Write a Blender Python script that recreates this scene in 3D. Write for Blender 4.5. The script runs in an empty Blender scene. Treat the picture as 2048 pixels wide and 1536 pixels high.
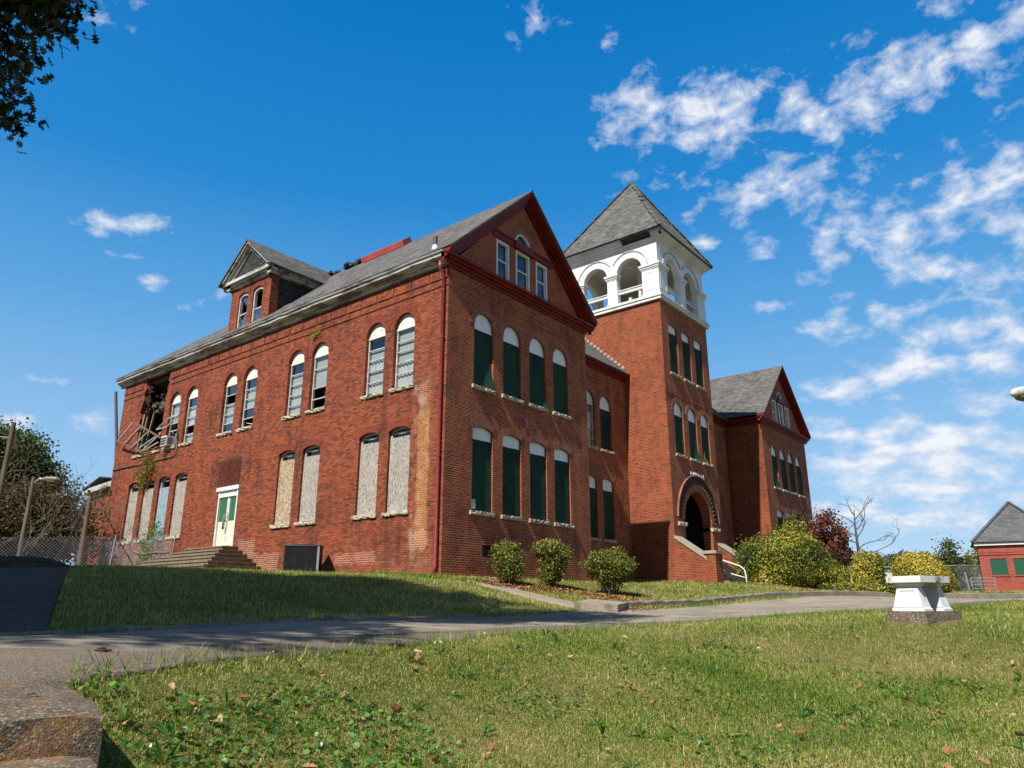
import bpy, bmesh, math, random
import numpy as np
from mathutils import Vector, Matrix
from mathutils.geometry import tessellate_polygon
random.seed(7); rng = np.random.default_rng(7)
SC = bpy.context.scene; COL = SC.collection

# ---------------------------------------------------------------- camera, sky, sun, exposure
# world axes: X along the front of the school, Y along its long side, origin at the near corner at ground level
CAM = np.array([-17.316, -16.771, -0.85])
RV = np.array([0.62535, -0.78034]); FV = np.array([0.78034, 0.62535])   # the photographer's right and forward
PITCH = math.radians(16.836)
cam = bpy.data.cameras.new('camera'); camo = bpy.data.objects.new('camera', cam); COL.objects.link(camo)
cam.sensor_width = 36.0; cam.lens = 1464.0 / 2048.0 * 36.0; cam.clip_start = 0.05; cam.clip_end = 6000
camo.location = CAM
camo.rotation_euler = (math.radians(90) + PITCH, 0, math.atan2(FV[1], FV[0]) - math.radians(90))
SC.camera = camo
SUN_EL = math.radians(48.5)
LD = np.array([0.996, 0.090]); LD /= np.linalg.norm(LD)                  # ground direction the light travels
SUN_DIR = Vector((LD[0] * math.cos(SUN_EL), LD[1] * math.cos(SUN_EL), -math.sin(SUN_EL)))
sl = bpy.data.lights.new('sun', 'SUN'); sl.energy = 5.0; sl.angle = math.radians(0.5); sl.color = (1.0, 0.95, 0.87)
so = bpy.data.objects.new('sun', sl); COL.objects.link(so)
so.rotation_euler = SUN_DIR.to_track_quat('-Z', 'Y').to_euler(); so.location = (-30, -10, 40)
SC.view_settings.view_transform = 'Standard'; SC.view_settings.look = 'None'
SC.view_settings.exposure = 0.72; SC.view_settings.gamma = 1.0
SC.cycles.max_bounces = 6; SC.cycles.transparent_max_bounces = 12; SC.cycles.use_denoising = True

class NT:
    """small helper to write node trees"""
    def __init__(s, tree): s.t = tree; s.n = tree.nodes; s.l = tree.links
    def new(s, typ, **kw):
        n = s.n.new(typ)
        for k, v in kw.items():
            if isinstance(k, str) and hasattr(n, k): setattr(n, k, v)
        return n
    def put(s, sock, v):
        if hasattr(v, 'is_output') or hasattr(v, 'links'): s.l.new(v, sock)
        else: sock.default_value = v
    def math(s, op, a, b=0.0, c=None, clamp=False):
        n = s.n.new('ShaderNodeMath'); n.operation = op; n.use_clamp = clamp
        s.put(n.inputs[0], a); s.put(n.inputs[1], b)
        if c is not None: s.put(n.inputs[2], c)
        return n.outputs[0]
    def vmath(s, op, a, b=None):
        n = s.n.new('ShaderNodeVectorMath'); n.operation = op
        s.put(n.inputs[0], a)
        if b is not None: s.put(n.inputs[1], b)
        return n.outputs['Value'] if op in ('LENGTH', 'DOT_PRODUCT') else n.outputs[0]
    def mapr(s, v, a, b, c=0.0, d=1.0, smooth=False):
        n = s.n.new('ShaderNodeMapRange'); n.clamp = True
        if smooth: n.interpolation_type = 'SMOOTHSTEP'
        s.put(n.inputs[0], v)
        for i, x in enumerate((a, b, c, d)): s.put(n.inputs[i + 1], x)
        return n.outputs[0]
    def mix(s, f, a, b, op='MIX'):
        n = s.n.new('ShaderNodeMix'); n.data_type = 'RGBA'; n.blend_type = op
        s.put(n.inputs[0], f)
        s.put(n.inputs[6], a if not isinstance(a, tuple) else (*a[:3], 1)); s.put(n.inputs[7], b if not isinstance(b, tuple) else (*b[:3], 1))
        return n.outputs[2]
    def noise(s, vec, scale, detail=3.0, rough=0.55, dist=0.0):
        n = s.n.new('ShaderNodeTexNoise')
        if vec is not None: s.l.new(vec, n.inputs['Vector'])
        n.inputs['Scale'].default_value = scale; n.inputs['Detail'].default_value = detail
        n.inputs['Roughness'].default_value = rough; n.inputs['Distortion'].default_value = dist
        return n.outputs[0]
    def mapping(s, vec, scale=(1, 1, 1), loc=(0, 0, 0), rot=(0, 0, 0), typ='POINT'):
        n = s.n.new('ShaderNodeMapping'); n.vector_type = typ
        s.l.new(vec, n.inputs[0]); n.inputs[1].default_value = loc; n.inputs[2].default_value = rot; n.inputs[3].default_value = scale
        return n.outputs[0]
    def ramp(s, v, stops):
        n = s.n.new('ShaderNodeValToRGB'); s.put(n.inputs[0], v)
        e = n.color_ramp.elements
        while len(e) < len(stops): e.new(0.5)
        for i, (p, c) in enumerate(stops): e[i].position = p; e[i].color = (*c, 1)
        return n.outputs[0]
    def comb(s, x, y, z=0.0):
        n = s.n.new('ShaderNodeCombineXYZ')
        for i, v in enumerate((x, y, z)): s.put(n.inputs[i], v)
        return n.outputs[0]
    def sep(s, v):
        n = s.n.new('ShaderNodeSeparateXYZ'); s.l.new(v, n.inputs[0]); return n.outputs

W = bpy.data.worlds.new('World'); SC.world = W; W.use_nodes = True
w = NT(W.node_tree); w.n.clear()
sky = w.new('ShaderNodeTexSky'); sky.sky_type = 'NISHITA'; sky.sun_disc = False
sky.sun_elevation = SUN_EL; sky.sun_rotation = math.atan2(-LD[0], -LD[1]); sky.air_density = 1.0; sky.dust_density = 0.35; sky.ozone_density = 3.0
geo = w.new('ShaderNodeTexCoord'); dirv = geo.outputs['Generated']
hs = w.new('ShaderNodeHueSaturation'); hs.inputs['Saturation'].default_value = 1.42; hs.inputs['Value'].default_value = 1.0; hs.inputs['Hue'].default_value = 0.485
w.l.new(sky.outputs[0], hs.inputs['Color'])
d3 = w.sep(dirv)
dR = w.vmath('DOT_PRODUCT', dirv, (RV[0], RV[1], 0)); dF = w.vmath('DOT_PRODUCT', dirv, (FV[0], FV[1], 0))
DEG = 57.29578
az = w.math('MULTIPLY', w.math('ARCTAN2', dR, dF), DEG)
el = w.math('MULTIPLY', w.math('ARCSINE', d3[2]), DEG)
# flat cloud-deck coordinates for the texture of the clouds
dz = w.math('ADD', w.math('MAXIMUM', d3[2], 0.0), 0.12)
deck = w.comb(w.math('DIVIDE', dR, dz), w.math('DIVIDE', dF, dz))
warp = w.new('ShaderNodeTexNoise'); w.l.new(deck, warp.inputs['Vector']); warp.inputs['Scale'].default_value = 3.2; warp.inputs['Detail'].default_value = 5
wv = w.vmath('SUBTRACT', warp.outputs['Color'], (0.5, 0.5, 0.5))
wsc = w.n.new('ShaderNodeVectorMath'); wsc.operation = 'SCALE'; w.l.new(wv, wsc.inputs[0]); wsc.inputs['Scale'].default_value = 3.4
ae = w.vmath('ADD', w.comb(az, el), wsc.outputs[0])
# each cloud: bearing and height in degrees, half length, half height, tilt, strength
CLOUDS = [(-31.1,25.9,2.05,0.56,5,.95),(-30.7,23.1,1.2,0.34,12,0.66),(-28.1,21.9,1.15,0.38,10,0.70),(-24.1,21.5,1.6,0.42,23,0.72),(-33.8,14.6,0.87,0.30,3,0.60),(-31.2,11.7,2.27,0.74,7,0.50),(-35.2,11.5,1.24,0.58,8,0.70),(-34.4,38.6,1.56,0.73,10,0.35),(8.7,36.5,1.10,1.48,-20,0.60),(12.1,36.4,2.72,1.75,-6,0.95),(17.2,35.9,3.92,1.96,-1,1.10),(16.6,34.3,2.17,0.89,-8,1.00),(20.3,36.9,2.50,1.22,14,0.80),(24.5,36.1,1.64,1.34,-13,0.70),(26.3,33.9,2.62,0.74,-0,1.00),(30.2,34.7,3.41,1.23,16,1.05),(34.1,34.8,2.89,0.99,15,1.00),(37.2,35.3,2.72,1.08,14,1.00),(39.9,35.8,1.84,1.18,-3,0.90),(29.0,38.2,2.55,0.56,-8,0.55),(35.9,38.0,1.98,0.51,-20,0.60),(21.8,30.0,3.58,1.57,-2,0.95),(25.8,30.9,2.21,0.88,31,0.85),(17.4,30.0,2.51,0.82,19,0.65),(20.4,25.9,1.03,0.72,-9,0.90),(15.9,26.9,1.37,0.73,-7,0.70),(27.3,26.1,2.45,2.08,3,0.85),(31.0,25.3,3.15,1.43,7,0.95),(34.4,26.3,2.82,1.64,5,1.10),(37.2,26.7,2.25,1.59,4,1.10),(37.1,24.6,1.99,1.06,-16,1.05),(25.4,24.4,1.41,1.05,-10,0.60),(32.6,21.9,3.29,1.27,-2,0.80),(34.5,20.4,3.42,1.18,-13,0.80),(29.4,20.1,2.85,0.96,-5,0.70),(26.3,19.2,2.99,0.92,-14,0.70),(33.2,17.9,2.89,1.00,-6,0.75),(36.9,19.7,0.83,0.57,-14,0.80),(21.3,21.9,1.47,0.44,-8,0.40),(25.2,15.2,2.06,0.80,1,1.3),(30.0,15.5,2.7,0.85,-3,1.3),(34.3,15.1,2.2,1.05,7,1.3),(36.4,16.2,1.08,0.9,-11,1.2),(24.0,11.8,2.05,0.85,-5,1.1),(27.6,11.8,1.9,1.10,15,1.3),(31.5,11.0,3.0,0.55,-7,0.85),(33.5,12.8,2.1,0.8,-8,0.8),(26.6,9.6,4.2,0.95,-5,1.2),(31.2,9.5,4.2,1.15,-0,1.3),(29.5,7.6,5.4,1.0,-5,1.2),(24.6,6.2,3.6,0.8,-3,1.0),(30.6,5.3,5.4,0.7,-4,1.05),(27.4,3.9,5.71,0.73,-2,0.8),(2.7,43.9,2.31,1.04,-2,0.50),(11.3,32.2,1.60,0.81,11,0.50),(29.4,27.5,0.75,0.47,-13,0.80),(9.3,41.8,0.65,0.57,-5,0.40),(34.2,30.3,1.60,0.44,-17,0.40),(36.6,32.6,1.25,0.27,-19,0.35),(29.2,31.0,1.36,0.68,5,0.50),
  (52,30,8,4,0,0.8),(66,18,12,4,0,0.9),(95,25,16,6,10,1.0),(145,20,22,8,0,1.2),(-150,22,20,7,0,1.1),(-75,20,9,3,5,0.6)]  # unseen clouds, added to light the shaded front walls
blob = None
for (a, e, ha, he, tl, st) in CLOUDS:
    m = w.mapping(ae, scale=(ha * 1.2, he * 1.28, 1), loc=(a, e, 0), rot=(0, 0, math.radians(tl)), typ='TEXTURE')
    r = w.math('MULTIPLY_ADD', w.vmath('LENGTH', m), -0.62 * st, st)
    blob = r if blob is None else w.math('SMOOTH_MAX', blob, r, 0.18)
puff = w.comb(az, w.math('MULTIPLY', el, 1.55))
n1 = w.noise(puff, 0.38, 11.0, 0.60, 0.2)
n2 = w.noise(w.mapping(deck, scale=(1, 1, 1), rot=(0, 0, 0.6)), 2.1, 4.0, 0.55)
dens = w.math('ADD', blob, w.math('MULTIPLY', w.math('SUBTRACT', n1, 0.5), 2.65))
dens = w.math('ADD', dens, w.math('MULTIPLY', w.math('SUBTRACT', n2, 0.5), 0.5))
cov = w.mapr(dens, 0.24, 1.06, 0.0, 1.0)
cov = w.math('MULTIPLY', cov, w.mapr(el, 0.0, 1.5))
cov = w.math('POWER', cov, 1.05)
body = w.mapr(w.math('ADD', dens, w.math('MULTIPLY', n1, 0.6)), 0.5, 1.7)
ccol = w.mix(body, (5.3, 6.0, 7.2), (7.8, 8.0, 8.4))
# pale band of moisture low over the horizon
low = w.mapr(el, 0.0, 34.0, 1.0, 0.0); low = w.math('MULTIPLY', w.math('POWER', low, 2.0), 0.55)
grad = w.ramp(w.mapr(el, 0.0, 90.0), [(0.0, (.46, .63, .85)), (.10, (.33, .55, .82)), (.23, (.115, .37, .73)), (.34, (.022, .240, .63)), (.49, (.004, .175, .54)), (.66, (.002, .06, .22)), (1.0, (.002, .03, .12))])  # top stops, above the view, darkened to deepen the lawn's shade
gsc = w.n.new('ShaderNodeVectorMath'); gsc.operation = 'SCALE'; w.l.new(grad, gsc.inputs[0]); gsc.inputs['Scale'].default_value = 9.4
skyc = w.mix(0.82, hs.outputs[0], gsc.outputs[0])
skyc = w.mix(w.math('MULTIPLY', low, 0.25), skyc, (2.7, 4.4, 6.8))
# white glow added to the unseen sky round the sun, lighting the shaded front
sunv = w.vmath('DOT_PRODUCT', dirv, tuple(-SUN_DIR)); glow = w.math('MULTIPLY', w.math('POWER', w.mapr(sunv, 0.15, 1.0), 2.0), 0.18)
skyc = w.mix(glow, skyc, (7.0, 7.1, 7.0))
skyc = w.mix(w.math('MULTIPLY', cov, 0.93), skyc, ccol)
dim = w.n.new('ShaderNodeVectorMath'); dim.operation = 'SCALE'; w.l.new(skyc, dim.inputs[0]); w.l.new(w.mapr(dF, -0.35, 0.3, 0.72, 1.0), dim.inputs['Scale'])   # unseen sky behind the camera, dimmed to deepen the shade
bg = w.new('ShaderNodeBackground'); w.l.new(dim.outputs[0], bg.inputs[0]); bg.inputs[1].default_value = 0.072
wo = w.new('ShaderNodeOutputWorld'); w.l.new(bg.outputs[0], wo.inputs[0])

# ---------------------------------------------------------------- helpers
def cfw(r, f, z=0.0):
    """a point surveyed from the photographer's spot: metres right, metres forward, metres above eye level"""
    p = CAM[:2] + RV * r + FV * f
    return np.array([p[0], p[1], CAM[2] + z])
def tag(o, label=None, cat=None, group=None, kind=None):
    if label: o['label'] = label
    if cat: o['category'] = cat
    if group: o['group'] = group
    if kind: o['kind'] = kind
    return o
def thing(name, label, cat, loc=(0, 0, 0), rz=0.0, group=None):
    o = bpy.data.objects.new(name, None); COL.objects.link(o); o.empty_display_size = 0.3
    o.location = loc; o.rotation_euler = (0, 0, rz)
    return tag(o, label, cat, group)
def link_mesh(name, me, parent=None, mat=None):
    o = bpy.data.objects.new(name, me); COL.objects.link(o)
    if mat is not None: me.materials.append(mat)
    if parent is not None: o.parent = parent
    return o
def copy_tree(o, parent=None):
    c = o.copy(); COL.objects.link(c)
    if parent is not None: c.parent = parent
    for ch in list(o.children): copy_tree(ch, c)
    return c

class Fr:
    """a wall frame: u runs along the wall, z up, d inward"""
    def __init__(s, o, u, n): s.o = Vector(o); s.u = Vector(u); s.nn = Vector(n)
    def P(s, u, z, d=0.0): return s.o + s.u * u + Vector((0, 0, z)) - s.nn * d

class MB:
    def __init__(s): s.v = []; s.f = []; s.uv = []
    def face(s, pts, uv=None):
        i = len(s.v); pts = [Vector(p) for p in pts]; s.v += pts
        s.f.append(list(range(i, i + len(pts))))
        if uv is None:
            n = Vector((0, 0, 0))
            for k in range(len(pts)):
                a = pts[k]; b = pts[(k + 1) % len(pts)]
                n += Vector(((a.y - b.y) * (a.z + b.z), (a.z - b.z) * (a.x + b.x), (a.x - b.x) * (a.y + b.y)))
            if n.length > 1e-12: n.normalize()
            if abs(n.z) > 0.97: t = Vector((1, 0, 0)); q = Vector((0, 1, 0))
            else:
                t = Vector((0, 0, 1)).cross(n).normalized(); q = n.cross(t)
                if q.z < 0: q = -q
                if abs(t.x) > abs(t.y):
                    if t.x < 0: t = -t
                elif t.y < 0: t = -t
            uv = [(p.dot(t), p.dot(q)) for p in pts]
        s.uv.append(uv)
    def prism(s, fr, poly, d0, d1, back=True):
        f = [fr.P(u, z, d0) for u, z in poly]; b = [fr.P(u, z, d1) for u, z in poly]
        s.face(f); n = len(poly)
        if back: s.face(b[::-1])
        for k in range(n): s.face([f[k], b[k], b[(k + 1) % n], f[(k + 1) % n]])
    def rect(s, fr, u0, u1, z0, z1, d0, d1): s.prism(fr, [(u0, z0), (u1, z0), (u1, z1), (u0, z1)], d0, d1)
    def box(s, x0, x1, y0, y1, z0, z1):
        s.rect(Fr((0, 0, 0), (1, 0, 0), (0, -1, 0)), x0, x1, z0, z1, y0, y1)
    def bar(s, a, b, wd, h=None, up=(0, 0, 1)):
        a = Vector(a); b = Vector(b); h = h or wd; d = (b - a).normalized()
        x = d.cross(Vector(up))
        if x.length < 1e-3: x = d.cross(Vector((1, 0, 0)))
        x.normalize(); y = x.cross(d)
        c = [a + x * sx * wd / 2 + y * sy * h / 2 for sx, sy in ((-1, -1), (1, -1), (1, 1), (-1, 1))]
        e = [p + (b - a) for p in c]
        s.face(c[::-1]); s.face(e)
        for k in range(4): s.face([c[k], c[(k + 1) % 4], e[(k + 1) % 4], e[k]])
    def tube(s, pts, rad, n=8, cap=True):
        pts = [Vector(p) for p in pts]; rs = rad if isinstance(rad, (list, tuple)) else [rad] * len(pts); rings = []
        x = None
        for i, p in enumerate(pts):
            d = (pts[min(i + 1, len(pts) - 1)] - pts[max(i - 1, 0)]).normalized()
            if x is None:
                x = d.cross(Vector((0, 0, 1)))
                if x.length < 1e-2: x = d.cross(Vector((1, 0, 0)))
            x = (x - d * x.dot(d)).normalized(); y = d.cross(x)
            rings.append([p + (x * math.cos(2 * math.pi * k / n) + y * math.sin(2 * math.pi * k / n)) * rs[i] for k in range(n)])
        for a, b in zip(rings, rings[1:]):
            for k in range(n): s.face([a[k], a[(k + 1) % n], b[(k + 1) % n], b[k]])
        if cap: s.face(rings[0][::-1]); s.face(rings[-1])
    def ring(s, A, B, fr, d0, d1):
        """frame between outline A and inner outline B (same count), with thickness"""
        n = len(A)
        for k in range(n):
            j = (k + 1) % n
            s.face([fr.P(*A[k], d0), fr.P(*A[j], d0), fr.P(*B[j], d0), fr.P(*B[k], d0)])
            s.face([fr.P(*B[k], d0), fr.P(*B[j], d0), fr.P(*B[j], d1), fr.P(*B[k], d1)])
            s.face([fr.P(*A[k], d0), fr.P(*A[j], d0), fr.P(*A[j], d1), fr.P(*A[k], d1)])
    def wall(s, fr, outer, holes, depth=0.32):
        loops = [[Vector((u, z, 0)) for u, z in L] for L in [outer] + holes]
        flat = [p for L in loops for p in L]
        for t in tessellate_polygon(loops):
            q = [flat[i] for i in t]
            if (q[1] - q[0]).cross(q[2] - q[0]).z < 0: q = q[::-1]
            s.face([fr.P(p.x, p.y, 0) for p in q], [(p.x, p.y) for p in q])
        for L in holes:
            for k in range(len(L)):
                a, b = L[k], L[(k + 1) % len(L)]
                s.face([fr.P(*a, 0), fr.P(*b, 0), fr.P(*b, depth), fr.P(*a, depth)])
    def build(s, name, mat, parent=None, smooth=False, merge=False):
        me = bpy.data.meshes.new(name)
        me.from_pydata([tuple(p) for p in s.v], [], s.f)
        uvl = me.uv_layers.new(name='UVMap'); flat = [c for f in s.uv for p in f for c in p]
        uvl.data.foreach_set('uv', flat)
        if merge or smooth:
            bm = bmesh.new(); bm.from_mesh(me); bmesh.ops.remove_doubles(bm, verts=bm.verts, dist=1e-4)
            bmesh.ops.recalc_face_normals(bm, faces=bm.faces); bm.to_mesh(me); bm.free()
        if smooth: me.polygons.foreach_set('use_smooth', [True] * len(me.polygons))
        me.update()
        return link_mesh(name, me, parent, mat)

def arc(c, wd, zs, rise, n):
    if rise < 1e-4: return [(c + wd / 2, zs), (c - wd / 2, zs)]
    R = (wd * wd / 4 + rise * rise) / (2 * rise); zc = zs + rise - R; a = math.asin(min(1, wd / 2 / R))
    if rise > R: a = math.pi - a
    return [(c + R * math.sin(a - 2 * a * k / n), zc + R * math.cos(a - 2 * a * k / n)) for k in range(n + 1)]
def shape(c, wd, z0, zs, rise, n=14): return [(c - wd / 2, z0), (c + wd / 2, z0)] + arc(c, wd, zs, rise, n)

def np_mesh(name, verts, faces, mat, parent=None, tint=None, smooth=False, uv=None):
    me = bpy.data.meshes.new(name); me.from_pydata(verts, [], faces)
    if tint is not None:
        at = me.attributes.new('tint', 'FLOAT', 'FACE'); at.data.foreach_set('value', np.ascontiguousarray(tint, dtype=np.float32))
    if smooth: me.polygons.foreach_set('use_smooth', np.ones(len(me.polygons), dtype=bool))
    me.update(); return link_mesh(name, me, parent, mat)

LEAF = (np.array([[0, 0, 0], [.5, .42, .10], [1, 0, -.06], [.5, -.42, .10]]), np.array([[0, 1, 2], [0, 2, 3]]))
_ok = [(0, 0), (.12, .05), (.2, .3), (.34, .1), (.5, .42), (.6, .13), (.78, .34), (.84, .1), (1, .02)]
_ov = [(x, y, 0.05 * abs(y)) for x, y in _ok] + [(x, -y, 0.05 * abs(y)) for x, y in _ok[1:-1]]
_of = []
for _k in range(8):
    a_, b_ = _k, _k + 1
    if _k == 0: _of += [[0, 1, 9]]
    elif _k == 7: _of += [[7, 8, 15]]
    else: _of += [[_k, _k + 1, 9 + _k], [_k, 9 + _k, 8 + _k]]
_of += [[7, 15, 15]]; _of = [f for f in _of if len(set(f)) == 3]
OAK = (np.array(_ov), np.array(_of))
def leaves(name, C, size, mat, parent=None, up=None, shp=LEAF, tint=None, flat=0.0, seed=1, aspect=1.0, hang=0.0):
    """one mesh of many small leaves at the points C; up: preferred facing per leaf"""
    g = np.random.default_rng(seed); N = len(C); C = np.asarray(C, float)
    nrm = g.normal(size=(N, 3))
    if up is not None: nrm = nrm * (1 - flat) + np.asarray(up) * flat * 2.0
    nrm /= np.linalg.norm(nrm, axis=1)[:, None]
    a = g.normal(size=(N, 3)); a[:, 2] -= hang; a -= nrm * (a * nrm).sum(1)[:, None]; a /= np.linalg.norm(a, axis=1)[:, None]
    b = np.cross(nrm, a); sz = (np.asarray(size) * np.ones(N))[:, None, None]
    T, F = shp; k = len(T)
    V = C[:, None, :] + sz * (T[None, :, 0, None] * a[:, None] + aspect * T[None, :, 1, None] * b[:, None] + T[None, :, 2, None] * nrm[:, None])
    FF = (F[None] + (np.arange(N) * k)[:, None, None]).reshape(-1, 3)
    if tint is None: tint = g.random(N)
    return np_mesh(name, V.reshape(-1, 3), FF, mat, parent, np.repeat(tint, len(F)))
def blob_points(blobs, n, seed, shell=0.55, lump=0.12):
    """points filling a union of ellipsoids mostly near their surface; blobs: (x, y, z, rx, ry, rz)"""
    g = np.random.default_rng(seed); B = np.array(blobs, float); vol = B[:, 3] * B[:, 4] * B[:, 5]; ar = vol ** (2 / 3); out = []; nor = []
    ph = g.random((6, 3)) * 6.28; fr = g.normal(size=(6, 3)) * 4
    while sum(len(o) for o in out) < n:
        i = g.choice(len(B), n, p=ar / ar.sum()); d = g.normal(size=(n, 3)); d /= np.linalg.norm(d, axis=1)[:, None]
        r = 1 - (1 - shell) * g.random(n) ** 1.6
        l = sum(np.sin(d @ fr[k] + ph[k, 0] + i) for k in range(6)) * lump / 2.2
        r = r * (1 + l) * np.where(g.random(n) < .12, 1 + g.random(n) * .22, 1)
        p = B[i, :3] + d * r[:, None] * B[i, 3:]
        keep = np.ones(n, bool)
        for j in range(len(B)):
            q = np.linalg.norm((p - B[j, :3]) / B[j, 3:], axis=1); keep &= ~((q < shell * 0.85) & (i != j))
        out.append(p[keep]); nor.append(d[keep])
    return np.concatenate(out)[:n], np.concatenate(nor)[:n]
def grow(p, d, length, rad, depth, g, segs, tips, spread=0.6, droop=0.0, split=(2, 3), shrink=0.72, wob=0.18):
    """recursive limb: appends (points, radii) to segs, tip points to tips"""
    n = 4; pts = [np.array(p, float)]; rs = [rad]; d = np.array(d, float); d /= np.linalg.norm(d)
    for k in range(n):
        d = d + g.normal(size=3) * wob + np.array([0, 0, -droop]); d /= np.linalg.norm(d)
        pts.append(pts[-1] + d * length / n); rs.append(rad * (1 - 0.38 * (k + 1) / n))
    segs.append((pts, rs))
    if depth == 0: tips.append(pts[-1]); tips.append(pts[-2]); return
    for k in range(g.integers(split[0], split[1] + 1)):
        at = pts[-1] if k == 0 else pts[g.integers(2, n + 1)]
        nd = d + g.normal(size=3) * spread; nd[2] += 0.12
        grow(at, nd, length * shrink * g.uniform(.8, 1.15), rad * 0.6, depth - 1, g, segs, tips, spread, droop, split, shrink, wob)
def limbs_mesh(name, segs, mat, parent, n=5):
    m = MB()
    for pts, rs in segs: m.tube(pts, [max(r, 0.006) for r in rs], n, cap=False)
    return m.build(name, mat, parent)

# ---------------------------------------------------------------- materials
def newmat(name):
    m = bpy.data.materials.new(name); m.use_nodes = True; t = NT(m.node_tree); t.n.clear()
    b = t.new('ShaderNodeBsdfPrincipled'); o = t.new('ShaderNodeOutputMaterial'); t.l.new(b.outputs[0], o.inputs[0])
    tc = t.new('ShaderNodeTexCoord'); t.b = b; t.o = o; t.obj = tc.outputs['Object']; t.uv = tc.outputs['UV']
    t.pos = t.new('ShaderNodeNewGeometry').outputs['Position']
    return m, t
def bump(t, h, strength, dist=0.02):
    b = t.new('ShaderNodeBump'); b.inputs['Strength'].default_value = strength; b.inputs['Distance'].default_value = dist
    t.l.new(h, b.inputs['Height']); t.l.new(b.outputs[0], t.b.inputs['Normal'])
def plain(name, c1, c2=None, rough=0.7, scale=6.0, bmp=0.0, metal=0.0, detail=5.0, stretch=(1, 1, 1), spec=0.5, lo=0.35, hi=0.65):
    m, t = newmat(name); c2 = c2 or tuple(x * 0.75 for x in c1)
    v = t.mapping(t.pos, scale=stretch) if stretch != (1, 1, 1) else t.pos
    n = t.noise(v, scale, detail, 0.6); t.put(t.b.inputs['Base Color'], t.mix(t.mapr(n, lo, hi), c1, c2))
    t.b.inputs['Roughness'].default_value = rough; t.b.inputs['Metallic'].default_value = metal
    t.b.inputs['Specular IOR Level'].default_value = spec
    if bmp: bump(t, t.noise(v, scale * 4, 4.0), bmp)
    return m
def leafmat(name, stops, rough=0.55, trans=0.25):
    m, t = newmat(name); at = t.new('ShaderNodeAttribute'); at.attribute_name = 'tint'
    c = t.ramp(at.outputs['Fac'], stops)
    t.put(t.b.inputs['Base Color'], c); t.b.inputs['Roughness'].default_value = rough; t.b.inputs['Specular IOR Level'].default_value = 0.35
    if trans:
        tr = t.new('ShaderNodeBsdfTranslucent'); t.put(tr.inputs[0], t.mix(0.5, c, (0.25, 0.30, 0.03), 'ADD'))
        mx = t.new('ShaderNodeMixShader'); mx.inputs[0].default_value = trans
        t.l.new(t.b.outputs[0], mx.inputs[1]); t.l.new(tr.outputs[0], mx.inputs[2]); t.l.new(mx.outputs[0], t.o.inputs[0])
    return m

def brick(name, ca, cb, mortar, msize=0.008, dirt=(0.05, 0.03, 0.025), dirtamt=0.45, bw=0.222, rh=0.0775, patch=None, pale=0.25, dark_bricks=0.25):
    m, t = newmat(name)
    jit = t.new('ShaderNodeTexNoise'); t.l.new(t.uv, jit.inputs['Vector']); jit.inputs['Scale'].default_value = 3.0
    jv = t.vmath('SUBTRACT', jit.outputs['Color'], (0.5, 0.5, 0.5)); js = t.n.new('ShaderNodeVectorMath'); js.operation = 'SCALE'
    t.l.new(jv, js.inputs[0]); js.inputs['Scale'].default_value = 0.012
    uv = t.vmath('ADD', t.uv, js.outputs[0])
    b = t.new('ShaderNodeTexBrick'); t.l.new(uv, b.inputs['Vector']); b.offset = 0.5
    b.inputs['Color1'].default_value = (0, 0, 0, 1); b.inputs['Color2'].default_value = (1, 1, 1, 1); b.inputs['Mortar'].default_value = (0.5, 0.5, 0.5, 1)
    b.inputs['Scale'].default_value = 1.0; b.inputs['Mortar Size'].default_value = msize; b.inputs['Mortar Smooth'].default_value = 0.25
    b.inputs['Brick Width'].default_value = bw; b.inputs['Row Height'].default_value = rh; b.inputs['Bias'].default_value = 0.0
    big = t.noise(t.pos, 0.55, 5.0, 0.6); mid = t.noise(t.pos, 3.2, 4.0, 0.6); fine = t.noise(t.uv, 42.0, 3.0)
    tone = t.math('ADD', t.math('MULTIPLY', b.outputs['Color'], 0.85), t.math('MULTIPLY', t.math('SUBTRACT', mid, 0.5), 0.65))
    tone = t.math('ADD', tone, t.math('MULTIPLY', t.math('SUBTRACT', fine, 0.5), 0.5))
    col = t.mix(t.mapr(tone, -0.1, 0.95), ca, cb)
    # the odd burnt, dark brick
    burnt = t.mapr(t.math('ADD', b.outputs['Color'], t.math('MULTIPLY', mid, 0.35)), 1.02, 1.16)
    col = t.mix(t.math('MULTIPLY', burnt, dark_bricks * 2.2), col, (ca[0] * 0.25, ca[1] * 0.45, ca[2] * 0.6))
    mcol = t.mix(t.mapr(t.noise(t.pos, 1.3, 4.0), 0.35, 0.65), mortar, tuple(x * 0.55 for x in mortar))
    col = t.mix(b.outputs['Fac'], col, mcol)
    # soot and rain streaks, pale bloom
    st = t.noise(t.mapping(t.pos, scale=(1.6, 1.6, 0.22)), 1.5, 5.0, 0.6)
    d1 = t.math('MULTIPLY', t.mapr(t.math('ADD', st, t.math('MULTIPLY', t.math('SUBTRACT', big, 0.5), 0.9)), 0.5, 0.78), dirtamt)
    col = t.mix(d1, col, t.mix(0.55, dirt, col, 'MULTIPLY'))
    bl = t.noise(t.mapping(t.pos, scale=(2.2, 2.2, 0.5), loc=(7, 3, 1)), 1.7, 6.0, 0.65)
    col = t.mix(t.math('MULTIPLY', t.mapr(bl, 0.62, 0.8), pale), col, (0.42, 0.30, 0.24))
    if patch: col = patch(t, col, b, mid)
    t.put(t.b.inputs['Base Color'], col); t.b.inputs['Roughness'].default_value = 0.88; t.b.inputs['Specular IOR Level'].default_value = 0.25
    h = t.math('SUBTRACT', t.math('MULTIPLY', fine, 0.35), t.math('MULTIPLY', b.outputs['Fac'], 0.9))
    bump(t, h, 0.55, 0.012)
    return m
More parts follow.
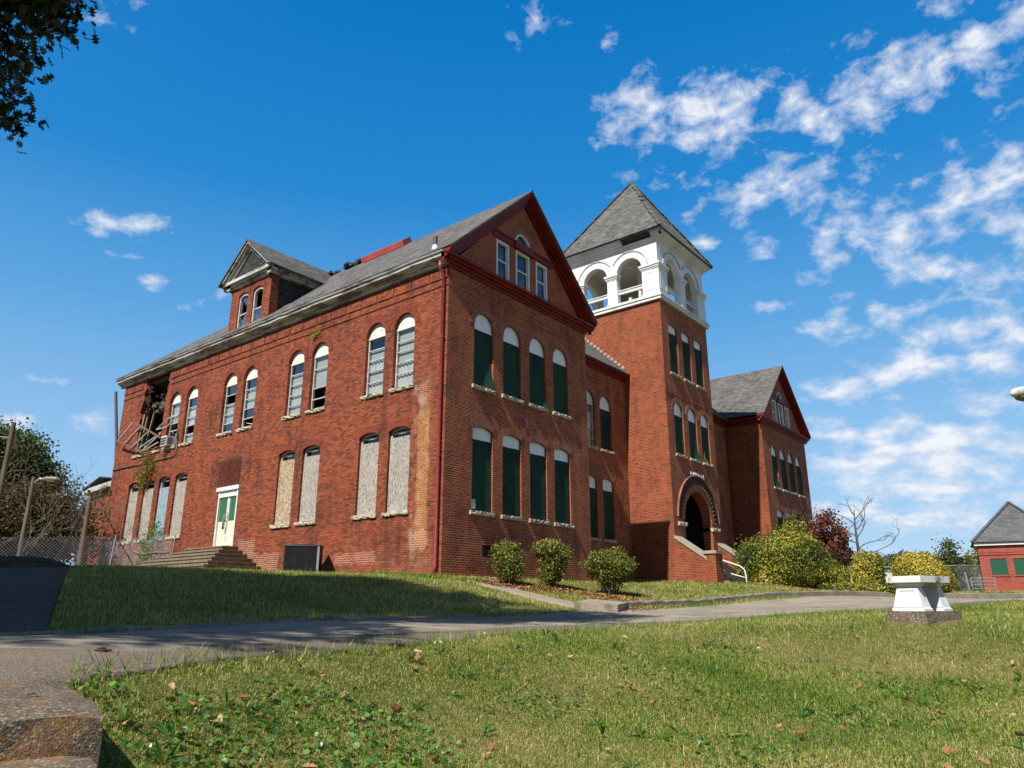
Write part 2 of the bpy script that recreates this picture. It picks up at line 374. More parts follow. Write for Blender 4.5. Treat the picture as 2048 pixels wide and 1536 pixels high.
def win_band(t, s, a, b, soft):
    return t.math('MULTIPLY', t.mapr(s, a - soft, a + soft, smooth=True), t.mapr(s, b - soft, b + soft, 1.0, 0.0, smooth=True))
def west_patch(t, col, b, mid):
    """replaced tan bricks and lime run-off in a strip by the corner, and fresh pointing low on the wall"""
    p = t.sep(t.pos); wob = t.math('MULTIPLY', t.math('SUBTRACT', t.noise(t.pos, 2.5, 4.0), 0.5), 0.35)
    y = t.math('ADD', p[1], wob); z = t.math('ADD', p[2], t.math('MULTIPLY', wob, 2.0))
    s1 = t.math('MULTIPLY', win_band(t, y, 0.75, 1.28, 0.08), win_band(t, z, 1.1, 5.9, 0.5))
    c = t.mix(t.math('MULTIPLY', t.math('SUBTRACT', 1.0, b.outputs['Fac']), t.math('MULTIPLY', s1, t.mapr(b.outputs['Color'], 0.0, 1.0, 0.35, 0.95))), col, (0.52, 0.25, 0.07))
    s2 = t.math('MULTIPLY', win_band(t, y, 0.65, 1.6, 0.2), win_band(t, z, 0.4, 7.0, 0.6))
    c = t.mix(t.math('MULTIPLY', t.math('MULTIPLY', s2, t.mapr(mid, 0.45, 0.7)), 0.45), c, (0.5, 0.36, 0.27))
    f = None
    for (y0, y1, z0, z1) in ((3.2, 5.4, 0.55, 0.95), (8.9, 10.6, 0.3, 1.15), (10.6, 11.9, 1.0, 1.75), (0.7, 1.5, 0.9, 1.5), (15.3, 16.0, 1.1, 1.6), (0.9, 1.3, 5.9, 6.7)):
        k = t.math('MULTIPLY', win_band(t, y, y0, y1, 0.06), win_band(t, z, z0, z1, 0.05)); f = k if f is None else t.math('MAXIMUM', f, k)
    c = t.mix(t.math('MULTIPLY', t.math('MULTIPLY', f, b.outputs['Fac']), 0.85), c, (0.58, 0.48, 0.38))
    gr = t.mapr(t.math('ADD', p[2], t.math('MULTIPLY', wob, 1.2)), 0.0, 1.1, 0.5, 0.0)
    return t.mix(t.math('MULTIPLY', gr, t.mapr(mid, 0.35, 0.7)), c, (0.30, 0.15, 0.09))

M = {}
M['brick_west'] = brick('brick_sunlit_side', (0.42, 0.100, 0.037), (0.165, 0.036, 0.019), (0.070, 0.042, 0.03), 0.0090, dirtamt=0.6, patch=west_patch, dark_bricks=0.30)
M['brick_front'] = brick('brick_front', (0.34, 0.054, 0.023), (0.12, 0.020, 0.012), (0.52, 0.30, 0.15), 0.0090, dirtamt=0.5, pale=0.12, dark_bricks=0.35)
M['brick_tower'] = brick('brick_tower', (0.36, 0.066, 0.025), (0.165, 0.032, 0.016), (0.48, 0.27, 0.13), 0.0085, dirtamt=0.4, pale=0.2, dark_bricks=0.4)
M['brick_kiosk'] = brick('brick_kiosk', (0.42, 0.075, 0.045), (0.30, 0.055, 0.038), (0.42, 0.22, 0.17), 0.010, dirtamt=0.15, pale=0.5, dark_bricks=0.1)
M['brick_arch'] = brick('brick_arch_ring', (0.36, 0.062, 0.024), (0.20, 0.036, 0.018), (0.09, 0.045, 0.03), 0.010, dirtamt=0.5, bw=0.125, rh=0.078)
M['brick_arch_front'] = brick('brick_arch_ring_front', (0.30, 0.075, 0.042), (0.16, 0.045, 0.03), (0.38, 0.25, 0.16), 0.010, dirtamt=0.4, bw=0.125, rh=0.078)
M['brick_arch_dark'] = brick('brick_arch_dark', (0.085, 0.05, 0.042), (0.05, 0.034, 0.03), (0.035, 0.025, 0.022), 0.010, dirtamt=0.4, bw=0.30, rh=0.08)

def shingle(name, c1, c2, moss=0.0):
    m, t = newmat(name)
    b = t.new('ShaderNodeTexBrick'); t.l.new(t.uv, b.inputs['Vector']); b.offset = 0.37
    b.inputs['Color1'].default_value = (0, 0, 0, 1); b.inputs['Color2'].default_value = (1, 1, 1, 1); b.inputs['Mortar'].default_value = (0, 0, 0, 1)
    b.inputs['Scale'].default_value = 1.0; b.inputs['Mortar Size'].default_value = 0.006; b.inputs['Brick Width'].default_value = 0.30; b.inputs['Row Height'].default_value = 0.14
    big = t.noise(t.pos, 0.8, 5.0); sp = t.noise(t.pos, 55.0, 2.0); mid = t.noise(t.mapping(t.uv, scale=(1.5, 9, 1)), 1.5, 4.0)
    v = t.math('ADD', t.math('MULTIPLY', b.outputs['Color'], 0.55), t.math('ADD', t.math('MULTIPLY', sp, 0.45), t.math('MULTIPLY', t.math('SUBTRACT', t.math('ADD', mid, big), 1.0), 0.9)))
    col = t.mix(t.mapr(v, 0.0, 0.95), c1, c2); col = t.mix(t.math('MULTIPLY', b.outputs['Fac'], 0.75), col, (0.04, 0.04, 0.042))
    if moss: col = t.mix(t.math('MULTIPLY', t.mapr(t.noise(t.pos, 2.6, 5.0), 0.5, 0.62), moss), col, (0.055, 0.06, 0.03))
    t.put(t.b.inputs['Base Color'], col); t.b.inputs['Roughness'].default_value = 0.92; t.b.inputs['Specular IOR Level'].default_value = 0.15
    v2 = t.sep(t.uv)[1]; saw = t.math('FRACT', t.math('DIVIDE', v2, 0.14))
    bump(t, t.math('SUBTRACT', t.math('MULTIPLY', saw, -0.6), b.outputs['Fac']), 0.6, 0.015)
    return m
M['shingle'] = shingle('asphalt_shingle', (0.050, 0.048, 0.046), (0.20, 0.19, 0.18))
M['shingle_tower'] = shingle('asphalt_shingle_tower', (0.060, 0.060, 0.058), (0.20, 0.20, 0.19), 0.3)
M['shingle_kiosk'] = shingle('asphalt_shingle_kiosk', (0.075, 0.078, 0.085), (0.16, 0.165, 0.175))
M['slate'] = shingle('old_slate', (0.022, 0.021, 0.022), (0.085, 0.08, 0.082))

def weathered(name, paint, under, amt, rough=0.6, stretch=(1, 1, 1), scale=3.0, rust=None):
    m, t = newmat(name); v = t.mapping(t.pos, scale=stretch)
    n = t.noise(v, scale, 8.0, 0.68); f = t.noise(v, scale * 7, 4.0)
    k = t.mapr(t.math('ADD', n, t.math('MULTIPLY', t.math('SUBTRACT', f, 0.5), 0.35)), amt - 0.04, amt + 0.05)
    col = t.mix(k, paint, under)
    g = t.noise(v, scale * 0.5, 5.0); col = t.mix(t.mapr(g, 0.42, 0.75, 0, 0.45), col, tuple(0.55 * a + 0.45 * b for a, b in zip(under, (0.3, 0.27, 0.2))))
    if rust: col = t.mix(t.mapr(t.noise(v, scale * 0.9, 6.0), 0.56, 0.7), col, rust)
    t.put(t.b.inputs['Base Color'], col); t.b.inputs['Roughness'].default_value = rough; bump(t, k, -0.25, 0.01); return m
M['cornice_old'] = weathered('old_white_cornice_paint', (0.55, 0.56, 0.55), (0.15, 0.13, 0.11), 0.54, stretch=(1, 0.3, 2.0), scale=2.2, rust=(0.16, 0.10, 0.05))
M['white_old'] = weathered('white_paint_flaking', (0.76, 0.77, 0.76), (0.36, 0.33, 0.27), 0.64, scale=2.4)
M['white'] = plain('white_paint', (0.78, 0.79, 0.79), (0.68, 0.69, 0.68), 0.5, 1.6, lo=0.4, hi=0.75)
M['white_belfry'] = weathered('belfry_white_paint', (0.82, 0.83, 0.83), (0.50, 0.46, 0.40), 0.70, 0.5, (1, 1, 0.6), 1.6)
M['white_panel'] = weathered('white_painted_board', (0.72, 0.76, 0.79), (0.46, 0.46, 0.43), 0.66, 0.6, (1, 1, .4), 2.6)
M['tymp_old'] = weathered('weathered_white_panel', (0.74, 0.74, 0.69), (0.36, 0.30, 0.20), 0.62, 0.7, (1, 1, 0.5), 2.0)
M['trim_red'] = plain('dark_red_trim_paint', (0.20, 0.019, 0.007), (0.10, 0.011, 0.005), 0.5, 2.2, stretch=(1, 1, 2), spec=0.2)
M['red_metal'] = plain('red_coated_metal', (0.46, 0.070, 0.045), (0.36, 0.050, 0.035), 0.42, 1.5)
M['down_red'] = plain('red_downspout_paint', (0.30, 0.034, 0.028), (0.22, 0.026, 0.022), 0.38, 3.0)
def green_board():
    m, t = newmat('dark_green_board'); n = t.noise(t.mapping(t.pos, scale=(1, 1, .35)), 2.2, 5.0, .6); f = t.noise(t.mapping(t.pos, scale=(3, 3, .25)), 9.0, 5.0, .7)
    c = t.mix(t.mapr(n, .35, .65), (0.012, 0.042, 0.026), (0.006, 0.022, 0.015)); c = t.mix(t.mapr(f, .66, .78, 0, .35), c, (0.10, 0.13, 0.10))
    c = t.mix(t.mapr(t.noise(t.pos, .35, 2.0), .4, .6, 0, .5), c, (0.020, 0.060, 0.034))
    t.put(t.b.inputs['Base Color'], c); t.b.inputs['Roughness'].default_value = .75; t.b.inputs['Specular IOR Level'].default_value = .12; bump(t, f, .15, .01); return m
M['green'] = green_board()
M['green_kiosk'] = plain('green_kiosk_board', (0.020, 0.105, 0.060), (0.014, 0.08, 0.045), 0.6, 4.0, stretch=(1, 1, 3), spec=.2)
M['green_door'] = plain('green_door_panel', (0.035, 0.16, 0.065), (0.028, 0.12, 0.05), 0.55, 5.0, stretch=(1, 1, 0.3))
M['door_cream'] = plain('cream_door_paint', (0.78, 0.74, 0.60), (0.70, 0.62, 0.44), 0.5, 1.3)
M['stone'] = weathered('rough_sill_stone', (0.50, 0.44, 0.33), (0.24, 0.19, 0.13), 0.58, 0.9, (1, 1, 1), 4.5)
M['stone_step'] = plain('step_concrete', (0.24, 0.19, 0.125), (0.16, 0.12, 0.08), 0.9, 4.0, 0.3)
M['cap_stone'] = plain('coping_stone', (0.40, 0.36, 0.28), (0.30, 0.27, 0.21), 0.85, 3.0, 0.2)
M['frame'] = plain('grey_white_window_frame', (0.58, 0.60, 0.60), (0.36, 0.36, 0.34), 0.6, 5.0)
M['alu'] = plain('bare_window_metal', (0.66, 0.67, 0.66), (0.45, 0.45, 0.44), 0.45, 4.0, metal=0.4)
M['galv'] = plain('galvanised_steel', (0.50, 0.52, 0.54), (0.36, 0.37, 0.38), 0.45, 8.0, metal=0.6)
M['iron'] = plain('dark_iron', (0.06, 0.055, 0.05), (0.10, 0.06, 0.04), 0.6, 8.0)
M['black'] = plain('black_grille', (0.014, 0.014, 0.015), (0.025, 0.024, 0.023), 0.5, 4.0)
M['felt'] = plain('black_roofing_felt', (0.018, 0.015, 0.015), (0.03, 0.024, 0.022), 0.8, 3.0)
M['curtain'] = plain('pale_curtain', (0.72, 0.70, 0.63), (0.50, 0.48, 0.42), 0.9, 2.0, stretch=(1, 6, 0.4))
M['blind'] = plain('grey_blind', (0.42, 0.41, 0.36), (0.60, 0.58, 0.50), 0.8, 3.0, stretch=(1, 1, 8))
M['sheet_white'] = plain('white_sheet_panel', (0.80, 0.82, 0.84), (0.70, 0.72, 0.74), 0.6, 1.0)
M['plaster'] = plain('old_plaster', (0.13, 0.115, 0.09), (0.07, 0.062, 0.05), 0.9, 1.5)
M['belfry_in'] = plain('belfry_ceiling_boards', (0.62, 0.58, 0.50), (0.50, 0.46, 0.39), 0.85, 2.0, stretch=(1, 8, 1))
M['wood_grey'] = plain('weathered_timber', (0.30, 0.235, 0.16), (0.17, 0.13, 0.09), 0.9, 6.0, 0.3, stretch=(1, 1, 0.15))
M['wood_new'] = plain('brown_timber', (0.22, 0.12, 0.06), (0.13, 0.075, 0.045), 0.85, 5.0, 0.2)
M['pole'] = plain('utility_pole_wood', (0.17, 0.14, 0.10), (0.10, 0.08, 0.055), 0.9, 9.0, 0.3, stretch=(1, 1, 0.08))
M['pole_red'] = plain('reddish_pole_wood', (0.22, 0.12, 0.07), (0.13, 0.075, 0.045), 0.9, 9.0, 0.3, stretch=(1, 1, 0.08))
M['rubber'] = plain('cable_black', (0.02, 0.02, 0.02), None, 0.6)
M['bark'] = plain('tree_bark', (0.13, 0.10, 0.075), (0.065, 0.05, 0.04), 0.95, 7.0, 0.4, stretch=(1, 1, 0.25))
M['bark_grey'] = plain('grey_twig_bark', (0.21, 0.175, 0.14), (0.11, 0.09, 0.075), 0.95, 7.0, 0.3)
M['bark_pale'] = plain('pale_bare_branch', (0.24, 0.20, 0.155), (0.13, 0.11, 0.085), 0.95, 7.0, 0.2)
M['gas_grey'] = plain('grey_conduit', (0.21, 0.20, 0.185), (0.14, 0.13, 0.12), 0.55, 5.0, metal=0.2)
M['letters'] = plain('white_letters', (0.82, 0.84, 0.86), None, 0.4)
M['orange'] = plain('orange_reflective', (0.75, 0.17, 0.03), None, 0.5)
M['lens'] = plain('lamp_lens', (0.20, 0.17, 0.11), (0.12, 0.10, 0.07), 0.2)
M['bronze'] = plain('bell_bronze', (0.10, 0.085, 0.05), (0.06, 0.06, 0.045), 0.5, 4.0, metal=0.6)
M['sticker_blue'] = plain('notice_print', (0.12, 0.15, 0.22), (0.6, 0.62, 0.66), 0.5, 30.0, lo=0.48, hi=0.52)

def osb(name, a, b, c):
    m, t = newmat(name); rot = t.mapping(t.pos, scale=(1, 1, 0.42))
    vo = t.new('ShaderNodeTexVoronoi'); t.l.new(rot, vo.inputs['Vector']); vo.inputs['Scale'].default_value = 30.0
    n = t.noise(rot, 34.0, 4.0, 0.7, 1.2); n2 = t.noise(t.pos, 1.5, 4.0)
    v = t.math('ADD', t.math('MULTIPLY', t.sep(vo.outputs['Color'])[0], 0.7), t.math('MULTIPLY', n, 0.55))
    col = t.ramp(v, [(0.22, c), (0.5, b), (0.85, a)]); col = t.mix(t.mapr(n2, 0.4, 0.75, 0, 0.4), col, tuple(x * 0.8 for x in b))
    t.put(t.b.inputs['Base Color'], col); t.b.inputs['Roughness'].default_value = 0.85; bump(t, v, 0.35, 0.006); return m
M['osb_grey'] = osb('weathered_strand_board', (0.46, 0.42, 0.365), (0.31, 0.28, 0.24), (0.11, 0.095, 0.08))
M['osb_tan'] = osb('tan_strand_board', (0.54, 0.43, 0.29), (0.35, 0.26, 0.165), (0.11, 0.08, 0.05))
M['osb_blue'] = osb('blue_grey_strand_board', (0.34, 0.44, 0.50), (0.20, 0.29, 0.36), (0.07, 0.11, 0.15))

def glass(name, tint, refl):
    m, t = newmat(name); t.n.remove(t.b)
    tr = t.new('ShaderNodeBsdfTransparent'); tr.inputs[0].default_value = (*tint, 1)
    gl = t.new('ShaderNodeBsdfGlossy'); gl.inputs['Roughness'].default_value = 0.03; gl.inputs[0].default_value = (0.9, 0.95, 1, 1)
    fr = t.new('ShaderNodeLayerWeight')
    mx = t.new('ShaderNodeMixShader'); t.put(mx.inputs[0], t.math('ADD', t.math('MULTIPLY', t.math('POWER', fr.outputs['Facing'], 3.0), refl), 0.035, clamp=True))
    t.l.new(tr.outputs[0], mx.inputs[1]); t.l.new(gl.outputs[0], mx.inputs[2]); t.l.new(mx.outputs[0], t.o.inputs[0]); return m
M['glass'] = glass('window_glass', (0.80, 0.84, 0.86), 1.6)
M['glass_dark'] = glass('dusty_window_glass', (0.22, 0.25, 0.30), 0.9)

def asphalt(name, c1, c2, spk, cracks=True):
    m, t = newmat(name)
    n = t.noise(t.pos, 1.1, 6.0, 0.6); sp = t.noise(t.pos, 85.0, 2.0, 0.6); big = t.noise(t.pos, 28.0, 3.0)
    col = t.mix(t.mapr(n, 0.3, 0.7), c1, c2)
    col = t.mix(t.mapr(sp, 0.56, 0.68, 0, 0.75), col, spk); col = t.mix(t.mapr(big, 0.5, 0.7, 0, 0.4), col, tuple(x * 0.55 for x in c1))
    if cracks:
        vo = t.new('ShaderNodeTexVoronoi'); vo.feature = 'DISTANCE_TO_EDGE'; vo.inputs['Scale'].default_value = 0.42
        wn = t.new('ShaderNodeTexNoise'); t.l.new(t.pos, wn.inputs['Vector']); wn.inputs['Scale'].default_value = 2.5; wn.inputs['Detail'].default_value = 5
        t.l.new(t.vmath('ADD', t.pos, wn.outputs['Color']), vo.inputs['Vector'])
        ck = t.math('MULTIPLY', t.mapr(vo.outputs['Distance'], 0.0, 0.014, 1.0, 0.0), t.mapr(n, 0.42, 0.6))
        col = t.mix(ck, col, (0.03, 0.027, 0.024)); pt = t.noise(t.mapping(t.pos, scale=(1, 1, 1), loc=(4, 9, 2)), 0.45, 3.0, 0.5, 1.5); col = t.mix(t.mapr(pt, 0.52, 0.55, 0, 0.35), col, tuple(x * 0.6 for x in c2)); col = t.mix(t.mapr(t.noise(t.pos, 7.0, 5.0, 0.7), 0.55, 0.72, 0, 0.45), col, (0.30, 0.24, 0.16))
    t.put(t.b.inputs['Base Color'], col); t.b.inputs['Roughness'].default_value = 0.9; t.b.inputs['Specular IOR Level'].default_value = 0.25
    bump(t, t.math('ADD', sp, big), 0.5, 0.012); return m
M['asphalt'] = asphalt('worn_asphalt', (0.37, 0.315, 0.245), (0.25, 0.21, 0.165), (0.54, 0.46, 0.36))
M['gravel_edge'] = asphalt('coarse_asphalt_edge', (0.19, 0.15, 0.11), (0.12, 0.095, 0.072), (0.46, 0.37, 0.28), False)
M['drive'] = asphalt('dark_driveway_asphalt', (0.066, 0.056, 0.046), (0.048, 0.041, 0.035), (0.15, 0.125, 0.10))
def concrete(name, c1, c2, lichen=0.0, agg=0.6, scale=1.0, bm=0.7):
    m, t = newmat(name)
    n = t.noise(t.pos, 2.3, 6.0, 0.65); vo = t.new('ShaderNodeTexVoronoi'); t.l.new(t.pos, vo.inputs['Vector']); vo.inputs['Scale'].default_value = 62.0 * scale
    ag = t.sep(vo.outputs['Color'])[0]; ft = t.noise(t.pos, 30.0 * scale, 5.0, 0.7)
    col = t.mix(t.mapr(n, 0.32, 0.66), c1, c2)
    col = t.mix(t.math('MULTIPLY', t.mapr(ag, 0.74, 0.9), agg), col, (0.46, 0.40, 0.33)); col = t.mix(t.mapr(ft, 0.46, 0.62, 0, 0.75), col, tuple(x * 0.35 for x in c1))
    if lichen:
        l = t.noise(t.mapping(t.pos, scale=(1, 1, 1), loc=(3, 1, 0)), 3.5, 7.0, 0.72)
        col = t.mix(t.math('MULTIPLY', t.mapr(l, 0.52, 0.62), lichen), col, (0.40, 0.17, 0.03))
    t.put(t.b.inputs['Base Color'], col); t.b.inputs['Roughness'].default_value = 0.95; t.b.inputs['Specular IOR Level'].default_value = 0.2
    bump(t, t.math('ADD', t.math('MULTIPLY', vo.outputs['Distance'], 0.8), ft), bm, 0.014); return m
M['old_concrete'] = concrete('lichened_old_concrete', (0.165, 0.13, 0.088), (0.080, 0.060, 0.040), 0.34, 0.7, 1.9, bm=0.3)
M['kerb'] = concrete('worn_kerb_concrete', (0.36, 0.32, 0.26), (0.20, 0.17, 0.13), 0.15, 0.4)
M['path'] = concrete('path_concrete', (0.40, 0.33, 0.25), (0.30, 0.25, 0.19), 0.0, 0.3, 1.0, 0.3)
M['bench_base'] = concrete('bench_base_concrete', (0.27, 0.22, 0.165), (0.12, 0.095, 0.07), 0.2, 0.8)
M['bench_top'] = weathered('bench_top_marked_white', (0.74, 0.74, 0.70), (0.055, 0.05, 0.045), 0.60, 0.8, (1, 1, 0.5), 4.2)
M['bench_leg'] = weathered('bench_leg_white', (0.76, 0.77, 0.77), (0.34, 0.31, 0.26), 0.68, 0.7, (1, 1, .5), 4.5)

def ground_mat():
    m, t = newmat('lawn_ground')
    n = t.noise(t.pos, 0.5, 6.0, 0.6); f = t.noise(t.pos, 9.0, 6.0, 0.7); s = t.noise(t.pos, 60.0, 3.0, 0.6)
    k = t.math('ADD', t.math('MULTIPLY', n, 0.6), t.math('MULTIPLY', f, 0.6))
    col = t.ramp(k, [(0.36, (0.075, 0.095, 0.020)), (0.54, (0.15, 0.15, 0.040)), (0.68, (0.27, 0.21, 0.085)), (0.86, (0.32, 0.23, 0.115))])
    col = t.mix(t.mapr(s, 0.45, 0.65, 0, 0.6), col, (0.022, 0.026, 0.009))
    t.put(t.b.inputs['Base Color'], col); t.b.inputs['Roughness'].default_value = 0.95; t.b.inputs['Specular IOR Level'].default_value = 0.1
    bump(t, t.math('ADD', f, s), 0.6, 0.05); return m
M['ground'] = ground_mat()
def vary_grass():
    m, t = newmat('grass_blades'); at = t.new('ShaderNodeAttribute'); at.attribute_name = 'tint'
    big = t.noise(t.pos, 0.7, 4.0, 0.6)
    k = t.math('ADD', at.outputs['Fac'], t.math('MULTIPLY', t.math('SUBTRACT', big, 0.5), 0.9))
    c = t.ramp(k, [(0.0, (0.075, 0.17, 0.014)), (0.26, (0.19, 0.315, 0.028)), (0.46, (0.37, 0.42, 0.058)), (0.64, (0.62, 0.52, 0.19)), (1.0, (0.82, 0.66, 0.38))])
    t.put(t.b.inputs['Base Color'], c); t.b.inputs['Roughness'].default_value = 0.5; t.b.inputs['Specular IOR Level'].default_value = 0.3
    tr = t.new('ShaderNodeBsdfTranslucent'); t.put(tr.inputs[0], c); mx = t.new('ShaderNodeMixShader'); mx.inputs[0].default_value = 0.4
    t.l.new(t.b.outputs[0], mx.inputs[1]); t.l.new(tr.outputs[0], mx.inputs[2]); t.l.new(mx.outputs[0], t.o.inputs[0]); return m
M['grass'] = vary_grass()
M['weed'] = leafmat('broad_weed_leaf', [(0, (0.035, 0.115, 0.020)), (0.6, (0.085, 0.215, 0.030)), (1, (0.20, 0.34, 0.06))], 0.35, 0.25)
M['dryleaf'] = leafmat('fallen_leaf', [(0, (0.20, 0.075, 0.03)), (0.5, (0.42, 0.21, 0.10)), (1, (0.60, 0.41, 0.27))], 0.7, 0.1)
M['litter'] = leafmat('leaf_litter', [(0, (0.16, 0.06, 0.02)), (0.5, (0.38, 0.15, 0.05)), (1, (0.55, 0.36, 0.19))], 0.8, 0.0)
M['nandina'] = leafmat('red_tipped_shrub_leaf', [(0, (0.040, 0.065, 0.012)), (0.42, (0.14, 0.185, 0.022)), (0.66, (0.36, 0.35, 0.045)), (0.84, (0.42, 0.17, 0.05)), (1, (0.52, 0.09, 0.045))])
M['euonymus'] = leafmat('yellow_edged_shrub_leaf', [(0, (0.035, 0.062, 0.010)), (0.36, (0.11, 0.15, 0.015)), (0.58, (0.36, 0.34, 0.025)), (1, (0.72, 0.57, 0.12))])
M['golden'] = leafmat('golden_shrub_leaf', [(0, (0.06, 0.09, 0.012)), (0.3, (0.20, 0.20, 0.02)), (0.6, (0.42, 0.35, 0.035)), (1, (0.68, 0.52, 0.10))])
M['darkleaf'] = leafmat('shade_tree_leaf', [(0, (0.014, 0.030, 0.008)), (0.8, (0.035, 0.060, 0.014)), (1, (0.14, 0.11, 0.02))], 0.5, 0.0)
M['greenleaf'] = leafmat('mixed_tree_leaf', [(0, (0.022, 0.045, 0.012)), (0.55, (0.07, 0.11, 0.022)), (0.85, (0.15, 0.17, 0.04)), (1, (0.22, 0.13, 0.04))])
M['brownleaf'] = leafmat('browning_tree_leaf', [(0, (0.030, 0.026, 0.014)), (0.5, (0.075, 0.050, 0.022)), (1, (0.20, 0.085, 0.03))])
M['redleaf'] = leafmat('red_autumn_leaf', [(0, (0.07, 0.022, 0.020)), (0.5, (0.18, 0.055, 0.038)), (1, (0.34, 0.12, 0.075))])
M['farleaf'] = leafmat('far_tree_leaf', [(0, (0.07, 0.095, 0.03)), (0.5, (0.18, 0.21, 0.06)), (1, (0.32, 0.30, 0.10))])
M['ivy'] = leafmat('ivy_leaf', [(0, (0.030, 0.055, 0.012)), (0.5, (0.08, 0.13, 0.022)), (1, (0.22, 0.24, 0.06))])

# colours darkened to offset the raised exposure; the shaded front's materials stay lighter
TONE_CUT = 0.77
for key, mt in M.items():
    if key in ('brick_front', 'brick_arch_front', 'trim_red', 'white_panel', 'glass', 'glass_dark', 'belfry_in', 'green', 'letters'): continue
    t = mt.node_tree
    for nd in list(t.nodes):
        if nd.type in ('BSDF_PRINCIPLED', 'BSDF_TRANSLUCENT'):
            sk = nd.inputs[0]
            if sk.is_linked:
                src = sk.links[0].from_socket; mu = t.nodes.new('ShaderNodeVectorMath'); mu.operation = 'SCALE'; mu.inputs['Scale'].default_value = TONE_CUT
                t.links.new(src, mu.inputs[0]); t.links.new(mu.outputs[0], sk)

# ---------------------------------------------------------------- terrain
CP = [(-0.07,4.60,-0.881),(-1.35,3.92,-0.80),(1.92,4.62,-0.884),(-0.09,6.20,-0.80),(-1.75,4.55,-0.55),(2.38,6.58,-0.85),(-1.62,5.6,-0.47),(1.39,7.88,-0.668),(4.21,8.52,-0.722),(-2.17,4.17,-0.35),(-1.98,5.66,-0.345),(-1.06,7.32,-0.357),(-0.14,9.00,-0.340),(1.22,10.73,-0.313),(4.14,13.37,-0.241),(6.86,15.56,-0.136),(9.93,17.36,-0.043),(12.74,19.15,0.084),(5.63,10.60,-0.19),(-4.52,6.84,-0.283),(-3.53,8.75,-0.245),(-1.58,12.50,-0.226),(0.26,15.30,-0.200),(2.92,19.79,-0.074),(7.88,25.82,0.146),(14.45,30.77,0.348),(21.74,32.38,0.284),(-10.64,16.93,0.741),(-10.55,18.16,0.86),(-9.82,19.13,0.90),(-9.09,20.03,0.94),(-5.67,20.22,0.807),(-3.30,22.26,0.817),(23.85,38.16,0.648),(13.96,39.61,0.773),(3.36,26.79,0.40),(-0.63,24.49,0.664),(-0.30,19.00,0.131),(-3.88,13.97,0.096),(-6.18,11.44,0.079),
      (0,0,-1.15),(0,-6,-1.6),(6,2,-1.1),(10,8,-0.75),(12,-3,-1.4),(-5,3.4,-0.37),(-7,4.2,-0.37),(-12,2,-0.4),(-7.5,7.5,-0.12),(-14,8,0.1),(-3,1.0,-1.0),(-8,-2,-0.9),(-17,18,0.8),(-22,10,0.3),(20,22,0.15),(30,28,0.2),(30,12,-0.4),(34,40,0.7),(22,48,0.85),(-20,30,0.85),(-30,30,0.6)]
CPW = [(1.5,-.4,0.02),(5,-.4,0.03),(9,-.4,0.05),(12.8,2.2,0.15),(16,1,0.3),(17,-2.6,0.14),(22,-2.6,0.15),(28,-.4,0.15),(35,-.5,0.1),(39.5,-.5,0.1),(-.4,3,0.05),(-.4,7,0.24),(-1.6,7,0.2),(-.4,10,0.46),(-2.6,10.4,0.44),(-2.6,14,0.55),(-.4,17.5,0.85),(-.4,21,0.95),(-.4,25,1.05),(0,35,1.0),(20,32,1.0),(45,15,0.4)]
P_ = [(r, f, z) for r, f, z in CP]
for x, y, z in CPW:
    q = np.array([x, y]) - CAM[:2]; P_.append((q @ RV, q @ FV, z - CAM[2]))
P_ = np.array(P_); _n = len(P_)
def _phi(d2): return 0.5 * d2 * np.log(np.maximum(d2, 1e-9))
_A = np.zeros((_n + 3, _n + 3)); _d = ((P_[:, None, :2] - P_[None, :, :2]) ** 2).sum(-1)
_A[:_n, :_n] = _phi(_d) + np.eye(_n) * 0.4; _A[:_n, _n] = 1; _A[:_n, _n + 1:] = P_[:, :2]; _A[_n:, :_n] = _A[:_n, _n:].T
_w = np.linalg.solve(_A, np.concatenate([P_[:, 2], [0, 0, 0]]))
def zcf(r, f):
    """ground height above eye level at a surveyed spot"""
    r = np.atleast_1d(np.asarray(r, float)); f = np.atleast_1d(np.asarray(f, float)); out = np.empty(r.shape); rr = r.ravel(); ff = f.ravel(); o = out.ravel()
    for i in range(0, len(rr), 20000):
        a, b = rr[i:i + 20000], ff[i:i + 20000]
        d2 = (a[:, None] - P_[None, :, 0]) ** 2 + (b[:, None] - P_[None, :, 1]) ** 2
        z = _phi(d2) @ _w[:_n] + _w[_n] + a * _w[_n + 1] + b * _w[_n + 2]
        dist = np.hypot(a - 2, b - 14); k = np.clip((dist - 34) / 22, 0, 1); k = k * k * (3 - 2 * k)
        far = 0.72 + 0.12 * np.sin(a * 0.05) * np.sin(b * 0.04)
        far = np.where(b < 0, np.minimum(far, -1.2), far) if False else far
        o[i:i + 20000] = np.clip(z, -2.2, 1.6) * (1 - k) + far * k
    return out.reshape(r.shape)
def G(x, y):
    x = np.asarray(x, float) - CAM[0]; y = np.asarray(y, float) - CAM[1]
    return zcf(x * RV[0] + y * RV[1], x * FV[0] + y * FV[1]) + CAM[2]
def g1(x, y): return float(G(x, y)[0])
def at(r, f, dz=0.0):
    """a spot on the ground, surveyed from the photographer's place"""
    p = CAM[:2] + RV * r + FV * f; return Vector((p[0], p[1], float(zcf(r, f)[0]) + CAM[2] + dz))

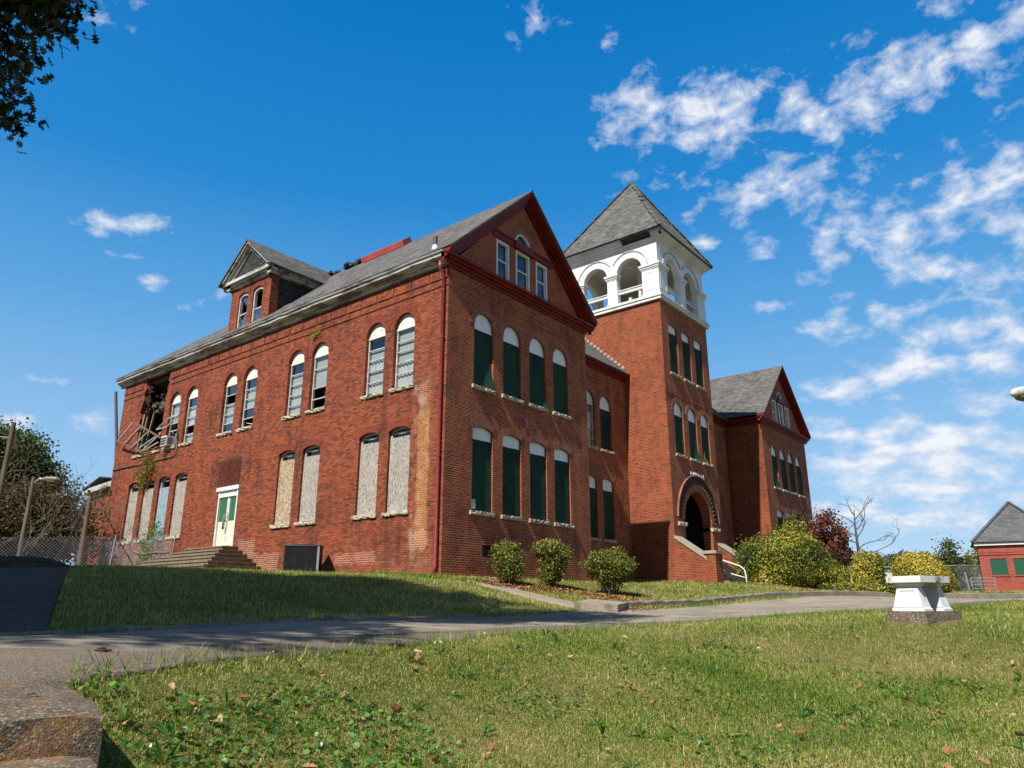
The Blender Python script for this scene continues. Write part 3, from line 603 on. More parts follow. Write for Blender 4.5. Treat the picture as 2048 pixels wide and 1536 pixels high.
NEAR = [(-16,-3.0),(-6,1.75),(-3.1,3.35),(-2.25,4.1),(-1.98,5.5),(-1.06,7.32),(-0.14,9.0),(1.22,10.73),(4.14,13.37),(6.86,15.56),(9.93,17.36),(12.74,19.15),(19,22),(34,26)]
FAR = [(-16,0.6),(-8,4.5),(-4.52,6.84),(-3.53,8.75),(-1.58,12.5),(0.26,15.3),(2.92,19.79),(7.88,25.82),(14.45,30.77),(21.74,32.38),(36,33.5)]
def smooth(poly, step=0.35):
    p = np.array(poly, float); p = np.vstack([2 * p[0] - p[1], p, 2 * p[-1] - p[-2]]); out = []
    for i in range(1, len(p) - 2):
        n = max(2, int(np.linalg.norm(p[i + 1] - p[i]) / step)); t = np.linspace(0, 1, n, endpoint=False)[:, None]
        a, b, c, d = p[i - 1], p[i], p[i + 1], p[i + 2]
        out.append(0.5 * (2 * b + (c - a) * t + (2 * a - 5 * b + 4 * c - d) * t ** 2 + (3 * b - a - 3 * c + d) * t ** 3))
    return np.vstack(out + [p[-2][None]])
def resample(p, n):
    s = np.concatenate([[0], np.cumsum(np.linalg.norm(np.diff(p, axis=0), axis=1))]); q = np.linspace(0, s[-1], n)
    return np.stack([np.interp(q, s, p[:, 0]), np.interp(q, s, p[:, 1])], 1)
NEARS = smooth(NEAR); FARS = smooth(FAR)
def wander(p, amp, seed, n=26):
    g = np.random.default_rng(seed); t = np.arange(len(p)) / len(p)
    o = sum(np.sin(t * 6.28 * g.uniform(4, n) + g.random() * 6.28) for _ in range(7)) * amp / 3
    d = np.gradient(p, axis=0); d /= np.linalg.norm(d, axis=1)[:, None] + 1e-9
    return p + np.stack([-d[:, 1], d[:, 0]], 1) * o[:, None]
NEARW = wander(NEARS, 0.07, 3)
def inpoly(px, py, poly):
    px = np.asarray(px, float); py = np.asarray(py, float); c = np.zeros(px.shape, bool); n = len(poly); j = n - 1
    for i in range(n):
        xi, yi = poly[i]; xj, yj = poly[j]
        if yi != yj: c ^= ((yi > py) != (yj > py)) & (px < (xj - xi) * (py - yi) / (yj - yi) + xi)
        j = i
    return c
ROADP = np.vstack([NEARW[::2], FARS[::-1][::2]])
DRIVE = [(-4.35,7.2),(-10.75,18.3),(-11.6,20.0),(-16.6,17.6),(-15.4,15.6),(-8.6,4.2)]
PATHC = smooth([(2.25,18.35),(1.35,20.2),(0.35,22.2),(-0.75,24.0),(-1.9,25.2)], 0.3)
def strip_poly(c, wd):
    d = np.gradient(c, axis=0); d /= np.linalg.norm(d, axis=1)[:, None]; nn = np.stack([-d[:, 1], d[:, 0]], 1)
    return c + nn * wd / 2, c - nn * wd / 2
_pl, _pr = strip_poly(PATHC, 1.15)
PATHP = np.vstack([_pl, _pr[::-1]])

def sheet(name, A, B, nu, nv, dz, mat):
    A = resample(A, nu); B = resample(B, nu); t = np.concatenate([[0.0], np.linspace(0, 1, nv)]); nv += 1
    P = A[:, None] * (1 - t)[None, :, None] + B[:, None] * t[None, :, None]
    r, f = P[..., 0].ravel(), P[..., 1].ravel(); z = zcf(r, f) + CAM[2] + dz; z[::nv] -= .16      # a buried edge along the near side
    V = np.stack([CAM[0] + RV[0] * r + FV[0] * f, CAM[1] + RV[1] * r + FV[1] * f, z], 1)
    i = np.arange(nu - 1)[:, None] * nv + np.arange(nv - 1)[None]; i = i.ravel()
    F = np.stack([i, i + nv, i + nv + 1, i + 1], 1)
    o = np_mesh(name, V, F, mat, smooth=True); o['kind'] = 'structure'; return o

# one sheet of ground, fine near the photographer and coarse out to the horizon
ga = np.concatenate([-np.geomspace(900, 17, 26), np.arange(-16, 26.01, 0.22), np.geomspace(27, 900, 28)])
gb = np.concatenate([-np.geomspace(900, 4.5, 22), np.arange(-3.5, 42.01, 0.22), np.geomspace(43.5, 3000, 34)])
gr, gf = np.meshgrid(ga, gb, indexing='ij'); gz = zcf(gr, gf)
sink = np.zeros(gr.shape)
shr = lambda poly, k: (np.array(poly) - np.mean(poly, 0)) * k + np.mean(poly, 0)
near_sel = (np.abs(gr) < 40) & (gf < 45) & (gf > -8)
m_ = np.zeros(gr.shape, bool)
m_[near_sel] = inpoly(gr[near_sel], gf[near_sel], ROADP) | inpoly(gr[near_sel], gf[near_sel], DRIVE) | inpoly(gr[near_sel], gf[near_sel], PATHP)
gz = gz - 0.045 * m_ + np.where(~m_ & near_sel, 0.003 * np.sin(gr * 2.3 + np.sin(gf * 1.7)) * np.sin(gf * 2.9), 0)
V = np.stack([CAM[0] + RV[0] * gr + FV[0] * gf, CAM[1] + RV[1] * gr + FV[1] * gf, gz + CAM[2]], -1).reshape(-1, 3)
nb = len(gb); i = (np.arange(len(ga) - 1)[:, None] * nb + np.arange(nb - 1)[None]).ravel()
o = np_mesh('lawn_ground', V, np.stack([i, i + nb, i + nb + 1, i + 1], 1), M['ground'], smooth=True); o['kind'] = 'structure'

NR = resample(NEARW, 260); FRR = resample(FARS, 260)
sh_t = np.clip(1.05 / np.linalg.norm(FRR - NR, axis=1), 0.05, 0.42)[:, None]
MID = NR * (1 - sh_t) + FRR * sh_t
sheet('road', MID, FRR, 260, 9, 0.006, M['asphalt'])
sheet('road_edge_strip', NR, MID + (FRR - NR) * 0.008, 260, 6, 0.014, M['gravel_edge'])
DL = np.array([(-4.25,7.0),(-7.4,12.4),(-10.75,18.3),(-11.6,20.2)]); DR_ = np.array([(-9.0,4.0),(-12.2,10),(-15.4,15.6),(-16.6,17.8)])
sheet('driveway', wander(resample(DL, 60), 0.015, 5), resample(DR_, 60), 60, 12, 0.022, M['drive'])
sheet('path', _pl, _pr, len(_pl), 4, 0.03, M['path'])

def kerb(name, pts, wd, h, mat, seed, up=0.0):
    """a low concrete kerb along the ground, its arrises worn"""
    p = smooth(pts, 0.3); A, B = strip_poly(p, wd); g = np.random.default_rng(seed); m = MB(); rows = []
    for k in range(len(p)):
        j = g.normal(0, 0.012, 4)
        a0 = at(*A[k]); b0 = at(*B[k]); t = h + j[0] + up
        a1 = a0.lerp(b0, 0.06 + abs(j[1])); b1 = b0.lerp(a0, 0.06 + abs(j[2]))
        rows.append([a0 + Vector((0, 0, -0.2)), a0 + Vector((0, 0, t - 0.025)), a1 + Vector((0, 0, t)), b1 + Vector((0, 0, t + j[3] * .5)), b0 + Vector((0, 0, t - 0.02)), b0 + Vector((0, 0, -0.2))])
    for a, b in zip(rows, rows[1:]):
        for k in range(5): m.face([a[k], a[k + 1], b[k + 1], b[k]])
    m.face(rows[0]); m.face(rows[-1][::-1])
    o = m.build(name, mat); o['kind'] = 'structure'; return o
kerb('kerb', [(-8.0,4.62),(-4.6,6.95),(-4.28,7.45)], 0.16, 0.03, M['kerb'], 1)
kerb('kerb', [(-4.2,7.6),(-3.48,8.9),(-2.75,10.4)], 0.16, 0.035, M['kerb'], 2)
kerb('kerb', [(-2.55,10.75),(-1.55,12.65),(-0.75,13.9)], 0.17, 0.05, M['kerb'], 3)
kerb('kerb', [(2.75,19.75),(4.5,21.9),(6.2,23.95)], 0.22, 0.17, M['kerb'], 4)
kerb('kerb', [(6.25,24.0),(7.8,25.9),(10.4,28.2),(13.6,30.4),(15.4,31.1)], 0.22, 0.19, M['kerb'], 5)
kerb('kerb', [(17.4,31.9),(21.7,32.6),(28,33.3),(36,33.8)], 0.24, 0.21, M['kerb'], 6)
# the slab where the path meets the road
m = MB(); c = np.array([2.05, 18.75])
q = [at(1.45,18.0), at(2.45,17.75), at(3.0,19.6), at(2.05,20.2)]
m2 = [p + Vector((0, 0, 0.17)) for p in q]; b2 = [p + Vector((0, 0, -0.2)) for p in q]
m.face(m2)
for k in range(4): m.face([b2[k], b2[(k + 1) % 4], m2[(k + 1) % 4], m2[k]])
o = m.build('path_end_slab', M['path']); o['kind'] = 'structure'
# the asphalt berm across the end of the driveway
m = MB(); pr = []
for k in range(21):
    t = k / 20; a = np.array([-10.9, 18.9]) * (1 - t) + np.array([-16.2, 16.4]) * t; g0 = at(*a); dn = Vector((*(FV * 0.85 - RV * 0.5), 0)).normalized()
    e = min(1, min(t, 1 - t) * 8)
    pr.append([g0 + dn * s + Vector((0, 0, h * e - 0.02)) for s, h in ((-0.45, 0), (-0.34, .20), (-0.12, .29), (0.15, .29), (0.4, .18), (0.5, 0))])
for a, b in zip(pr, pr[1:]):
    for k in range(5): m.face([a[k], a[k + 1], b[k + 1], b[k]])
tag(m.build('asphalt_berm', M['drive'], smooth=True), kind='structure')

# ---------------------------------------------------------------- the school
school = thing('school_building', 'abandoned red brick school with gabled wings and a white arched belfry tower', 'building')
FL = Fr((0, 0, 0), (0, 1, 0), (-1, 0, 0))            # long sunlit side, u = y
FF = Fr((0, 0, 0), (1, 0, 0), (0, -1, 0))            # front, u = x
FK = Fr((0, 2.45, 0), (1, 0, 0), (0, -1, 0))         # the set-back links
FT = Fr((16.5, 0, 0), (0, 1, 0), (-1, 0, 0))         # tower side
FR = Fr((30.15, 0, 0), (0, 1, 0), (-1, 0, 0))        # far wing side
FX = Fr((8.85, 0, 0), (0, 1, 0), (1, 0, 0)); FX2 = Fr((39.05, 0, 0), (0, 1, 0), (1, 0, 0)); FTX = Fr((22.35, 0, 0), (0, 1, 0), (1, 0, 0))
WA, WS = 1.08, 1.10                                  # widths of the arched and segmental openings
def o_arch(c): return shape(c, WA, 6.73, 9.06, 0.54)
def o_seg(c, w_=WS): return shape(c, w_, 2.25, 5.13, 0.12, 8)
grand = np.random.default_rng(11)

def rough_sill(fr, c, z, wd, h=0.14, proj=0.08, seed=0):
    """a rock-faced stone sill"""
    g = np.random.default_rng(seed); m = MB(); nu, nz = 14, 3
    P = [[fr.P(c - wd / 2 + wd * i / nu, z - h + h * j / nz, -proj + (g.normal(0, 0.018) if 0 < i < nu else 0) + (0.025 if j == 0 else 0)) for j in range(nz + 1)] for i in range(nu + 1)]
    for i in range(nu):
        for j in range(nz): m.face([P[i][j], P[i + 1][j], P[i + 1][j + 1], P[i][j + 1]])
    for i in range(nu):
        a, b = P[i][nz], P[i + 1][nz]; u0 = c - wd / 2 + wd * i / nu; u1 = u0 + wd / nu
        m.face([a, b, fr.P(u1, z + 0.012, 0.14), fr.P(u0, z + 0.012, 0.14)])
        m.face([P[i][0], fr.P(u0, z - h, 0.05), fr.P(u1, z - h, 0.05), P[i + 1][0]])
    for i, u in ((0, c - wd / 2), (nu, c + wd / 2)):
        m.face([P[i][j] for j in range(nz + 1)] + [fr.P(u, z, 0.14), fr.P(u, z - h, 0.05)])
    return m
def arch_band(fr, c, wd, zs, rise, t0, t1, d=-0.018, uvs=1.0):
    """ring of bricks on edge round an opening; bricks stand along the radius"""
    m = MB(); R = (wd * wd / 4 + rise * rise) / (2 * rise); zc = zs + rise - R; a = math.asin(min(1, wd / 2 / R)); n = 20
    def q(r, k): t = a - 2 * a * k / n; return (c + r * math.sin(t), zc + r * math.cos(t))
    for k in range(n):
        s0, s1 = R * 2 * a * k / n, R * 2 * a * (k + 1) / n
        p = [q(R + t0, k), q(R + t1, k), q(R + t1, k + 1), q(R + t0, k + 1)]
        m.face([fr.P(*x, d) for x in p], [(0.0 * 0 + t0, s0), (t1, s0), (t1, s1), (t0, s1)])
        m.face([fr.P(*p[1], d), fr.P(*p[1], 0.02), fr.P(*p[2], 0.02), fr.P(*p[2], d)])
        m.face([fr.P(*p[0], d), fr.P(*p[0], 0.02), fr.P(*p[3], 0.02), fr.P(*p[3], d)])
    for k in (0, n):
        p = [q(R + t0, k), q(R + t1, k)]; m.face([fr.P(*p[0], d), fr.P(*p[1], d), fr.P(*p[1], 0.02), fr.P(*p[0], 0.02)])
    return m
def add_arch(win, fr, c, wd, zs, rise, mat, wide=0.26):
    arch_band(fr, c, wd, zs, rise, 0.0, wide).build('brick_arch', mat, win)

def boarded(fr, c, wd, z0, zs, rise, zt, seed, dl=0.13, dr=0.055, flare=0.0, wm=None, am='brick_arch_front', bm_='green', simple=False, bent=False):
    """opening closed by a green board below a white top panel; the board has sprung out of true"""
    g = np.random.default_rng(seed); m = MB()
    A = shape(c, wd, z0, zs, rise); B = shape(c, wd - 0.07, z0 + 0.03, zs, max(0.02, rise - (0.035 if rise > .3 else 0.02)))
    m.ring(A, B, fr, 0.135, 0.24)
    win = m.build('window', M['frame'], school)
    m = MB(); m.prism(fr, shape(c, wd - 0.012, zt, zs, rise - 0.006), 0.10, 0.128); m.rect(fr, c - wd / 2 + 0.006, c + wd / 2 - 0.006, zt - 0.05, zt - 0.002, 0.085, 0.13)
    m.build('transom_panel', M['white_panel'], win)
    m = MB(); nu, nz = 10, 12; wob = g.uniform(-.012, .012)
    def d(u, v):
        k = u * (1.0 - flare * v) ; e = dl + (dr - dl) * k ** 0.9 + wob * math.sin(v * 5 + seed) * u
        if bent: e -= 0.16 * max(0, u - .35) * max(0, .35 - v) ** 1.3 * 6
        return e
    P = [[fr.P(c - wd / 2 + 0.01 + (wd - 0.02) * i / nu, z0 + 0.01 + (zt - 0.055 - z0) * j / nz, d(i / nu, j / nz)) for j in range(nz + 1)] for i in range(nu + 1)]
    for i in range(nu):
        for j in range(nz): m.face([P[i][j], P[i + 1][j], P[i + 1][j + 1], P[i][j + 1]])
    m.build('board', M[bm_], win, smooth=True)
    rough_sill(fr, c, z0, wd + 0.2, seed=seed).build('sill', M['stone'], win)
    if am: add_arch(win, fr, c, wd, zs, rise, M[am])
    return win

def glazed(fr, c, wd, z0, zs, rise, zt, seed, fills, bars=(0.2, 0.4, 0.6, 0.8), open_pane=None, am='brick_arch', clear=()):
    """arched opening: weathered half-round panel above a metal window of stacked lights; fills: what hangs behind each light from the top"""
    g = np.random.default_rng(seed); m = MB(); H = zt - z0 - 0.02; a0, a1 = c - wd / 2 + 0.005, c + wd / 2 - 0.005
    m.ring([(a0, z0 + .02), (a1, z0 + .02), (a1, zt), (a0, zt)], [(a0 + .055, z0 + .065), (a1 - .055, z0 + .065), (a1 - .055, zt - .045), (a0 + .055, zt - .045)], fr, 0.13, 0.21)
    for b in bars: m.rect(fr, a0 + 0.05, a1 - 0.05, z0 + H * (1 - b) - 0.018, z0 + H * (1 - b) + 0.022, 0.138, 0.185)
    win = m.build('window', M['frame'], school)
    m = MB(); m.prism(fr, shape(c, wd - 0.012, zt + 0.002, zs, rise - 0.006), 0.12, 0.16); m.rect(fr, c - wd / 2 + .006, c + wd / 2 - .006, zt - .02, zt + .03, 0.105, 0.16)
    m.build('tympanum', M['tymp_old'], win)
    ed = [0] + list(bars) + [1]; m = MB()
    for k in range(len(ed) - 1):
        if k in clear: continue
        za, zb = z0 + H * (1 - ed[k]), z0 + H * (1 - ed[k + 1]); t = g.uniform(-.014, .014)
        m.face([fr.P(a0 + .05, zb, .16 + t), fr.P(a1 - .05, zb, .16 - t * .3), fr.P(a1 - .05, za, .16 - t), fr.P(a0 + .05, za, .16 + t * .3)])
    m.build('pane', M['glass'], win)
    hung = {}
    for k, f in enumerate(fills):
        if f: hung.setdefault(f, []).append(k)
    for f, ks in hung.items():
        m = MB()
        for k in ks:
            za, zb = z0 + H * (1 - ed[k]), z0 + H * (1 - ed[k + 1]); nu = 16
            L = [(a0 + .04 + (wd - .09) * i / nu, 0.235 + (0.022 * math.sin(i * 2.1 + seed) if f == 'curtain' else 0.0)) for i in range(nu + 1)]
            cut = [g.uniform(0, .25) * (zb - za) if f == 'curtain' and k == max(ks) else 0 for _ in L]
            for (p, q), e0, e1 in zip(zip(L, L[1:]), cut, cut[1:]):
                m.face([fr.P(p[0], zb - e0, p[1]), fr.P(q[0], zb - e1, q[1]), fr.P(q[0], za, q[1]), fr.P(p[0], za, p[1])])
        m.build('curtain' if f == 'curtain' else ('blind' if f == 'blind' else 'panel'), M[{'curtain': 'curtain', 'blind': 'blind', 'sheet': 'sheet_white', 'wood': 'wood_new'}[f]], win)
    rough_sill(fr, c, z0, wd + 0.2, seed=seed).build('sill', M['stone'], win)
    if am: add_arch(win, fr, c, wd, zs, rise, M[am])
    return win

def strand_boarded(fr, c, wd, z0, zs, rise, top, mat, seed, curve_label=None, tops=0.0):
    """low window closed by strand board, the old transom still showing above it"""
    g = np.random.default_rng(seed); m = MB()
    A = shape(c, wd, z0, zs, rise, 8); B = shape(c, wd - 0.16, z0 + 0.05, zs - 0.02, rise * 0.55, 8)
    m.ring(A, B, fr, 0.12, 0.24); m.rect(fr, c - wd / 2 + .09, c + wd / 2 - .09, zs - 0.10, zs - 0.03, 0.16, 0.22)
    win = m.build('window', M['frame'], school)
    m = MB(); m.rect(fr, c - wd / 2 + .08, c + wd / 2 - .08, z0 + .06, zs - 0.03, 0.20, 0.207); m.build('pane', M['glass_dark'], win)
    m = MB(); t = g.uniform(-.012, .012)
    m.prism(fr, [(c - wd / 2 + .012, z0 + .005), (c + wd / 2 - .012, z0 + .005), (c + wd / 2 - .012, top + t), (c - wd / 2 + .012, top - t)], 0.085 + g.uniform(-.01, .01), 0.11)
    m.build('board', M[mat], win)
    rough_sill(fr, c, z0, wd + 0.2, seed=seed).build('sill', M['stone'], win)
    add_arch(win, fr, c, wd, zs, rise, M['brick_arch'], 0.24)
    return win

# --- long side
L2 = [2.2, 3.8, 7.22, 8.84, 12.28, 13.93, 17.38, 19.04]; L1 = [2.23, 3.85, 7.3, 8.93, 17.43, 19.04, 20.62, 22.25]
HOLE = [(22.76,6.70),(22.70,7.65),(22.82,8.3),(22.70,8.75),(22.86,9.1),(22.74,9.45),(22.58,9.75),(22.66,10.1),(22.50,10.4),(22.62,10.7),(22.50,10.98),(20.02,10.98),(19.92,10.75),(20.10,10.45),(19.93,10.30),(20.12,10.02),(20.03,9.81),(20.22,9.5),(20.12,9.28),(20.22,9.05),(20.08,8.81),(20.14,8.4),(20.05,8.05),(20.08,7.5),(20.01,6.70)]
holesL = [o_arch(c) for c in L2] + [o_seg(c, 1.12) for c in L1] + [HOLE[::-1], [(12.25, 1.58), (13.85, 1.58), (13.85, 4.05), (12.25, 4.05)]]
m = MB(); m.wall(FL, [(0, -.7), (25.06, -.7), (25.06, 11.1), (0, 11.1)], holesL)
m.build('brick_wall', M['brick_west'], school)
g = np.random.default_rng(5)
fills = {0: ['blind', 'blind', 'blind', 'curtain', 'curtain'], 1: [None, 'blind', 'curtain', 'blind', 'curtain'], 2: ['blind', 'blind', None, None, None], 3: [None, 'blind', 'curtain', 'curtain', 'blind'],
         4: [None, 'curtain', 'curtain', None, None], 5: [None, None, 'blind', 'blind', None], 6: [None, 'sheet', 'sheet', None, 'blind'], 7: ['blind', 'blind', None, None, None]}
B5 = (0.2, 0.4, 0.6, 0.8)
glazed(FL, L2[0], WA, 6.73, 9.06, .54, 9.03, 21, fills[0], (0.2, 0.37, 0.56, 0.75))
glazed(FL, L2[1], WA, 6.73, 9.06, .54, 9.03, 22, fills[1], (0.2, 0.38, 0.57, 0.77))
wv = glazed(FL, L2[2], WA, 6.73, 9.06, .54, 9.03, 23, fills[2], (0.22, 0.58, 0.79), clear=(2, 3))
glazed(FL, L2[3], WA, 6.73, 9.06, .54, 9.03, 24, fills[3])
w5 = glazed(FL, L2[4], WA, 6.73, 9.06, .54, 9.03, 25, fills[4], clear=(4,))
glazed(FL, L2[5], WA, 6.73, 9.06, .54, 9.03, 26, fills[5], clear=(1,))
w3 = glazed(FL, L2[6], WA, 6.73, 9.06, .54, 9.03, 27, fills[6], (0.2, 0.42, 0.60, 0.8), clear=(3,))
w2 = glazed(FL, L2[7], WA, 6.73, 9.06, .54, 9.03, 28, fills[7], (0.26, 0.45, 0.62, 0.8), clear=(2, 3))
# the sash swung outward above the air conditioner
m = MB(); a = [(-.02, 18.55, 8.28), (-.02, 19.53, 8.28), (-.52, 19.55, 7.60), (-.50, 18.57, 7.60)]
for k in range(4): m.bar(a[k], a[(k + 1) % 4], 0.05)
sw = m.build('open_sash', M['alu'], w2)
# broken laths behind the open lights
m = MB(); m.bar((.35, 6.95, 6.8), (.5, 7.45, 7.7), .05); m.bar((.4, 7.3, 6.75), (.45, 7.0, 7.3), .14, .03); m.build('fallen_lath', M['wood_grey'], wv)
m = MB(); m.bar((.2, 11.8, 6.82), (.42, 12.7, 7.05), .3, .02); m.build('tilted_panel', M['sheet_white'], w5)
tops = [4.90, 4.88, 4.84, 4.86, 4.86, 4.72, 4.80, 4.80]; mats = ['osb_grey', 'osb_grey', 'osb_grey', 'osb_tan', 'osb_grey', 'osb_blue', 'osb_grey', 'osb_grey']
for k, c in enumerate(L1): strand_boarded(FL, c, 1.12, 2.25, 5.13, .12, tops[k], mats[k], 40 + k)
# the collapsed pair of windows
wb = rough_sill(FL, 21.4, 6.73, 2.95, seed=77).build('window', M['stone'], school)
m = MB(); lp = [((24.21,7.71),(22.70,8.53)),((23.33,7.43),(21.82,8.13)),((22.41,7.09),(20.91,7.71)),((21.90,7.01),(20.12,7.44)),((21.60,6.78),(20.10,7.36)),((21.29,6.80),(19.9,7.06))]
for k, (a, b) in enumerate(lp):
    dx = -.34 if k < 3 else -.2
    m = MB(); m.bar((dx, *a), (dx + .02, *b), 0.045, 0.05); m.build('twisted_sash_bar', M['alu'], wb)
for a, b in (((-.37, 24.23, 7.70), (-.20, 21.5, 6.76)), ((-.33, 22.74, 8.54), (-.18, 19.75, 7.28))): m = MB(); m.bar(a, b, .055, .08); m.build('bent_frame_rail', M['wood_new'], wb)
for q in (((.12, 22.62, 6.75), (.16, 22.34, 8.95), .30, .10), ((.2, 22.2, 6.8), (.28, 21.75, 9.0), .10, .06), ((.1, 22.45, 6.8), (.14, 22.18, 8.8), .06, .08), ((.6, 19.9, 8.05), (.9, 22.3, 8.0), .05, .16), ((.5, 20.6, 9.2), (.5, 20.7, 10.6), .05, .05), ((.9, 20.2, 7.4), (1.2, 22.4, 8.7), .06, .12)):
    m = MB(); m.bar(*q); m.build('splintered_timber', M['wood_grey'], wb)

def rubble(name, pts, s0, s1, mat, seed, parent):
    g = np.random.default_rng(seed); m = MB()
    for p in pts:
        sx, sy, sz = g.uniform(s0, s1), g.uniform(s0, s1) * 1.3, g.uniform(s0, s1) * .6; R_ = Matrix.Rotation(g.normal(0, .5), 3, 'X') @ Matrix.Rotation(g.normal(0, .5), 3, 'Z')
        c8 = [Vector(p) + R_ @ Vector((x * sx * g.uniform(.7, 1.1), y * sy * g.uniform(.7, 1.1), z * sz)) for x in (-1, 1) for y in (-1, 1) for z in (-1, 1)]
        for f in ((0, 1, 3, 2), (4, 6, 7, 5), (0, 4, 5, 1), (2, 3, 7, 6), (0, 2, 6, 4), (1, 5, 7, 3)): m.face([c8[i] for i in f])
    return m.build(name, mat, parent)
pp = [(.25 + g.uniform(-.1, .25), g.uniform(20.2, 22.5), 9.35 + .25 * math.sin(k) + g.uniform(-.3, .35)) for k in range(46)] + [(.2, 22.4 + g.uniform(-.15, .2), g.uniform(8.7, 10.5)) for _ in range(22)]
rubble('hanging_broken_brick', pp, .04, .10, M['brick_arch_dark'], 3, wb)
rubble('brick_rubble', [(g.uniform(-.02, .3), g.uniform(20.1, 22.5), 6.76 + abs(g.normal(0, .1))) for _ in range(60)], .03, .09, M['brick_front'], 4, wb)
rubble('plaster_lump', [(.3, g.uniform(20.6, 21.9), 9.2 + g.uniform(-.25, .2)) for _ in range(12)], .07, .16, M['plaster'], 6, wb)
# a notch knocked out over the end ground-floor window
rubble('chipped_brick', [(-.0, 22.0 + g.uniform(-.35, .35), 5.62 + g.uniform(-.1, .15)) for _ in range(14)], .03, .06, M['iron'], 8, school)
# frieze of corbelled brick panels and the string course below them
m = MB()
for a, b in ((0.0, 19.85), (22.62, 25.06)): m.rect(FL, a, b, 10.14, 10.20, -.03, .03)
k = 0.0
while k < 25:
    if not (19.2 < k < 22.4): m.rect(FL, k + .03, min(k + .92, 25.06), 10.44, 10.77, -.035, .03)
    k += 0.95
m.build('brick_frieze', M['brick_west'], school)
# woven brick grille over the door
m = MB()
for i in range(9):
    for j in range(12):
        u = 12.33 + i * .19 + (j % 2) * .095; z = 4.22 + j * .098
        m.prism(FL, [(u, z), (u + .085, z - .02), (u + .105, z + .055), (u + .02, z + .075)], -.04, .02)
m.build('brick_lattice', M['brick_arch'], school)
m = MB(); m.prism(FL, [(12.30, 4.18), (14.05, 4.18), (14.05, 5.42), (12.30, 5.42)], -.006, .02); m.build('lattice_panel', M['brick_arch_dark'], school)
# side door
m = MB(); m.rect(FL, 12.27, 12.36, 1.6, 4.05, -.02, .2); m.rect(FL, 13.74, 13.83, 1.6, 4.05, -.02, .2); m.rect(FL, 12.36, 13.74, 3.72, 3.84, -.01, .2); m.rect(FL, 12.2, 13.98, 4.0, 4.17, -.07, .1); m.rect(FL, 12.36, 13.74, 3.84, 4.0, .02, .1)
door = m.build('door', M['white'], school)
for s, (a, b) in enumerate(((12.365, 13.045), (13.055, 13.735))):
    m = MB(); m.rect(FL, a, b, 1.62, 3.72, .06, .11); lf = m.build('door_leaf', M['door_cream'], door)
    m = MB(); m.rect(FL, a + (.02 if s == 0 else .12), b - (.12 if s == 0 else .02), 2.68, 3.68, .045, .062); m.build('door_panel', M['green_door'], door)
    m = MB(); m.rect(FL, (b - .07) if s == 0 else (a + .005), (b - .005) if s == 0 else (a + .07), 1.62, 3.72, .04, .064); m.build('meeting_stile', M['white'], door)
m = MB(); m.tube([(-.0, 12.99, 2.62), (-.10, 12.99, 2.72), (-.10, 12.99, 2.95), (.0, 12.99, 3.02)], .02); m.tube([(0, 13.11, 2.5), (-.10, 13.11, 2.6), (-.10, 13.11, 2.85), (0, 13.11, 2.95)], .02); m.build('handle', M['galv'], door)
m = MB(); m.tube([(-.09, 13.11, 2.62), (-.11, 13.06, 2.42), (-.10, 13.0, 2.45), (-.09, 12.99, 2.66)], .022, 6); m.box(-.13, -.07, 13.0, 13.09, 2.3, 2.42); m.build('chain', M['iron'], door)
rough_sill(FL, 13.05, 1.6, 1.95, .17, .12, seed=91).build('door_sill', M['stone'], door)

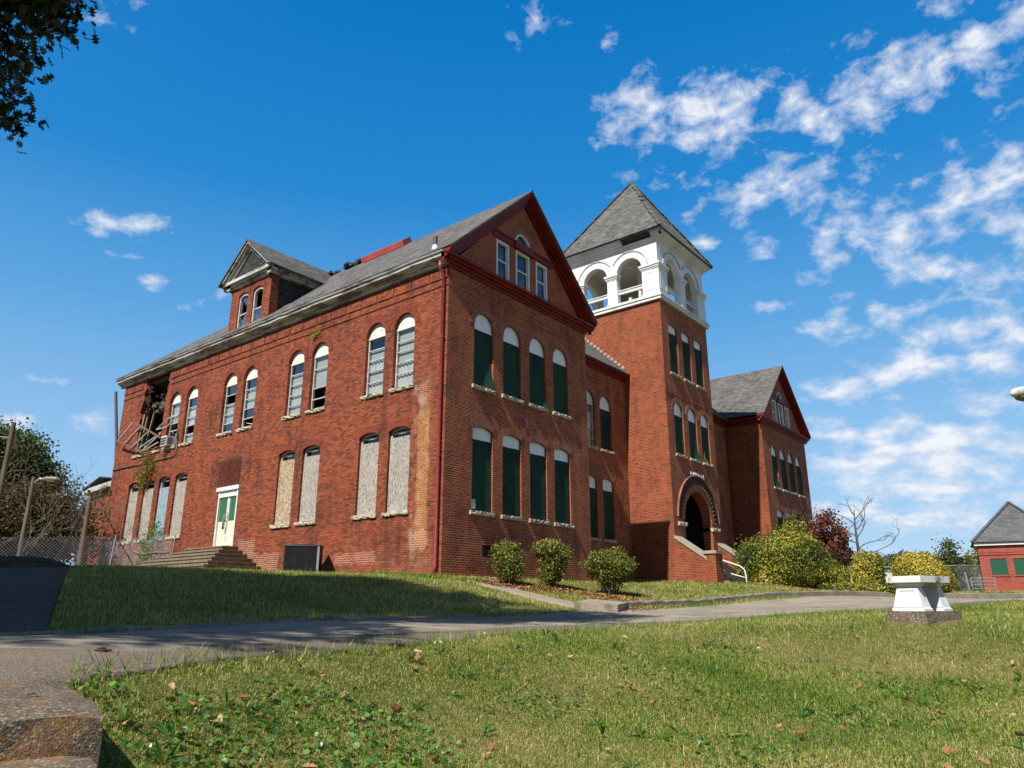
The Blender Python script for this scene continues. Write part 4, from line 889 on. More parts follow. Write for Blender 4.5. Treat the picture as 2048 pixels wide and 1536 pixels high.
# --- front of the near wing
C4 = [1.95, 3.62, 5.26, 6.88]
def gable_front(x0, far=False):
    fr = Fr((x0, 0, 0), (1, 0, 0), (0, -1, 0)); cx = 4.425
    holes = [o_arch(c) for c in C4] + [o_seg(c) for c in C4]
    gw = [(3.02, .80), (4.31, .93), (5.60, .80)]
    holes += [[(c - w_ / 2, 11.38), (c + w_ / 2, 11.38), (c + w_ / 2, 13.05), (c - w_ / 2, 13.05)] for c, w_ in gw] + [shape(4.31, 1.0, 13.40, 13.402, .5)]
    if not far: holes.append([(1.98, .76), (2.55, .76), (2.55, 1.14), (1.98, 1.14)])
    m = MB(); m.wall(fr, [(0, -.7), (8.85, -.7), (8.85, 10.9), (8.45, 11.35), (cx, 15.42), (.4, 11.35), (0, 10.9)], holes)
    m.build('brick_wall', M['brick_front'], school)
    for k, c in enumerate(C4):
        boarded(fr, c, WA, 6.73, 9.06, .54, 8.98, 60 + k + 9 * far, flare=.75, bent=(k in (0, 2)))
        boarded(fr, c, WS, 2.25, 5.13, .12, 4.83, 70 + k + 9 * far)
    for k, (c, w_) in enumerate(gw):
        a, b = c - w_ / 2 + .004, c + w_ / 2 - .004; m = MB()
        m.ring([(a, 11.385), (b, 11.385), (b, 13.046), (a, 13.046)], [(a + .085, 11.45), (b - .085, 11.45), (b - .085, 12.95), (a + .085, 12.95)], fr, -.01, .16)
        m.rect(fr, a + .085, b - .085, 12.19, 12.25, .05, .12); m.rect(fr, a + .085, a + .12, 11.45, 12.95, .07, .12); m.rect(fr, b - .12, b - .085, 11.45, 12.95, .07, .12)
        win = m.build('window', M['white'], school)
        m = MB(); m.rect(fr, a + .1, b - .1, 11.45, 12.95, .10, .105); m.build('pane', M['glass_dark'], win)
        if k == 2: m = MB(); m.rect(fr, a + .1, b - .1, 12.2, 12.95, .2, .21); m.build('blind', M['wood_new'], win)
    m = MB(); A = shape(4.31, .99, 13.40, 13.402, .49); B = shape(4.31, .80, 13.45, 13.452, .38); m.ring(A, B, fr, -.01, .15)
    win = m.build('window', M['white'], school); m = MB(); m.prism(fr, B, .1, .105); m.build('pane', M['glass_dark'], win)
    add_arch(win, fr, 4.31, 1.0, 13.402, .5, M['brick_arch_front'], .25)
    # band of red timber under the half-round light
    m = MB(); m.rect(fr, 2.38, 3.70, 13.1, 13.38, -.07, .02); m.rect(fr, 3.70, 4.92, 13.08, 13.39, -.15, .02); m.rect(fr, 4.92, 6.42, 13.1, 13.38, -.07, .02); m.rect(fr, 2.3, 6.52, 13.33, 13.385, -.115, .02)
    m.build('timber_band', M['trim_red'], school)
    # pediment: level cornice in steps and two raking cornices mitred at the peak
    m = MB()
    for z0, z1, d in ((10.84, 10.94, -.07), (10.94, 11.04, -.14), (11.04, 11.14, -.25), (11.14, 11.24, -.36)):
        e = -d; m.rect(fr, -e * .98, 8.85 + e * .98, z0, z1, d, .05)
    m.face([fr.P(-.36, 11.242, -.37), fr.P(9.21, 11.242, -.37), fr.P(9.0, 11.40, .0), fr.P(-.15, 11.40, .0)])
    def rake(s, t0, t1, d):
        o0, o1 = 15.86 - t0, 15.86 - t1; sl = .934; e0 = 4.86 - t0 * .0; zf = lambda u, o: o - sl * abs(u - cx)
        ue = cx + s * 4.82
        pts = [(cx, o0), (ue, zf(ue, o0)), (ue, max(zf(ue, o1), 11.25) if zf(ue, o1) < 11.25 else zf(ue, o1))]
        if zf(ue, o1) < 11.25: pts.append((cx + s * (o1 - 11.25) / sl, 11.25))
        pts.append((cx, o1)); m.prism(fr, pts if s > 0 else pts[::-1], d, .04)
    for s in (-1, 1):
        rake(s, 0.0, .17, -.42); rake(s, .17, .30, -.34); rake(s, .30, .44, -.24); rake(s, .44, .62, -.12)
    for s in ((0, 1) if far else (1,)):
        for z0, z1, d in ((10.84, 10.94, -.07), (10.94, 11.04, -.14), (11.04, 11.14, -.24), (11.14, 11.237, -.35)): m.rect(Fr((x0 if s == 0 else x0 + 8.85, 0, 0), (0, 1, 0), (-1 if s == 0 else 1, 0, 0)), .052, 2.04, z0, z1, d, .05)
    m.build('pediment_trim', M['trim_red'], school)
    m = MB()
    m.rect(fr, .0, 8.85, 10.14, 10.2, -.03, .02)
    for k in range(9): m.rect(fr, .1 + k * .975, .1 + k * .975 + .9, 10.36, 10.6, -.022, .02)
    m.build('brick_frieze', M['brick_front'], school)
gable_front(0.0)
gable_front(30.15, True)
# vent opening, diamond tie plate, notice in the first lower window
m = MB(); m.rect(FF, 1.99, 2.54, .77, 1.13, .16, .18); m.build('wall_vent', M['black'], school)
m = MB(); m.prism(FF, [(4.45, 5.62), (4.63, 5.93), (4.45, 6.24), (4.27, 5.93)], -.03, .01); m.tube([FF.P(4.45, 5.93, -.02), FF.P(4.45, 5.93, -.09)], .035); m.bar(FF.P(4.45, 5.93, -.07), FF.P(4.47, 5.80, -.07), .03)
m.build('tie_plate', M['down_red'], school)
m = MB(); m.rect(FF, 1.40, 1.72, 2.34, 2.66, .105, .112); nt = m.build('notice', M['sheet_white'], school)
m = MB(); m.rect(FF, 1.41, 1.71, 2.52, 2.65, .1035, .106); m.rect(FF, 1.43, 1.69, 2.46, 2.49, .1035, .106); m.rect(FF, 1.43, 1.62, 2.40, 2.43, .1035, .106); m.build('notice_print', M['sticker_blue'], nt)

# --- links either side of the tower
def link(x0, x1, wins):
    m = MB(); m.wall(FK, [(x0, -.7), (x1, -.7), (x1, 10.9), (x0, 10.9)], [o_arch(c) for c in wins] + [o_seg(c, 1.0) for c in wins])
    m.build('brick_wall', M['brick_front'], school)
    for k, c in enumerate(wins):
        if x0 < 10 and k == 0: glazed(FK, c, WA, 6.73, 9.06, .54, 8.95, 90, ['wood', 'sheet', 'sheet', 'blind', 'blind'], am='brick_arch_front')
        else: boarded(FK, c, WA, 6.73, 9.06, .54, 8.95, 92 + k, dl=.15, dr=.12)
        boarded(FK, c, 1.0, 2.25, 5.13, .12, 4.72, 95 + k, dl=.15, dr=.12)
    m = MB()
    for z0, z1, d in ((10.84, 10.94, -.07), (10.94, 11.04, -.14), (11.04, 11.13, -.24), (11.13, 11.22, -.33)): m.rect(FK, x0, x1, z0, z1, d, .05)
    m.build('eaves_trim', M['trim_red'], school)
    m = MB(); m.rect(FK, x0, x1, 10.14, 10.2, -.03, .02)
    for k in range(int((x1 - x0) / .975)): m.rect(FK, x0 + .1 + k * .975, x0 + 1.0 + k * .975, 10.36, 10.6, -.022, .02)
    m.build('brick_frieze', M['brick_front'], school)
link(8.85, 16.5, [12.85, 14.42]); link(22.35, 30.15, [24.44, 26.01])
m = MB(); m.wall(FX, [(0, -.7), (2.45, -.7), (2.45, 10.9), (0, 10.9)], []); m.build('brick_wall', M['brick_front'], school)
m = MB(); m.wall(FR, [(0, -.7), (2.45, -.7), (2.45, 10.9), (0, 10.9)], []); m.rect(FR, 0, 2.45, 10.14, 10.2, -.03, .02); m.build('brick_wall', M['brick_tower'], school)
m = MB(); m.wall(FX2, [(0, -.7), (25.06, -.7), (25.06, 11.2), (0, 11.2)], []); m.build('brick_wall', M['brick_front'], school)
FB = Fr((0, 25.06, 0), (1, 0, 0), (0, 1, 0)); m = MB(); m.wall(FB, [(0, -.7), (39.05, -.7), (39.05, 11.2), (0, 11.2)], []); m.build('brick_wall', M['brick_west'], school)
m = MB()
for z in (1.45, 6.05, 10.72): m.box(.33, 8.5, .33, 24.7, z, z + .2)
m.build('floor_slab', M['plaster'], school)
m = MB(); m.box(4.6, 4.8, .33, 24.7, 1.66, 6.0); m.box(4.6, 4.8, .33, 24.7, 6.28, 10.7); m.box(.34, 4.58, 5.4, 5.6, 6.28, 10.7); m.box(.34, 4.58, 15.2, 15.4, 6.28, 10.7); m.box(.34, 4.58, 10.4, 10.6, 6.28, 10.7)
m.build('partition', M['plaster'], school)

# --- roofs
def slab(m, pts, th=0.07):
    pts = [Vector(p) for p in pts]; n = (pts[1] - pts[0]).cross(pts[2] - pts[0]).normalized()
    if n.z < 0: n = -n
    low = [p - n * th for p in pts]; m.face(pts); m.face(low[::-1])
    for k in range(len(pts)): m.face([pts[k], low[k], low[(k + 1) % len(pts)], pts[(k + 1) % len(pts)]])
EZ, RZ, OV = 11.40, 15.90, .44
def wing_roof(x0, hip):
    cx = x0 + 4.425; a, b = x0 - OV, x0 + 8.85 + OV; y0 = -.46; m = MB()
    rb = 13.3 if hip else 14.0; yb = 25.5
    slab(m, [(a, y0, EZ), (cx, y0, RZ), (cx, rb, RZ), (a, yb, EZ)]); slab(m, [(b, y0, EZ), (cx, y0, RZ), (cx, rb, RZ), (b, yb, EZ)]); slab(m, [(a, yb, EZ), (cx, rb, RZ), (b, yb, EZ)])
    return m.build('roof', M['shingle'], school)
wing_roof(0.0, True); wing_roof(30.15, True)
m = MB(); s_ = (RZ - 11.24) / 5.0; slab(m, [(8.0, 2.05, 11.24), (31, 2.05, 11.24), (31, 7.05, RZ - .05), (8.0, 7.05, RZ - .05)]); slab(m, [(4.5, 7.05, RZ - .05), (34.5, 7.05, RZ - .05), (34.5, 20, RZ - .3), (4.5, 20, RZ - .3)]); slab(m, [(4.5, 20, RZ - .3), (34.5, 20, RZ - .3), (34.5, 25.5, EZ), (4.5, 25.5, EZ)])
m.build('roof', M['shingle'], school)
# stepped flashing where the link roof meets the tower
m = MB()
for k in range(13): y = 2.4 + k * .22; m.rect(FT, y, y + .18, 11.42 + (y - 2.05) * .932 - .10, 11.42 + (y - 2.05) * .932 + .06, -.02, .01)
m.build('stepped_flashing', M['cap_stone'], school)
# red metal ridge cap and the broken ridge beyond it
m = MB(); y0, y1 = 7.0, 10.05
m.prism(Fr((4.425, 0, 0), (1, 0, 0), (0, -1, 0)), [(-.36, RZ - .30), (0, RZ + .03), (.36, RZ - .30), (.42, RZ - .02), (0, RZ + .33), (-.42, RZ - .02)], y0, y1)
m.build('ridge_cap', M['red_metal'], school)
rubble('broken_ridge', [(4.425 + g.normal(0, .12), g.uniform(10.1, 13.2), RZ + .04 + abs(g.normal(0, .07))) for _ in range(42)], .05, .15, M['felt'], 12, school)
m = MB(); m.tube([(-.0, .75, 11.5), (-.0, .75, 12.28)], .085, 10); vp = m.build('vent_pipe', M['iron'], school)
m = MB(); m.tube([(-.0, .75, 11.7), (-.0, .75, 11.92)], [.15, .09], 10); m.build('flashing_collar', M['sheet_white'], vp)
# long side: old white box cornice and gutter
prof = [(.05, 10.93), (-.12, 10.93), (-.13, 11.035), (-.20, 11.045), (-.21, 11.075), (-.30, 11.10), (-.33, 11.15), (-.37, 11.16), (-.385, 11.27), (-.44, 11.29), (-.46, 11.34), (-.44, 11.35), (.05, 11.32)]
m = MB(); n = 110; ys = [-.05 + 25.5 * k / n for k in range(n + 1)]; g2 = np.random.default_rng(4); sag = np.interp(ys, np.linspace(0, 26, 40), g2.normal(0, .012, 40))
for k in range(n):
    for (a, b) in zip(prof, prof[1:]):
        m.face([(a[0], ys[k], a[1] + sag[k]), (a[0], ys[k + 1], a[1] + sag[k + 1]), (b[0], ys[k + 1], b[1] + sag[k + 1]), (b[0], ys[k], b[1] + sag[k])])
m.face([(p[0], ys[0], p[1] + sag[0]) for p in prof]); m.face([(p[0], ys[-1], p[1] + sag[-1]) for p in prof][::-1])
m.build('cornice', M['cornice_old'], school)
# downspout at the near corner
m = MB(); m.tube([(-.30, .17, 11.0), (-.28, .17, 10.72), (-.10, .17, 10.5), (-.10, .17, .35), (-.22, .14, .06)], .062, 12); ds = m.build('downspout', M['down_red'], school, smooth=True)
m = MB()
for z in (3.9, 5.9, 8.1, 9.9): m.tube([(-.10, .17, z), (-.10, .17, z + .07)], .076, 12)
m.build('pipe_collar', M['down_red'], ds)
# second downspout in the angle by the far wing
m = MB(); m.tube([(29.95, 2.3, 10.7), (29.95, 2.3, .3)], .06, 8); m.build('downspout', M['trim_red'], school)
# conduits on the far end of the long side
m = MB(); m.tube([(-.05, 25.0, 6.2), (-.05, 24.7, 6.22), (-.06, 22.1, 6.2), (-.06, 18.6, 6.19), (-.06, 18.2, 6.3), (-.06, 18.15, 6.5), (-.06, 18.28, 7.15)], .026, 8); m.box(-.12, 0, 18.2, 18.37, 7.1, 7.3); m.build('conduit', M['gas_grey'], school)
m = MB(); m.tube([(.18, 25.22, 2.0), (.18, 25.22, 6.6)], .055, 10); m.tube([(.18, 25.22, 6.5), (-.02, 25.24, 8.1), (-.42, 25.3, 10.65)], [.085, .085, .08], 12); m.build('service_mast', M['gas_grey'], school)
m = MB(); m.box(-.1, 0, 24.75, 24.95, 4.9, 5.1); m.tube([(-.03, 24.8, 3.6), (-.25, 24.75, 4.0), (-.1, 24.7, 4.3)], .03); m.tube([(-.03, 24.62, 3.2), (-.03, 24.62, 4.2)], .02); m.build('wall_bracket', M['iron'], school)

# --- dormer on the long roof
FD = Fr((.10, 0, 0), (0, 1, 0), (-1, 0, 0))
dw = [(12.62, .82), (13.86, .80)]
m = MB(); m.wall(FD, [(11.58, 11.32), (14.95, 11.32), (14.95, 14.05), (11.58, 14.05)], [shape(c, w_, 11.72, 13.56, .14, 8) for c, w_ in dw], .28)
m.rect(Fr((.10, 11.58, 0), (1, 0, 0), (0, -1, 0)), 0.003, .42, 11.4, 14.05, 0, .3); m.rect(Fr((.10, 14.95, 0), (1, 0, 0), (0, 1, 0)), 0.003, .42, 11.4, 14.05, 0, .3)
dorm = m.build('dormer', M['brick_west'], school)
m = MB(); m.rect(Fr((0, 11.66, 0), (1, 0, 0), (0, -1, 0)), .5, 3.6, 11.6, 14.1, 0, .1); m.build('shingled_side', M['slate'], dorm); m = MB(); m.rect(Fr((0, 14.87, 0), (1, 0, 0), (0, 1, 0)), .5, 3.6, 11.6, 14.1, 0, .1); m.build('shingled_side', M['slate'], dorm)
m = MB(); m.prism(Fr((-.02, 0, 0), (0, 1, 0), (-1, 0, 0)), [(11.75, 14.42), (14.9, 14.42), (13.28, 15.9)], -.0, .15); m.build('shingled_gable', M['slate'], dorm)
m = MB(); FE = Fr((0, 0, 0), (0, 1, 0), (-1, 0, 0))
for z0, z1, d in ((14.02, 14.14, -.02), (14.14, 14.26, .08), (14.26, 14.42, .2)): m.rect(FE, 11.28 + .2 - d, 15.1 + d, z0, z1, -d - .02, .3)
for s in (-1, 1):
    for t0, t1, d in ((0, .14, -.34), (.14, .26, -.24), (.26, .42, -.12)):
        ue = 13.28 + s * 2.12; zf = lambda u, o: o - .86 * abs(u - 13.28)
        o0, o1 = 16.16 - t0, 16.16 - t1; pts = [(13.28, o0), (ue, zf(ue, o0)), (ue, max(14.40, zf(ue, o1)))]
        if zf(ue, o1) < 14.40: pts.append((13.28 + s * (o1 - 14.40) / .86, 14.40))
        pts.append((13.28, o1)); m.prism(FE, pts, d, .1)
for s, y in ((-1, 11.42), (1, 15.14)):
    fr_ = Fr((0, y, 0), (1, 0, 0), (0, -1 if s < 0 else 1, 0))
    for z0, z1, d in ((14.02, 14.14, .0), (14.14, 14.26, -.05), (14.26, 14.38, -.12)): m.rect(fr_, -.1, 3.3, z0, z1, d, .3)
m.build('dormer_trim', M['cornice_old'], dorm)
m = MB(); slab(m, [(-.40, 13.28, 16.22), (4.9, 13.28, 16.22), (4.9, 11.05, 14.30), (-.40, 11.05, 14.30)], .06); slab(m, [(-.40, 13.28, 16.22), (4.9, 13.28, 16.22), (4.9, 15.51, 14.30), (-.40, 15.51, 14.30)], .06); m.build('dormer_roof', M['shingle'], dorm)
for k, (c, w_) in enumerate(dw):
    m = MB(); A = shape(c, w_ - .004, 11.725, 13.56, .137, 8); B = shape(c, w_ - .17, 11.79, 13.46, .10, 8); m.ring(A, B, FD, .06, .2); m.rect(FD, c - w_ / 2 + .08, c + w_ / 2 - .08, 12.58, 12.64, .1, .16)
    m.rect(FD, c - w_ / 2 + .08, c - w_ / 2 + .12, 11.79, 13.5, .09, .15)
    win = m.build('window', M['frame'], school)
    m = MB()
    if k == 0: m.rect(FD, c - .3, c + .3, 11.8, 12.58, .13, .135)
    else:
        m.prism(FD, [(c - .3, 11.8), (c + .3, 11.8), (c + .3, 12.2), (c + .1, 12.35), (c - .1, 12.55), (c - .3, 12.3)], .13, .135); m.prism(FD, [(c - .3, 13.45), (c + .3, 13.45), (c + .05, 13.2), (c - .1, 13.0)], .13, .135)
    m.build('pane', M['glass'], win)
    rough_sill(FD, c, 11.72, w_ + .2, .13, .08, seed=120 + k).build('sill', M['stone'], win); add_arch(win, FD, c, w_, 13.56, .14, M['brick_arch'], .22)

# ---------------------------------------------------------------- the tower
TW = 5.85; TF = Fr((16.5, 0, 0), (1, 0, 0), (0, -1, 0)); TB = Fr((16.5, TW, 0), (1, 0, 0), (0, 1, 0)); CXT = 2.925
tc3 = [1.30, 2.92, 4.50]; am3 = [1.34, 3.0, 4.60]
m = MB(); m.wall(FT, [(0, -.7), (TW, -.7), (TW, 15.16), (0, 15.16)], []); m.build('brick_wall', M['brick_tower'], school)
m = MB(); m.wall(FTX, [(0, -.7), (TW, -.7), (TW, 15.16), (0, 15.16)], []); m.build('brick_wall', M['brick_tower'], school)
m = MB(); m.wall(TB, [(0, 8), (TW, 8), (TW, 15.16), (0, 15.16)], []); m.build('brick_wall', M['brick_tower'], school)
ENT = shape(CXT, 3.3, .15, 3.19, 1.76, 24)
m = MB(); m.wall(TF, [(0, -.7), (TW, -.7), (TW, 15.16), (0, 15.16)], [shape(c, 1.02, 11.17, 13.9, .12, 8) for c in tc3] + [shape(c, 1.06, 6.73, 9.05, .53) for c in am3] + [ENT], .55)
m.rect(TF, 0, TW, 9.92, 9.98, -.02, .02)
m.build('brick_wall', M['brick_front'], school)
for k, c in enumerate(tc3): boarded(TF, c, 1.02, 11.17, 13.9, .12, 13.58, 130 + k, dl=.14, dr=.05)
for k, c in enumerate(am3): boarded(TF, c, 1.06, 6.73, 9.05, .53, 8.92, 140 + k, dl=.14, dr=.055, flare=.3, bent=(k == 1))
# sprung plywood corner on the last arched window
m = MB(); m.bar((20.62, -.02, 6.78), (20.60, -.10, 7.3), .02, .02); m.face([(20.6, .06, 7.35), (20.9, -.16, 6.78), (20.98, .06, 6.76)]); m.build('loose_board', M['wood_grey'], school)
e = arch_band(TF, CXT, 3.3, 3.19, 1.76, 0.0, .30, -.02); ent = e.build('entrance_arch', M['brick_arch_front'], school)
m = MB()
Rr = (3.3 ** 2 / 4 + 1.76 ** 2) / (2 * 1.76); zc_ = 3.19 + 1.76 - Rr
for k in range(27):
    t = -1.50 + 3.0 * k / 26; rr = Rr + .36; u, z = CXT + rr * math.sin(t), zc_ + rr * math.cos(t)
    v = Vector((math.sin(t), math.cos(t))); q = Vector((math.cos(t), -math.sin(t)))
    m.prism(TF, [(u + v.x * a * .09 + q.x * b * .035, z + v.y * a * .09 + q.y * b * .035) for a, b in ((-1, -1), (1, -1), (1, 1), (-1, 1))], -.07, .02)
m.build('dentil_brick', M['brick_arch_front'], ent)
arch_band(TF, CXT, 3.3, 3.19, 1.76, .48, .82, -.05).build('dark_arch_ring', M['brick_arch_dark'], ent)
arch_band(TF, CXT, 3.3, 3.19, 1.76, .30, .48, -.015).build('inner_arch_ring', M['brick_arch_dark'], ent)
arch_band(TF, CXT, 3.3, 3.19, 1.76, .82, .88, -.10).build('label_moulding', M['brick_arch_front'], ent)
for a, b, s in ((.45, 1.33, 1), (4.52, 5.45, 2)):
    rough_sill(TF, (a + b) / 2, 3.20, b - a, .20, .10, seed=200 + s).build('impost_stone', M['stone'], ent)
m = MB(); m.rect(TF, 4.575, 4.60, 3.02, 3.2, .0, .55); m.rect(TF, 1.25, 1.275, 3.02, 3.2, .0, .55); m.build('impost_return', M['stone'], ent)
# vestibule
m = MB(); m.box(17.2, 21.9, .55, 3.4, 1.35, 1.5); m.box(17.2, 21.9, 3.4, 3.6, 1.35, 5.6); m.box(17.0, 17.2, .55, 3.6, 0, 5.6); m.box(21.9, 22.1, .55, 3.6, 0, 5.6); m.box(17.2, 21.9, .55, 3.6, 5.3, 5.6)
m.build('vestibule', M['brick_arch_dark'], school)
m = MB(); m.box(18.5, 20.4, 3.3, 3.39, 1.5, 4.2); m.build('inner_door', M['black'], school)
# name over the arch
def lettering(txt, size, loc, wdt):
    cu = bpy.data.curves.new('sign_lettering', 'FONT'); cu.body = txt; cu.size = size; cu.extrude = .015; cu.align_x = 'CENTER'; cu.offset = .004
    t = bpy.data.objects.new('sign_lettering', cu); COL.objects.link(t); t.location = loc; t.rotation_euler = (math.radians(90), 0, 0)
    bpy.context.view_layer.update(); me = bpy.data.meshes.new_from_object(t.evaluated_get(bpy.context.evaluated_depsgraph_get())); mw = t.matrix_world.copy(); bpy.data.objects.remove(t)
    xs = [v.co.x for v in me.vertices]; s = wdt / (max(xs) - min(xs))
    me.transform(mw @ Matrix.Diagonal((s, 1, 1, 1))); me.materials.clear(); return link_mesh('sign_lettering', me, school, M['letters'])
lettering('McKEE HALL', .285, (19.57, -.03, 5.775), 1.72)
# stair walls
def cheek(x0, x1, seed):
    fr = Fr((x0, 0, 0), (0, 1, 0), (-1, 0, 0)); m = MB(); m.prism(fr, [(0.0, -.5), (0.0, 2.33), (-1.5, 1.30), (-1.5, -.5)], 0.004, x1 - x0); m.rect(fr, -2.05, -1.5, -.5, 1.52, -.03, x1 - x0 + .03)
    c = m.build('stair_wall', M['brick_tower'], school)
    m = MB(); m.prism(fr, [(0.02, 2.34), (0.02, 2.48), (-1.62, 1.37), (-1.62, 1.23)], -.05, x1 - x0 + .05); m.build('sloping_coping', M['cap_stone'], c)
    m = MB(); m.rect(fr, -2.13, -1.44, 1.52, 1.66, -.09, x1 - x0 + .09); m.build('pier_cap', M['cap_stone'], c)
cheek(16.5, 17.25, 1); cheek(21.6, 22.35, 2)
m = MB()
for k in range(8): m.box(17.27, 21.58, -2.3 + k * .3, .5, -.4, .29 + k * .17)
m.build('entrance_stair', M['stone_step'], school)

# --- belfry
def belfry_side(fr, name_seed, broken=False):
    k_ = name_seed; fr = Fr(fr.o + fr.nn * (.0035 * k_) + Vector((0, 0, .0045 * k_)), fr.u, fr.nn)
    AC = [1.80, 4.05]; R = .80; zs, z0 = 17.35, 15.46
    m = MB()
    holes = [shape(c, 2 * R, z0, zs, R, 18) for c in AC]
    m.wall(fr, [(.0, 15.30), (TW, 15.30), (TW, 18.95), (.0, 18.95)], holes, .34)
    I = [fr.P(u, z, .34) for u, z in [(0, 0)]]
    fi = Fr(fr.P(0, 0, .34), fr.u, fr.nn)
    mi = MB(); mi.wall(fi, [(.34, 15.30), (TW - .34, 15.30), (TW - .34, 18.85), (.34, 18.85)], holes, 0.0)
    b = m.build('belfry_wall', M['white_belfry'], belf); mi.build('inner_lining', M['belfry_in'], b)
    for a, c in ((-.05, .98), (2.62, 3.23), (4.87, TW + .05)):
        mid = a > 1 and a < 4; m = MB()                          # pier, capital, base
        m.rect(fr, a, c, 15.44, 17.12, -.05, .02)
        m.rect(fr, a - (.05 if not mid else .05), c + .05, 15.44, 15.62, -.085, .02)
        pw = (c - a)
        if not mid:
            m.rect(fr, a + .17, a + .20, 15.85, 16.85, -.062, 0); m.rect(fr, c - .20, c - .17, 15.85, 16.85, -.062, 0); m.rect(fr, a + .17, c - .17, 16.85, 16.88, -.062, 0); m.rect(fr, a + .17, c - .17, 15.82, 15.85, -.062, 0)
        else: m.rect(fr, a + .18, c - .18, 16.78, 16.81, -.062, 0)
        for z_, z1_, d_ in ((17.06, 17.14, -.08), (17.14, 17.24, -.12), (17.24, 17.35, -.17)):
            k = -d_ - .03; m.rect(fr, a - k, c + k, z_, z1_, d_, .30)
        m.build('pier', M['white_belfry'], b)
    m = MB()                                                     # hood mouldings
    for c in AC:
        n = 26
        for k in range(n):
            t0 = -1.45 + 2.9 * k / n; t1 = t0 + 2.9 / n
            if (c > 3 and t0 < -1.06) or (c < 3 and t1 > 1.06): continue
            for r0, r1, d in ((1.16, 1.20, -.03), (1.20, 1.235, -.05)):
                p = [(c + r * math.sin(t), zs + r * math.cos(t)) for r, t in ((r0, t0), (r1, t0), (r1, t1), (r0, t1))]; m.prism(fr, p, d, .0)
    m.build('hood_moulding', M['frame'], b)
    m = MB()                                                     # rails in the openings
    for c in AC:
        m.rect(fr, c - R + .002, c + R - .002, 16.12, 16.24, .08, .20); m.rect(fr, c - R + .002, c + R - .002, 16.30, 16.35, .05, .22); m.rect(fr, c - R + .002, c + R - .002, 15.52, 15.60, .08, .2)
    m.build('railing', M['white_old'], b)
    m = MB(); m.rect(fr, -.14, TW + .14, 15.16, 15.33, -.14, .3); m.rect(fr, -.19, TW + .19, 15.33, 15.44, -.19, .3); m.build('belfry_sill', M['white_old'], b)
    m = MB(); lo = 2.05 if broken else -.46                      # cornice, the crown torn off by the corner on one side
    for z_, z1_, d_ in ((18.72, 18.82, -.06), (18.82, 18.94, -.15)): m.rect(fr, -d_ * -1 if False else -.9 * -d_, TW + .9 * -d_, z_, z1_, d_, .2)
    for z_, z1_, d_ in ((18.94, 19.06, -.27), (19.06, 19.15, -.37), (19.15, 19.27, -.46)): m.rect(fr, lo if broken else .95 * d_, TW + .95 * -d_, z_, z1_, d_, .2)
    m.build('belfry_cornice', M['white_belfry'], b)
    if broken:
        m = MB(); m.face([fr.P(-.42, 18.96, -.10), fr.P(lo, 18.96, -.10), fr.P(lo, 19.25, -.52), fr.P(-.5, 19.25, -.52)]); m.rect(fr, -.12, lo, 18.95, 19.3, -.09, .1); m.build('torn_felt', M['felt'], b)
    return b
belf = school
b1 = belfry_side(FT, 1, True); belfry_side(TF, 2); belfry_side(FTX, 3); belfry_side(TB, 4)
m = MB(); m.box(16.7, 22.15, .2, TW - .2, 15.2, 15.42); m.build('belfry_floor', M['belfry_in'], belf)
m = MB(); m.box(16.55, 22.3, .05, TW - .05, 18.86, 18.93); m.build('belfry_ceiling', M['belfry_in'], belf)
m = MB(); ap = (19.43, 2.93, 24.95); c4 = [(15.95, -.55, 19.28), (22.9, -.55, 19.28), (22.9, TW + .55, 19.28), (15.95, TW + .55, 19.28)]
for k in range(4): slab(m, [c4[k], c4[(k + 1) % 4], ap], .06)
m.face([(x, y, 19.21) for x, y, z in c4])
m.build('spire_roof', M['shingle_tower'], belf)
g = np.random.default_rng(9)
for k in range(4):
    m = MB(); a = Vector(c4[k]); b = Vector(ap); L = 22
    for i in range(L):
        if k == 0 and 9 < i < 15 and i % 2: continue
        p, q = a.lerp(b, i / L), a.lerp(b, (i + .93) / L); off = Vector((g.normal(0, .012), g.normal(0, .012), .03 + (.02 if i % 2 else 0)))
        m.bar(p + off, q + off, .24, .05)
    m.build('hip_shingles', M['shingle_tower'], belf)
# bell, its wheel and frame
m = MB(); cxb, cyb = 19.6, 2.9
ringp = [(cxb + .55 * math.cos(t), cyb - .55, 16.75 + .55 * math.sin(t)) for t in np.linspace(0, 6.283, 25)]; m.tube(ringp, .04, 6, cap=False)
for k in range(4): t = k * .785; m.bar((cxb - .52 * math.cos(t), cyb - .55, 16.75 - .52 * math.sin(t)), (cxb + .52 * math.cos(t), cyb - .55, 16.75 + .52 * math.sin(t)), .04)
m.build('bell_wheel', M['belfry_in'], belf)
m = MB(); pr = [(.08, 17.0), (.2, 16.98), (.27, 16.8), (.32, 16.5), (.42, 16.25), (.46, 16.15)]
for (r0, z0), (r1, z1) in zip(pr, pr[1:]):
    for k in range(16):
        t0, t1 = k * .3927, (k + 1) * .3927; m.face([(cxb + r0 * math.cos(t0), cyb + r0 * math.sin(t0), z0), (cxb + r1 * math.cos(t0), cyb + r1 * math.sin(t0), z1), (cxb + r1 * math.cos(t1), cyb + r1 * math.sin(t1), z1), (cxb + r0 * math.cos(t1), cyb + r0 * math.sin(t1), z0)])
m.build('bell', M['bronze'], belf)
m = MB(); m.bar((18.6, 2.9, 16.7), (20.6, 2.9, 16.7), .1); m.bar((18.6, 2.2, 15.42), (18.6, 2.9, 16.7), .12); m.bar((18.6, 3.6, 15.42), (18.6, 2.9, 16.7), .12); m.bar((20.6, 2.2, 15.42), (20.6, 2.9, 16.7), .12); m.bar((20.6, 3.6, 15.42), (20.6, 2.9, 16.7), .12)
